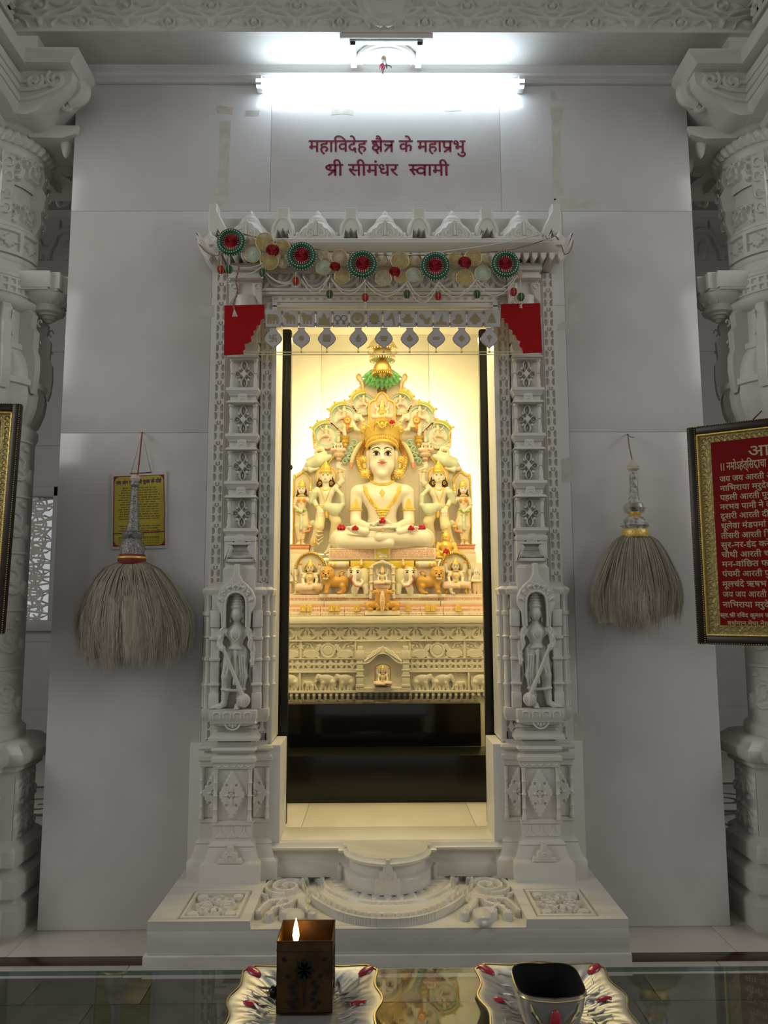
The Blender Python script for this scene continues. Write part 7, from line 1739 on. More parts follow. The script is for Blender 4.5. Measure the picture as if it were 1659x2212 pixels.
# ---------------------------------------------------------------- red flowers
FL = [(737, 1141, -52, 17, 5.02, 'on the left knee of the seated figure'), (767, 1142, -84, 14, 5.02, 'on the left foot sole of the seated figure'), (826, 1126, -92, 15, 5.02, 'in the folded hands of the seated figure'), (888, 1142, -84, 14, 5.02, 'on the right foot sole of the seated figure'), (911, 1142, -52, 16, 5.02, 'on the right knee of the seated figure'), (847, 912, -50, 12, 5.02, 'tucked into the crown of the seated figure'), (964, 1192, -26, 14, 4.93, 'in the lap of the small golden figure')]
for i, (x, y, dep, r_, Yb, wh) in enumerate(FL):
    k = (Yb+dep*L.s)/Yb
    p = at(x, y, Yb+dep*L.s); s_ = L.s*r_/2.2
    f = thing('red_flower', 'red flower '+wh, 'flower', p, 'red offering flowers'); rr = random.Random(i)
    for j in range(8):
        a = j*2*PI/5+rr.uniform(-.2, .2); t = 0 if j < 5 else 1
        m = MB(); c = (p.x+s_*(.62-.3*t)*math.cos(a), p.y+s_*(.5-.2*t)*math.sin(a), p.z+s_*(.05+.45*t))
        m.ball(c, (s_*.62, s_*.5, s_*.42), 9, 6)
        m.v = [(v[0], v[1], v[2]+.25*s_*math.sin(7*v[0]/s_+j)+.15*s_*math.sin(9*v[1]/s_)) for v in m.v]
        m.build('petal', M['petal'], f)
    MB().ball((p.x, p.y-s_*.3, p.z+s_*.7), (s_*.3, s_*.3, s_*.3), 8, 6).build('flower_heart', M['petal'], f)
# small goddess in the altar niche
LA_ = Loc(827, 1482, YA); an = thing('niche_goddess', 'small painted goddess tablet in the arched niche of the altar front', 'statue', LA_.o)
m = lmb(LA_); m.prism([(-16.5, 0), (-16.5, 36), (-12, 44), (0, 48), (12, 44), (16.5, 36), (16.5, 0)], -12, -2, .8); lbuild(m, 'tablet', M['cream'], an)
m = lmb(LA_); m.tube([(-16.5, -12, 0), (-16.5, -12, 36), (-12, -12, 44), (0, -12, 48), (12, -12, 44), (16.5, -12, 36), (16.5, -12, 0)], .7, 5).tube([(-16.5, -12, .5), (16.5, -12, .5)], .7, 5); lbuild(m, 'tablet_edge', M['brown'], an)
sculpt('goddess', small_seated(), PM, an, 1.3, LA_((0, -14, 3)), LA_.s*.66)
face_dots(lambda p: LA_((p[0]*.66, -14+p[1]*.66, 3+p[2]*.66)), an, 46.5, 1.0, -11)
# LED strips hidden behind the surround, shining on the back wall
for sx in (-1, 1):
    pts = [(190, 20), (190, 150), (150, 215), (145, 265), (105, 320), (60, 355), (30, 385)]
    for i, (a, b) in enumerate(zip(pts[:-1], pts[1:])):
        A_, B_ = Vector(V0((sx*a[0]*.93, 34, a[1]*.985))), Vector(V0((sx*b[0]*.93, 34, b[1]*.985))); d = B_-A_
        area('led_strip', (A_+B_)/2, (math.radians(90), math.atan2(d.x, d.z) if False else 0, 0), d.length, .02, LEDP*d.length, (1.0, .86, .50)).rotation_euler = Matrix((d.normalized(), Vector((0, -1, 0)).cross(d.normalized())*-1 if False else Vector((0, 1, 0)).cross(d.normalized())*-1, Vector((0, -1, 0)))).transposed().to_euler()
# ================================================================ garland across the eave
M['red'] = mat('red_felt', (.36, .012, .018), .7, noise=.2, nscale=90); M['darkgreen'] = mat('green_velvet', (.012, .10, .045), .6); M['pearl'] = mat('pearl', (.74, .70, .60), .22, spec=.7)
M['strawgold'] = mat('gold_thread', (.55, .44, .18), .45, .4); M['mintthread'] = mat('mint_thread', (.52, .60, .44), .6); M['beige'] = mat('beige_thread', (.58, .48, .32), .6); M['cord'] = mat('twisted_cord', (.34, .20, .14), .8, noise=.5, nscale=160); M['whitecord'] = mat('white_cord', (.68, .64, .58), .8)
YG = 3.255
ga = thing('garland', 'festive garland of red rosettes, straw fans and pearl swags strung across the doorway eave', 'garland', at(800, 560, YG))
pg = at(801, 560, YG).x-at(800, 560, YG).x
def wheel(x, y, r, m_, dy=0., spokes=26, back=None):
    c = at(x, y, YG); R_ = r*pg; yb = YG+dy; e = bpy.data.objects.new('straw_fan', None); COL.objects.link(e); e.parent = ga
    m = MB()
    for k in range(spokes):
        a = 2*PI*k/spokes; ca, sa = math.cos(a), math.sin(a); w0, w1 = R_*.025, R_*.060
        P = [(c.x+ca*R_*.08-sa*q*w0, yb-.004, c.z+sa*R_*.08+ca*q*w0) for q in (-1, 1)]+[(c.x+ca*R_*.97-sa*q*w1, yb-.001, c.z+sa*R_*.97+ca*q*w1) for q in (1, -1)]
        m.add(P+[(p[0], p[1]+.003, p[2]) for p in P], [(0, 1, 2, 3), (7, 6, 5, 4), (0, 3, 7, 4), (1, 5, 6, 2), (2, 6, 7, 3), (0, 4, 5, 1)])
    m.ball((c.x, yb-.004, c.z), (R_*.16, .003, R_*.16), 10, 6).build('straws', M[m_], e)
    MB().tube([(c.x+R_*.98*math.cos(2*PI*k/28), yb, c.z+R_*.98*math.sin(2*PI*k/28)) for k in range(28)], R_*.055, 6, cyc=True).build('fan_rim', M['strawgold'], e)
    if back: MB().lathe([(.0001, 0), (R_*.94, 0), (R_*.94, .002), (.0001, .002)], (0, 0, 0), 24, M=lambda p: (c.x+p[0], yb+.003+p[2], c.z+p[1])).build('fan_back', M[back], e)
def rose(x, y, r, dy, par=None):
    c = at(x, y, YG); R_ = r*pg; yb = YG+dy; e = par
    if e is None: e = bpy.data.objects.new('rose', None); COL.objects.link(e); e.parent = ga
    for j in range(11):
        k = j/10; a = j*2.4; rr_ = R_*(1-.72*k); P = []
        for iu in range(6):
            t = a+(iu/5-.5)*2.3
            P.append([(c.x+rr_*(.55+.45*v)*math.cos(t), yb-.006-.012*k*r/15-.008*v*(1-abs(iu/5-.5)*1.4)-.003*k, c.z+rr_*(.55+.45*v)*math.sin(t)) for v in (0, .5, 1)])
        MB().grid(P).build('rose_petal', M['red'], e)
    MB().ball((c.x, yb-.012, c.z), (R_*.3, .008, R_*.3), 10, 7).build('rose_heart', M['red'], e)
def beads(mb, pts, r, sp=2.0):
    d = 0; L_ = [0]
    for a, b in zip(pts[:-1], pts[1:]): L_.append(L_[-1]+(Vector(b)-Vector(a)).length)
    n_ = max(2, int(L_[-1]/(r*sp))); i = 0
    for k in range(n_+1):
        s_ = L_[-1]*k/n_
        while i < len(L_)-2 and L_[i+1] < s_: i += 1
        t = (s_-L_[i])/max(L_[i+1]-L_[i], 1e-9); p = Vector(pts[i]).lerp(Vector(pts[i+1]), t); mb.ball(p, r, 6, 5)
for (x, y, r) in ((500, 525, 31), (652, 555, 32), (783, 573, 32), (940, 577, 32), (1091, 573, 31)):
    c = at(x, y, YG); R_ = r*pg; e = bpy.data.objects.new('rosette', None); COL.objects.link(e); e.parent = ga
    MB().tube([(c.x+R_*.78*math.cos(2*PI*k/36), YG-.008, c.z+R_*.78*math.sin(2*PI*k/36)) for k in range(36)], R_*.22, 8, cyc=True).build('green_ring', M['darkgreen'], e)
    MB().lathe([(.0001, -.004), (R_*.6, -.004), (R_*.62, .004), (.0001, .004)], (0, 0, 0), 28, M=lambda p: (c.x+p[0], YG-.006+p[2], c.z+p[1])).build('red_disc', M['red'], e)
    b = MB()
    for rr_, yo, n_ in ((.97, -.012, 34), (.80, -.021, 30), (.58, -.014, 26), (.48, -.013, 22)):
        for k in range(n_): b.ball((c.x+R_*rr_*math.cos(2*PI*k/n_), YG+yo, c.z+R_*rr_*math.sin(2*PI*k/n_)), .0030 if rr_ > .6 else .0022, 6, 5)
    b.build('pearl_beading', M['pearl'], e, kind='stuff')
    rose(x+(-2 if x > 900 else 1), y-2, r*.44, -.008, e)
for (x, y, r, m_) in ((541, 518, 11, 'beige'), (572, 522, 20, 'strawgold'), (610, 534, 17, 'strawgold'), (546, 550, 18, 'mintthread'), (582, 564, 20, 'strawgold'), (612, 568, 11, 'beige'), (699, 547, 11, 'beige'), (733, 555, 18, 'beige'), (699, 578, 17, 'mintthread'), (739, 597, 17, 'strawgold'), (824, 561, 11, 'beige'), (828, 600, 18, 'beige'), (864, 563, 20, 'strawgold'), (896, 561, 11, 'beige'), (866, 599, 14, 'strawgold'), (893, 594, 17, 'mintthread'), (983, 561, 17, 'strawgold'), (1022, 557, 19, 'strawgold'), (1052, 556, 11, 'beige'), (1043, 590, 18, 'mintthread'), (1004, 600, 19, 'strawgold'), (978, 594, 11, 'beige'), (1119, 591, 11, 'beige')):
    wheel(x, y, r, m_, .004 if m_ == 'beige' else .0, 22 if r < 12 else 28, 'red' if (x, y) == (733, 555) else None)
for (x, y, r) in ((590, 546, 15), (724, 581, 12), (852, 592, 12.5), (1002, 572, 15)): rose(x, y, r, -.012)
for (x, y, m_, top, tas) in ((477, 583, 'red', 555, 14), (495, 582, 'darkgreen', 555, 22), (567, 589, 'darkgreen', 572, 0), (639, 608, 'red', 588, 0), (712, 636, 'darkgreen', 612, 0), (789, 643, 'red', 605, 12), (879, 636, 'darkgreen', 610, 0), (946, 640, 'red', 609, 0), (1030, 636, 'darkgreen', 608, 0), (1109, 631, 'red', 600, 12), (1125, 642, 'darkgreen', 606, 12)):
    c = at(x, y, YG); e = bpy.data.objects.new('hanging_ball', None); COL.objects.link(e); e.parent = ga; R_ = 8.2*pg
    MB().ball(c, (R_, R_, R_*1.15), 14, 10).build('ball', M[m_], e)
    m = MB()
    for a in (-2.6, -1.57, -.5): m.tube([(c.x+R_*1.03*math.cos(t)*math.cos(a), c.y+R_*1.03*math.cos(t)*math.sin(a), c.z+R_*1.18*math.sin(t)) for t in [-1.57+.314*k for k in range(11)]], .0012, 5)
    m.build('ball_band', M['strawgold'], e)
    m = MB(); beads(m, [(c.x, c.y, c.z+R_*1.2), (c.x, c.y, at(x, top, YG).z)], .0026); m.ball((c.x, c.y, c.z-R_*1.4), .0042, 8, 6)
    for k in range(max(0, tas//2)): m.ball((c.x+.004*math.cos(k*2.4), c.y+.004*math.sin(k*2.4), c.z-R_*1.9-.0045*k*.8), .0030, 6, 5)
    m.build('pearl_drop', M['pearl'], e, kind='stuff')
for (x0, y0, x1, y1, dip) in ((500, 574, 565, 570, 7), (505, 588, 566, 576, 10), (575, 590, 636, 609, 12), (578, 592, 640, 600, 14), (655, 598, 708, 600, 25), (652, 604, 712, 596, 33), (716, 603, 785, 610, 22), (718, 606, 788, 606, 30), (795, 610, 876, 612, 22), (790, 612, 880, 608, 30), (882, 608, 944, 612, 32), (880, 614, 948, 608, 44), (950, 610, 1026, 606, 26), (946, 616, 1030, 602, 32), (1032, 606, 1110, 602, 22), (1030, 612, 1116, 598, 34)):
    m = MB(); pts = []
    for k in range(15):
        t = k/14; p = at(x0+(x1-x0)*t, y0+(y1-y0)*t+dip*4*t*(1-t), YG-.004); pts.append(p)
    beads(m, pts, .0028, 1.95); m.build('pearl_swag', M['pearl'], ga, kind='stuff')
def cordtube(pts, r, Y=YG): return MB().tube([at(x, y, Y+d) for x, y, d in pts], r, 6)
cordtube([(424, 516, .13), (440, 540, .085), (472, 552, .01), (486, 500, .01), (520, 504, .01), (600, 524, .01), (700, 541, .01), (780, 549, .01), (880, 552, .01), (1000, 549, .01), (1110, 538, .0), (1180, 517, -.005), (1200, 510, .02), (1212, 528, .085), (1220, 550, .09), (1233, 540, .10), (1238, 520, .14)], .0026).build('string', M['cord'], ga)
cordtube([(840, 553, .004), (900, 549, .0), (1000, 538, -.002), (1100, 522, -.004), (1176, 505, -.006)], .0022).build('white_string', M['whitecord'], ga)
m = MB(); rr = random.Random(3)
for k in range(6):
    a = rr.uniform(0, 6); m.tube([at(1180+11*math.cos(a+t)+3*math.cos(3*t), 512+8*math.sin(a+2*t), YG-.008-.004*k) for t in [j*.4 for j in range(9)]], .002, 5)
m.build('string_knot', M['whitecord'], ga)
m = MB()
for ph in (0, PI): m.tube([at(513+3*math.sin(k*.35)+1.2*math.cos(k*1.1+ph)-(max(0, k-12)*.28), 566+k*2.9, YG-.006+.0022*math.sin(k*1.1+ph)) for k in range(36)], .0024, 5)
m.build('cord_tail', M['cord'], ga)
m = MB()
for k in range(8): m.tube([at(506, 668, YG-.006), at(502+k*1.6, 684, YG-.006+.001*(k % 3))], .0012, 4)
m.build('cord_tassel', M['whitecord'], ga)

# ================================================================ clear board with red corners and printed tokens
YP = 3.345
M['acrylic'] = pane('clear_acrylic', (.985, .985, .97)); M['board'] = mat('token_card', (.52, .50, .48), .4); M['tokgold'] = mat('token_gold', (.42, .33, .17), .4, .35); M['tokdark'] = mat('token_line', (.22, .17, .11), .5)
M['redply'] = mat('red_plastic', (.36, .005, .008), .45, spec=.2)
ap = thing('clear_board', 'clear board with red corners and hanging gold symbol tokens across the doorway top', 'sign', at(828, 768, YP))
q0, q1 = at(486, 659, YP), at(1169, 765, YP)
MB().box(q0.x, q1.x, YP+.004, YP+.009, q1.z, q0.z).build('clear_sheet', M['acrylic'], ap)
MB().box(q0.x, q1.x, YP+.002, YP+.011, q1.z-.0005, q1.z+.0015).box(q0.x, q1.x, YP+.002, YP+.011, q1.z+.012, q1.z+.0132).build('sheet_edge', mat('acrylic_edge', (.80, .76, .58), .2), ap)
for pts in ([(485, 660), (571, 658), (571, 687), (564, 690), (562, 701), (555, 703), (553, 711), (547, 714), (548, 723), (541, 727), (543, 737), (535, 741), (528, 743), (530, 753), (525, 757), (526, 765), (484, 767)], [(1082, 657), (1166, 655), (1171, 761), (1130, 763), (1128, 752), (1122, 747), (1124, 737), (1116, 733), (1113, 723), (1107, 722), (1107, 713), (1098, 709), (1098, 699), (1089, 695), (1088, 687), (1082, 686)]):
    MB().prism([(at(x, y, YP).x, at(x, y, YP).z) for x, y in pts], YP-.002, YP+.004, .0004).build('red_corner', M['redply'], ap)
def px2(x, y, cx, cy): p = at(cx+x, cy-y, YP); return (p.x, p.z)
def sym(par, cx, cy, polys, m_='tokgold', y=YP-.0042):
    m = MB()
    for k, P in enumerate(polys): m.prism([px2(x, y_, cx, cy) for x, y_ in P], y-.0004*k, YP-.003)
    m.build('symbol', M[m_], par)
def cpoly(x, y, rx, ry=None, n=16, a0=0): return [(x+rx*math.cos(a0+2*PI*k/n), y+(ry or rx)*math.sin(a0+2*PI*k/n)) for k in range(n)]
def ringp(x, y, r0, r1, n=24): return [(x+r1*math.cos(2*PI*k/n), y+r1*math.sin(2*PI*k/n)) for k in range(n+1)]+[(x+r0*math.cos(2*PI*k/n), y+r0*math.sin(2*PI*k/n)) for k in range(n, -1, -1)]
animal = lambda hx, hy: [[(-9, -1), (-10, 5), (-6, 9), (4, 9), (9, 6), (11, 0), (10, -11), (7, -11), (7, -4), (2, -3), (2, -11), (-1, -11), (-1, -3), (-4, -4), (-5, -11), (-8, -11)], cpoly(hx, hy, 5, 5)]
SY = [animal(-9, 5)+[[(-14, 6), (-11, 6), (-11, -10), (-14, -10)], [(-2, 9), (5, 9), (4, 1), (-1, 1)]], animal(-9, 6)+[[(-12, 9), (-11, 14), (-9, 14), (-9, 9)], [(-7, 9), (-5, 14), (-4, 13), (-5, 8)]], animal(-8, 8)+[[(9, 5), (14, 13), (13, 13), (8, 7)]], [[(0, 13), (4, 6), (6, 0), (12, 3), (11, -6), (13, -14), (-13, -14), (-11, -6), (-12, 3), (-6, 0), (-4, 6)]],
    [ringp(-7, 1, 5.4, 6.8), ringp(7, 1, 5.4, 6.8), [(-8, -6), (-6, -6), (-4, -12), (-10, -12)], [(6, -6), (8, -6), (10, -12), (4, -12)]], [ringp(0, 0, 9, 14), cpoly(0, 2, 6)], [cpoly(0, 0, 10, 10, 20)]+[[(9.5*math.cos(t-.1), 9.5*math.sin(t-.1)), (13*math.cos(t), 13*math.sin(t)), (9.5*math.cos(t+.1), 9.5*math.sin(t+.1))] for t in [k*PI/6 for k in range(12)]], [[(-1, 12), (4, 13), (9, -14), (5, -14), (2, 2), (-6, -4), (-12, -3), (-4, 5)]],
    [[(-9, -9), (9, -9), (11, -3), (7, 4), (4, 6), (6, 10), (-6, 10), (-4, 6), (-7, 4), (-11, -3)], [(-13, 1), (13, 1), (13, -.5), (-13, -.5)]], [cpoly(-7, 5, 5), cpoly(5, -6, 6), cpoly(-2, 0, 3), cpoly(10, 0, 3)], [[(-13, -13), (13, -13), (10, -7), (2, -6), (2, 11), (-6, -6), (-11, -7)]], [[(-12, -9), (-4, -12), (6, -11), (12, -5), (8, 0), (6, 8), (0, 11), (-6, 6), (-5, 0), (-12, -4)]], [[(0, 13), (5, 7), (11, 1), (12, -6), (5, -8), (3, -12), (-4, -12), (-6, -8), (-12, -6), (-11, 1), (-5, 7)]], [[(0, 12), (5, 5), (6, 0), (10, -9), (-10, -9), (-7, 0), (-5, 6)]]]
for k in range(14):
    x0 = 573+36.25*k; e = bpy.data.objects.new('token_tile', None); COL.objects.link(e); e.parent = ap
    a, b = at(x0+.8, 706.5, YP), at(x0+35.4, 670.5, YP)
    MB().box(a.x, b.x, YP-.003, YP+.004, a.z, b.z, .0006).build('tile_card', M['board'], e)
    sym(e, x0+18, 689, SY[k], 'tokdark' if k == 4 else 'tokgold')
m = MB()
for k in range(13):
    x0 = 609.3+36.25*k
    for yy in (673, 698): a, b = at(x0-1, yy+6, YP), at(x0+1, yy, YP); m.box(a.x, b.x, YP-.006, YP-.003, a.z, b.z)
m.build('hinge_pins', M['tokdark'], ap, kind='stuff')
hook = [[(-10, 10), (-7.6, 10), (-7.6, 1.2), (1.2-2.4, 1.2), (-1.2, 10), (10, 10), (10, 7.6), (1.2, 7.6), (1.2, 1.2), (10, 1.2), (10, -10), (7.6, -10), (7.6, -1.2), (1.2, -1.2), (1.2, -10), (-10, -10), (-10, -7.6), (-1.2, -7.6), (-1.2, -1.2), (-10, -1.2)]]+[cpoly(x, y, 1.2, 1.2, 8) for x in (-4.4, 4.4) for y in (-4.6, 4.4)]
star = [[(9*(1 if k % 2 == 0 else .55)*math.cos(k*PI/8), 9*(1 if k % 2 == 0 else .55)*math.sin(k*PI/8)) for k in range(16)]]
PS = [hook, star, [[(-10, 10), (10, 10), (10, -10), (-10, -10)]], [[(-7, -10), (7, -10), (4, -4), (11, 0), (-11, 0), (-4, -4)], [(-5, 1), (5, 1), (3, 7), (0, 12), (-3, 7)]], [[(-7, -8), (7, -8), (9, 6), (-9, 6)], [(-11, 0), (11, 0), (11, 2), (-11, 2)]], [[(-6, -8), (6, -8), (8, 0), (3, 5), (3, 9), (-3, 9), (-3, 5), (-8, 0)]], [ringp(-5, 0, 2.4, 4.6, 12), ringp(5, 0, 2.4, 4.6, 12)], [[(0, 10), (9, 0), (0, -10), (-9, 0)]], [cpoly(0, 3, 6.5), [(-1.5, -3), (1.5, -3), (.8, -12), (-.8, -12)]]]
for k, x in enumerate((590, 651, 706, 774, 829, 885, 942, 997, 1057)):
    e = bpy.data.objects.new('token_pendant', None); COL.objects.link(e); e.parent = ap; cy = 732
    O_ = [(-8, 24), (-7, 19), (-10, 15), (-15, 10), (-19, 3), (-19.5, -2), (-16, -8), (-9, -14), (-3, -18), (0, -22)]
    O_ = O_+[(-p[0], p[1]) for p in O_[-2::-1]]
    MB().prism([px2(x_*1.0, y_, x, cy) for x_, y_ in O_], YP-.0012, YP+.003, .0004).build('pendant_edge', M['tokgold'], e)
    MB().prism([px2(x_*.92, y_*.93, x, cy) for x_, y_ in O_], YP-.003, YP, .0003).build('pendant_card', M['board'], e)
    sym(e, x, cy-1, [[(a*.78, b*.78) for a, b in P] for P in PS[k]])
    c = at(x, 756.5, YP); m = MB().tube([(c.x+.004*math.cos(t), YP, c.z+.004*math.sin(t)) for t in [2*PI*j/10 for j in range(10)]], .0011, 5, cyc=True).ball((c.x, YP, c.z-.009), (.005, .003, .004), 7, 5); m.build('charm_ring', M['strawgold'], e)

# ================================================================ hair whisks on the wall
M['hairy'] = marble('yak_hair', (.46, .41, .31), (.22, .19, .13), .6, 22, .95, (2, 2, .16)); M['foil'] = mat('silver_foil', (.36, .35, .32), .42, .6, noise=.7, nscale=150, bump=.9, bscale=170); M['ivory'] = mat('ivory_knob', (.66, .58, .44), .4); M['redcloth'] = mat('red_velvet', (.25, .03, .02), .7)
def whisk(nm, label, top, neck, base, hang, bot, wid, prof, seed, nail, cordm):
    YW_ = 3.43; a = at(*top, YW_); n_ = at(*base, YW_); ax = (n_-a); Ln = ax.length; ax.normalize(); side = Vector((1, 0, 0)); side = (side-ax*side.dot(ax)).normalized(); dep = ax.cross(side)
    w_ = thing(nm, label, 'whisk', n_, 'hanging hair whisks')
    fr = lambda p: n_-ax*(p[2])+side*p[0]+dep*p[1]
    for (nm_, pr, m_) in prof: MB().lathe([(r*Ln, z*Ln) for r, z in pr], (0, 0, 0), 20, M=fr).build(nm_, M[m_], w_)
    rr = random.Random(seed); V, F = [], []; H = n_.z-at(base[0], bot, YW_).z; Wd = abs(at(base[0]+wid, bot, YW_).x-n_.x)
    xc = at(hang, bot, YW_).x-n_.x
    rf = lambda t: min(1, t/.82)**.50*(1-.10*max(0, t-.75)/.25)
    core = MB(); PR = []
    for i in range(14):
        t = i/13; rr_ = .024+Wd*.84*rf(t); PR.append([(n_.x+xc*t+rr_*math.cos(2*PI*j/60)*(1+.03*math.sin(5*j+i*.15)), n_.y+min(.095, rr_*.55)*math.sin(2*PI*j/60)*(1+.06*math.sin(9*j)), n_.z+.008-H*(.80+.10*abs(math.sin(PI*j/60)))*t) for j in range(60)])
    core.grid(PR, cyc=True).build('hair_mass', M['hairy'], w_, kind='stuff')
    cl_ = [(rr.uniform(-PI, 0) if rr.random() < .75 else rr.uniform(0, PI), rr.uniform(.86, 1.05), rr.uniform(.85, 1.05), rr.uniform(-.25, .25)) for _ in range(80)]
    for s_ in range(3000):
        c_ = rr.choice(cl_); th = c_[0]+rr.gauss(0, .05); rad = c_[1]+rr.gauss(0, .03)
        if rr.random() < .2: th = rr.uniform(0, 2*PI); rad = rr.uniform(.6, 1.0)
        L_ = H*min(1.06, c_[2]*rr.uniform(.82, 1.03))*(1-.13*abs(math.cos(th))**2*rad)
        pts = []; w1, w2 = rr.uniform(0, 6), rr.uniform(.001, .006)
        for i in range(8):
            t = i/7; rr_ = .022+Wd*rad*rf(t); th2 = th+c_[3]*t*t*.6
            pts.append(Vector((n_.x+xc*t+rr_*math.cos(th2)+w2*math.sin(w1+5*t)*t, n_.y+min(.115, rr_*.62)*math.sin(th2), n_.z+.010-L_*t)))
        wd = .0013*rr.uniform(.6, 1.3); tx = -math.sin(th); b = len(V)
        for i, p in enumerate(pts):
            k = wd*(1-.8*i/7); V += [(p.x-tx*k-.0002, p.y, p.z), (p.x+tx*k+.0002, p.y+math.cos(th)*k, p.z)]
        F += [(b+2*i, b+2*i+1, b+2*i+3, b+2*i+2) for i in range(7)]
    V = np.array(V)-np.array(n_); me = npmesh('hair', V, F); link('hair', me, M['hairy'], w_, None, True, 'stuff')
    cp = [at(x, y, 3.51 if i == 0 else YW_) for i, (x, y) in enumerate(nail)]
    MB().tube(cp, .0028, 6).build('hanging_cord', M[cordm], w_)
    MB().tube([at(*nail[0], 3.53), at(*nail[0], 3.49)], .0025, 6).build('nail', M['ink'], w_)
M['enamel'] = mat('white_enamel', (.58, .54, .50), .3, noise=.75, nscale=55)
whisk('hair_whisk', 'large hair whisk with silver foil handle hanging over the yellow poster', (292, 1036), None, (285, 1210), 287, 1452, 112, (('handle', [(.03, 1.0), (.05, .97), (.055, .93), (.035, .90), (.042, .86), (.06, .55), (.085, .34)], 'foil'), ('handle_bulb', [(.085, .36), (.13, .33), (.12, .28), (.10, .26), (.14, .20), (.155, .15), (.14, .08), (.15, .05)], 'foil'), ('cloth_collar', [(.15, .07), (.165, .05), (.17, -.01), (.15, -.05)], 'redcloth'), ('gold_trim', [(.168, .045), (.176, .04), (.176, .02), (.168, .015)], 'gold'), ('knob', [(.0, 1.06), (.05, 1.05), (.062, 1.01), (.04, .97)], 'ivory')), 5, [(307, 934), (303, 975), (296, 1038), (291, 1056)], 'redcloth')
whisk('hair_whisk', 'hair whisk with white enamel handle hanging alone on the bare wall right of the doorway', (1367, 992), None, (1372, 1150), 1376, 1372, 100, (('handle', [(.045, .83), (.052, .80), (.065, .48), (.09, .40)], 'enamel'), ('handle_ball', [(.05, .42), (.13, .38), (.15, .33), (.13, .27), (.06, .24)], 'silver'), ('gold_neck', [(.06, .26), (.08, .23), (.12, .19)], 'gold'), ('enamel_bulb', [(.12, .20), (.18, .15), (.19, .09), (.15, .05), (.17, .03)], 'enamel'), ('gold_collar', [(.165, .04), (.175, .02), (.18, -.05), (.17, -.07)], 'gold'), ('knob', [(.0, 1.02), (.03, .97), (.085, .90), (.08, .86), (.045, .83)], 'ivory')), 8, [(1356, 938), (1360, 968), (1364, 986), (1366, 996)], 'cord')
MB().tube([at(1356, 940, 3.5), at(1362, 944, 3.49), at(1370, 945, 3.49)], .002, 5).build('loose_thread', M['cord'], COL.objects.get('hair_whisk.001'))

# ================================================================ poster
M['paper'] = mat('white_paper', (.62, .60, .56), .6); M['postred'] = mat('poster_red', (.24, .012, .02), .5); M['postyellow'] = mat('poster_yellow', (.50, .40, .04), .5); M['postink'] = mat('poster_ink', (.09, .07, .03), .6); M['postblue'] = mat('poster_blue', (.05, .03, .10), .5)
po = thing('poster', 'yellow printed prayer sheet with red border hanging on the wall left of the doorway', 'poster', at(300, 1186, 3.52))
YO = 3.522
def pq(u, v): 
    tl, tr, br, bl = (242, 1022), (360, 1017), (362, 1184), (240, 1187)
    x = (tl[0]*(1-u)+tr[0]*u)*(1-v)+(bl[0]*(1-u)+br[0]*u)*v; y = (tl[1]*(1-u)+tr[1]*u)*(1-v)+(bl[1]*(1-u)+br[1]*u)*v; p = at(x, y, YO); return (p.x, p.z)
def rr_(u0, v0, u1, v1, r): 
    P = []
    for cu, cv, a in ((u1-r, v0+r*.7, -90), (u1-r, v1-r*.7, 0), (u0+r, v1-r*.7, 90), (u0+r, v0+r*.7, 180)):
        for k in range(6): t = math.radians(a+18*k); P.append(pq(cu+r*math.cos(t), cv+r*.7*math.sin(t)))
    return P
MB().prism([pq(0, 0), pq(1, 0), pq(1, 1), pq(0, 1)], YO, YO+.002).build('sheet', M['paper'], po)
MB().prism([pq(.03, .045), pq(.955, .045), pq(.955, .965), pq(.03, .965)], YO-.0004, YO).build('red_print', M['postred'], po)
MB().prism(rr_(.05, .055, .94, .955, .1), YO-.0008, YO).build('yellow_print', M['postyellow'], po)
lm = MB(); p0, p1 = pq(.075, .155), pq(.9, .145); hh = pq(.075, .115)[1]-p0[1]; t = 'नव अंग पूजा की पूजा के दोहे'; wd = dev(t, hh/.6)[2]
letter_mb(lm, t, hh/.6, (p0[0], YO-.0012, p0[1]), ux=(1, 0, (p1[1]-p0[1])/(p1[0]-p0[0])), cw=(p1[0]-p0[0])/wd, bold=.0009); lm.build('title_lettering', M['postblue'], po)
rn = random.Random(2); m = MB()
for i in range(20):
    if i in (14, 15): continue
    v = .20+.031*i; ind = rn.uniform(.12, .2)
    u = ind
    while u < 1-ind:
        e = min(u+rn.uniform(.04, .11), 1-ind); m.prism([pq(u, v), pq(e, v), pq(e, v+.005), pq(u, v+.005)], YO-.0011, YO-.0007)
        q = u
        while q < e: m.prism([pq(q, v), pq(q+.008, v), pq(q+.008, v+.014), pq(q, v+.014)], YO-.0011, YO-.0007); q += rn.uniform(.014, .024)
        u = e+.02
for (v, h_) in ((.845, .03), (.89, .008), (.92, .008)):
    u = .14
    while u < .84: m.prism([pq(u, v), pq(u+.03, v), pq(u+.03, v+h_*.3), pq(u, v+h_*.3)], YO-.0011, YO-.0007); m.prism([pq(u+.005, v), pq(u+.013, v), pq(u+.013, v+h_), pq(u+.005, v+h_)], YO-.0011, YO-.0007); u += .036
m.build('small_print', M['postink'], po, kind='stuff')
MB().prism([pq(.03, .79), pq(.955, .775), pq(.955, .79), pq(.03, .805)], YO-.001, YO).build('red_rule', M['postred'], po)
MB().tube([at(283, 1023, YO-.002), at(307, 936, 3.51), at(326, 1019, YO-.002)], .0012, 5).tube([at(281, 1023, YO-.003), at(327, 1020, YO-.003)], .0016, 5).build('hanging_string', M['redcloth'], po)

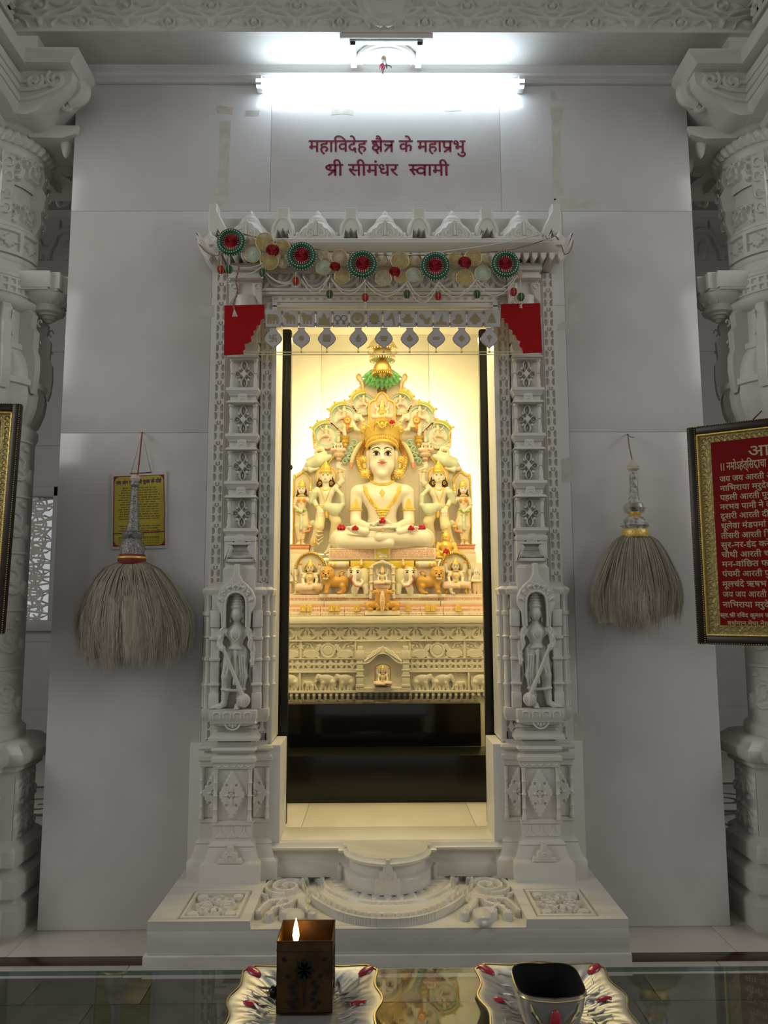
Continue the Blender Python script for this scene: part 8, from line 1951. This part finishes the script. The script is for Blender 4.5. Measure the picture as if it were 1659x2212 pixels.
# ================================================================ framed red boards with gilt verses
M['frame'+'dark'] = mat('dark_frame', (.030, .016, .010), .35, noise=.4, nscale=40); M['giltmat'] = mat('embossed_gilt', (.36, .29, .11), .4, .7, bump=1.0, bscale=60); M['boardred'] = mat('board_red', (.22, .004, .005), .5, spec=.15); M['gilttext'] = mat('gilt_letters', (.50, .42, .24), .45, .3)
def board(label, O, ux, H, Wd, rows, roll=0):
    """O bottom left of the board, ux its direction in plan"""
    O = Vector(O); ux = Vector(ux).normalized(); nn = Vector((ux.y, -ux.x, 0)); uz = (Vector((0, 0, 1))+ux*roll).normalized(); uh = (ux-Vector((0, 0, 1))*roll).normalized()
    b = thing('framed_board', label, 'sign', O+ux*Wd/2, 'framed red boards')
    g = lambda p: O+uh*p[0]-nn*p[1]+uz*p[2]
    def bx(nm, x0, x1, y0, y1, z0, z1, m_, bev=.002):
        m = MB().box(x0, x1, y0, y1, z0, z1, bev); m.v = [g(p) for p in m.v]; m.build(nm, M[m_], b)
    f = .036
    for x0, x1, z0, z1 in ((0, f, 0, H), (Wd-f, Wd, 0, H), (f, Wd-f, 0, f), (f, Wd-f, H-f, H)):
        bx('frame_rail', x0, x1, -.03, 0, z0, z1, 'framedark', .008)
    for e, w_, y, m_ in ((f, .007, -.024, 'gold'),):
        for x0, x1, z0, z1 in ((e, e+w_, e, H-e), (Wd-e-w_, Wd-e, e, H-e), (e, Wd-e, e, e+w_), (e, Wd-e, H-e-w_, H-e)): bx('gilt_bead', x0, x1, y, 0, z0, z1, m_)
    m = MB(); k = 0
    for z in np.arange(.01, H-.005, .009):
        for x in (.004, Wd-.004): m.ball((x, -.030, z), .0026, 5, 4)
        for x in (f-.003, Wd-f+.003): m.ball((x, -.028, z), .003, 5, 4)
    for x in np.arange(.01, Wd-.005, .009):
        for z in (.004, H-.004): m.ball((x, -.030, z), .0026, 5, 4)
    m.v = [g(p) for p in m.v]; m.build('bead_rows', M['giltmat'], b, kind='stuff')
    bx('gilt_mat', f, Wd-f, -.008, 0, f, H-f, 'giltmat', 0); i = .092
    m = MB()
    for z in np.arange(f+.03, H-f-.01, .024):
        for x in (f+.026, Wd-f-.026): m.tube([(x+.009*math.cos(t), -.0085, z+.009*math.sin(t)) for t in [j*.8 for j in range(7)]], .0018, 4)
    for x in np.arange(f+.03, Wd-f-.01, .024):
        for z in (f+.026, H-f-.026): m.tube([(x+.009*math.cos(t), -.0085, z+.009*math.sin(t)) for t in [j*.8 for j in range(7)]], .0018, 4)
    m.v = [g(p) for p in m.v]; m.build('emboss', M['giltmat'], b, kind='stuff')
    bx('red_panel', i, Wd-i, -.011, 0, i-.012, H-i+.018, 'boardred', 0)
    lt_ = MB()
    for (t, u, v, sz, cw) in rows: letter_mb(lt_, t, sz, g((u, -.0116, v)), uh, uz, cw=cw, bold=.0007)
    if rows: lt_.build('verse_lettering', M['gilttext'], b)
    return b, g
A_ = at(1509, 1391, 3.27); B_ = at(1502, 926, 3.27); H_b = B_.z-A_.z; uxr = Vector((.83, -.56, 0)).normalized()
def onplane(x, y):
    d = Vector(_R*(x-IW/2)/FPX+_U*(IH/2-y)/FPX+_f); n_ = Vector((uxr.y, -uxr.x, 0)); c = Vector(CAM); t = (A_-c).dot(n_)/d.dot(n_); p = c+d*t; return ((p-A_).dot(uxr), p.z-A_.z)
rows = []
VL = [('आरती', 1617, None, 988, 26), ('।। नमोऽह{reph}त्िस{ddha}ाचा', 1556, 1657, 1018, 19), ('जय जय आरती आिद िजणंदा', 1556, ('जय जय आरती', 1652), 1042, 13), ('नािभराया मरुदेवी को नंदा', 1557, ('नािभराया मरु', 1646), 1062, 13), ('पहली आरती पूजा कीजे', 1557, ('पहली आरती', 1642), 1082, 13), ('नरभव पामी ने लाहो लीजे', 1557, ('नरभव पामी ने', 1651), 1102, 13), ('दूसरी आरती दीनदयाला', 1558, ('दूसरी आरती', 1642), 1122, 13), ('धूलेवा मंडपमां जग उजवाला', 1559, ('धूलेवा मंडपमां', 1656), 1143, 13), ('तीसरी आरती ि{tra}भुवन देवा', 1559, ('तीसरी आरती', 1646), 1164, 13), ('सुर-नर-इंद करे तोरी सेवा', 1559, ('सुर-नर-इंद', 1635), 1184, 13), ('चौथी आरती चउगित चूरे', 1560, ('चौथी आरती', 1646), 1205, 13), ('मन-वांिछत फल िशवसुख पूरे', 1561, ('मन-वांिछत', 1640), 1225, 13), ('पंचमी आरती पुण्य उपाया', 1562, ('पंचमी आरती', 1648), 1246, 13), ('मूलचंदे ऋषभ गुण गाया', 1562, ('मूलचंदे ऋषभ', 1657), 1268, 13), ('जय जय आरती आिद िजणंदा', 1563, ('जय जय आरती', 1657), 1290, 13), ('नािभराया मरुदेवी को नंदा', 1563, ('नािभराया मरु', 1652), 1312, 13), ('स्व.{shra}ी रिवंद कुमार जी', 1557, ('स्व.{shra}ी रिवंद कुमार', 1650), 1333, 9), ('वध{reph}मान,मेघा,नेहा', 1573, None, 1350, 9)]
for (t, x0, ref, yb, hp) in VL:
    u, v = onplane(x0, yb); sz = hp*.84*1.95e-3/.62; cw = 1.0
    if ref:
        tt, x1 = ref if isinstance(ref, tuple) else (t, ref); cw = (onplane(x1, yb)[0]-u)/dev(tt, sz)[2]
    else: cw = 1.15
    rows.append((t, u, v, sz, cw))
bd_, g_ = board('framed red board with rows of gilt verse lines, at the right edge', A_, uxr, H_b, .78, rows)
MB().tube([at(1617, 916, 3.12), at(1645, 888, 3.36)], .003, 6).build('hanging_cord', M['ink'], bd_)
C_ = at(14, 1359, 3.22); D_ = at(53, 865, 3.22); Wl = .78; rl = (D_.x-C_.x)/(D_.z-C_.z)
board('framed red board cut by the left edge of the picture', C_-Vector((Wl, 0, 0)), (1, 0, 0), D_.z-C_.z, Wl, [], rl)
# ================================================================ glass topped table with two trays
ZTB = .75
ye = atz(800, 2093, ZTB).y
M['slate'] = marble('dark_tabletop', (.060, .062, .050), (.15, .15, .125), .4, 4.5, .6); M['glass'] = pane('table_glass', (.975, .985, .98), 1.3, .012); M['glassedge'] = mat('glass_edge', (.30, .42, .36), .15)
tb_ = thing('table', 'dark stone table with a clear glass sheet on top in the foreground', 'table', (0, 1.0, 0))
yt = atz(800, 2113, ZTB-.01).y; yt2 = atz(200, 2172, ZTB-.01).y
xs_ = [-1.3, atz(75, 2140, ZTB-.01).x, atz(320, 2140, ZTB-.01).x, .15, atz(1412, 2140, ZTB-.01).x, 1.3]
for a, b in zip(xs_[:-1], xs_[1:]): MB().box(a+.0008, b-.0008, yt2+.0008, yt, ZTB-.04, ZTB-.0085, .001).build('stone_slab', M['slate'], tb_)
for a, b in zip((-1.3, -.5, .4), (-.5, .4, 1.3)): MB().box(a+.0008, b-.0008, .62, yt2-.0008, ZTB-.04, ZTB-.0085, .001).build('stone_slab', M['slate'], tb_)
MB().box(-1.25, 1.25, .66, yt-.04, 0, ZTB-.04, .005).build('table_body', M['slate'], tb_)
MB().box(-1.32, 1.32, .60, ye, ZTB-.008, ZTB).build('glass_sheet', M['glass'], tb_)
MB().box(-1.32, 1.32, ye, ye+.0015, ZTB-.008, ZTB).build('glass_edge', M['glassedge'], tb_)
M['tray'] = mat('tray_metal', (.52, .51, .48), .36, .6, bump=.3, bscale=30); M['enamel_red'] = mat('pink_enamel', (.50, .03, .05), .22, coat=.5, noise=.4, nscale=60); M['gilt'] = mat('gilt_rim', (.62, .52, .26), .25, 1.0)
def tray(label, xc, yb, hw):
    t = thing('silver_tray', label, 'tray', (xc, yb-hw, ZTB), 'silver trays')
    n = 72; yc = yb-hw; P = []
    def out(a):
        c, s_ = math.cos(a), math.sin(a); m_ = max(abs(c), abs(s_)); sq = 1/m_
        return hw*min(sq, 1.30)*(1+.035*math.cos(8*a)-.03*math.cos(4*a+PI))*.97
    prof = ((.0, .004), (.30, .004), (.42, .005), (.55, .010), (.70, .017), (.82, .021), (.90, .0225), (.96, .024), (1.0, .0235), (1.0, .0215), (.9, .0195), (.7, .0145), (.45, .002), (.0, .001))
    for f, z in prof:
        row_ = []
        for i in range(n*2):
            a = 2*PI*i/(n*2); r_ = out(a)*f; em = (.0016*math.cos(a*36)*math.sin(PI*min(max((f-.4)/.5, 0), 1)) if z > .004 and f < .95 else 0)
            row_.append((xc+r_*math.cos(a), yc+r_*math.sin(a), ZTB+z+em))
        P.append(row_)
    MB().grid(P, cyc=True).build('tray_dish', M['tray'], t)
    MB().tube([(xc+out(2*PI*i/144)*math.cos(2*PI*i/144), yc+out(2*PI*i/144)*math.sin(2*PI*i/144), ZTB+.0235) for i in range(144)], .0022, 6, cyc=True).build('gilt_rim', M['gilt'], t)
    for k in range(8):
        a = PI/4*k+PI/4; f = .90 if k % 2 == 0 else .70; r_ = out(a)*f; ca, sa = math.cos(a), math.sin(a); zz = ZTB+(.0235 if k % 2 == 0 else .0185)
        m = MB().ball((0, 0, 0), (.017 if k % 2 == 0 else .013, .009 if k % 2 == 0 else .006, .004), 14, 8)
        rot = a if k % 2 else a+PI/2*0
        m.v = [(xc+r_*ca+v[0]*ca-v[1]*sa, yc+r_*sa+v[0]*sa+v[1]*ca, zz+v[2]+(v[0]*.15)) for v in m.v]; m.build('enamel_petal', M['enamel_red'], t)
    for k in range(24):
        a = 2*PI*k/24+.13; r0, r1 = out(a)*.46, out(a)*(.80 if k % 3 else .68); m = MB(); N_ = 7
        m.tube([(xc+(r0+(r1-r0)*j/(N_-1))*math.cos(a+.10*math.sin(j*.9+k)), yc+(r0+(r1-r0)*j/(N_-1))*math.sin(a+.10*math.sin(j*.9+k)), ZTB+.0075+.0135*j/(N_-1)) for j in range(N_)], [.0006, .001, .0014, .0018, .0022, .0018, .0006], 6)
        m.build('embossed_leaf', M['tray'], t)
    return t
c0, c1 = atz(527, 2088, ZTB+.023), atz(817, 2086, ZTB+.023); tray('silver tray with pink petals holding the lit candle box', (c0.x+c1.x)/2, c0.y+.004, (c1.x-c0.x)/2*1.02)
c2, c3 = atz(1022, 2084, ZTB+.023), atz(1304, 2086, ZTB+.023); tray('silver tray with pink petals holding the sooty bowl', (c2.x+c3.x)/2, c2.y+.004, (c3.x-c2.x)/2*1.02)
# candle box
M['brass'] = mat('backlit_brass', (.085, .045, .015), .5, .5, noise=.6, nscale=22, bump=.25, bscale=60); M['cut'] = mat('hole_shade', (.006, .005, .004), .8); M['wax'] = mat('candle_wax', (.80, .70, .72), .4, sss=.2); M['flame'] = mat('flame_glow', (1, .6, .2), .5, emit=(1.0, .60, .20), es=14); M['wick'] = mat('wick', (.02, .015, .02), .9)  # brass colour darkened to carry the shade of the backlit front
zb0 = ZTB+.0055; f0, f1 = at(602, 2190, 1.30), at(716, 2193, 1.30); zt1 = Z(655, 2034, 1.30); xa0, xa1 = X(598, 2034, 1.30), X(718, 2034, 1.30); dy_ = .083
cb = thing('candle_box', 'square dark brass box with leaf cut-outs and a burning candle inside', 'candle holder', ((xa0+xa1)/2, 1.34, zb0))
zb0 = f0.z; zb0 = min(max(zb0, ZTB+.0055), ZTB+.012); th_ = .0014
for nm, x0, x1, y0, y1 in (('front_wall', xa0, xa1, 1.30, 1.30+th_), ('back_wall', xa0, xa1, 1.30+dy_-th_, 1.30+dy_), ('side_wall', xa0, xa0+th_, 1.30, 1.30+dy_), ('side_wall', xa1-th_, xa1, 1.30, 1.30+dy_)):
    MB().box(x0, x1, y0, y1, zb0, zt1, .0005).build(nm, M['brass'], cb)
MB().box(xa0, xa1, 1.30, 1.30+dy_, zb0, zb0+.0015).build('box_floor', M['brass'], cb)
MB().tube([(xa0, 1.3, zt1), (xa1, 1.3, zt1), (xa1, 1.3+dy_, zt1), (xa0, 1.3+dy_, zt1)], .0011, 6, cyc=True).tube([(xa0-.0004, 1.2993, zt1-.013), (xa1+.0004, 1.2993, zt1-.013)], .0012, 5).build('box_rim', M['brass'], cb)
xm = (xa0+xa1)/2; hB = zt1-zb0
m = MB(); yq = 1.2993
def lf(x0, z0, x1, z1, w_): 
    dx, dz = x1-x0, z1-z0; L_ = math.hypot(dx, dz); nx, nz = -dz/L_*w_, dx/L_*w_
    return [(x0, z0), (x0+dx*.3+nx*.8, z0+dz*.3+nz*.8), (x0+dx*.6+nx, z0+dz*.6+nz), (x1, z1), (x0+dx*.6-nx, z0+dz*.6-nz), (x0+dx*.3-nx*.8, z0+dz*.3-nz*.8)]
for k in range(8):
    a = 2*PI*k/8; m.prism(lf(xm, zb0+hB*.60, xm+.017*math.cos(a), zb0+hB*.60+.019*math.sin(a), .0055), yq, yq+.001)
for q in (-1, 1):
    for (x0, z0, x1, z1) in ((.010, .40, .020, .45), (.014, .36, .026, .37), (.010, .26, .022, .30), (.008, .18, .018, .20), (.016, .13, .028, .17), (.022, .50, .030, .54), (.028, .72, .036, .78), (.012, .08, .022, .10)): m.prism(lf(xm+q*x0, zb0+hB*z0, xm+q*x1, zb0+hB*z1, .0036), yq, yq+.001)
    m.prism(lf(xm+q*.001, zb0+hB*.08, xm+q*.002, zb0+hB*.42, .0006), yq, yq+.001)
m.build('leaf_hole_patches', M['cut'], cb)  # dark patches on the front, painted shade in place of real holes
m = MB()
for y_ in (.02, .042, .064):
    for z_ in (.2, .4, .6): m.box(xa1-.0002, xa1+.0006, 1.30+y_-.005, 1.30+y_+.005, zb0+hB*z_, zb0+hB*z_+.012)
m.build('side_hole_patches', M['cut'], cb)  # side holes as dark patches too, shade put into the colour
kc = at(638, 2032, 1.335)
cn_ = thing('candle', 'pale candle with a lit flame inside the brass box', 'candle', (kc.x, 1.335, zb0))
kz = zt1-.022
MB().lathe([(.0165, zb0+.002), (.017, kz-.003), (.0155, kz), (.006, kz-.0015), (.0005, kz-.0012)], (kc.x, 1.336, 0), 24).build('wax', M['wax'], cn_)
MB().tube([(kc.x, 1.336, kz-.002), (kc.x+.0005, 1.336, kz+.008)], .0013, 6).build('wick', M['wick'], cn_)
MB().lathe([(.0003, .004), (.0042, .010), (.0056, .017), (.0046, .026), (.0024, .036), (.0002, .044)], (kc.x+.0008, 1.336, kz), 14).build('flame', M['flame'], cn_)
pl_ = bpy.data.lights.new('candle_light', 'POINT'); pl_.energy = .5; pl_.color = (1, .42, .10); pl_.shadow_soft_size = .006; po_ = bpy.data.objects.new('candle_light', pl_); po_.location = (kc.x+.001, 1.336, kz+.024); COL.objects.link(po_)
# sooty bowl
bx0, bx1 = X(1112, 2110, 1.24), X(1258, 2110, 1.24); bxc = (bx0+bx1)/2; byc = 1.246; zr = .826; zl = ZTB+.006
bo = thing('sooty_bowl', 'square flared metal bowl with blackened inside and a red petal on its front', 'bowl', (bxc, byc, zl))
M['soot'] = mat('soot', (.004, .004, .004), .9)
def sqr(hw, hd, z, k=.80, n_=48):
    r_ = []
    for i in range(n_):
        a = 2*PI*i/n_; c, s_ = math.cos(a), math.sin(a); q = (abs(c)**4+abs(s_)**4)**-.25; r_.append((bxc+hw*c*q, byc+hd*s_*q, z+(.006*max(0, s_)+.004*abs(c) if z > zr-.012 else 0)))
    return r_
W2 = (bx1-bx0)/2
MB().grid([sqr(.022, .022, zl), sqr(.030, .028, zl+.003), sqr(.041, .038, zl+.022), sqr(W2*.94, .045, zl+.045), sqr(W2*.99, .048, zl+.060), sqr(W2, .049, zr)], cyc=True).build('bowl_shell', M['tray'], bo)
MB().grid([sqr(W2, .049, zr+.0002), sqr(W2*.965, .0465, zr+.0002), sqr(W2*.92, .043, zl+.05), sqr(.036, .033, zl+.022), sqr(.005, .005, zl+.006)], cyc=True).build('sooty_inside', M['soot'], bo)
MB().tube(sqr(W2*1.005, .0495, zr-.0045), .0014, 6, cyc=True).build('bowl_rim', M['gilt'], bo)
m = MB().ball((bxc, byc-.0475, zl+.038), (.0085, .003, .017), 14, 8); m.build('enamel_petal', M['enamel_red'], bo)
for q in (-1, 1):
    for k in range(3): MB().tube([(bxc+q*(.014+.006*k), byc-.0455-.001*k, zl+.025+.008*k), (bxc+q*(.022+.006*k), byc-.0475, zl+.035+.009*k), (bxc+q*(.028+.004*k), byc-.046, zl+.040+.011*k)], [.001, .003, .001], 6).build('embossed_leaf', M['gilt'], bo)
# small dark ball beside the candle box
db = atz(592, 2147, ZTB+.012)
dk = thing('dark_bead', 'small dark round bead in the tray beside the candle box', 'bead', db); MB().ball((db.x, db.y, ZTB+.016), .009, 14, 10).build('bead', M['blackgloss'], dk)
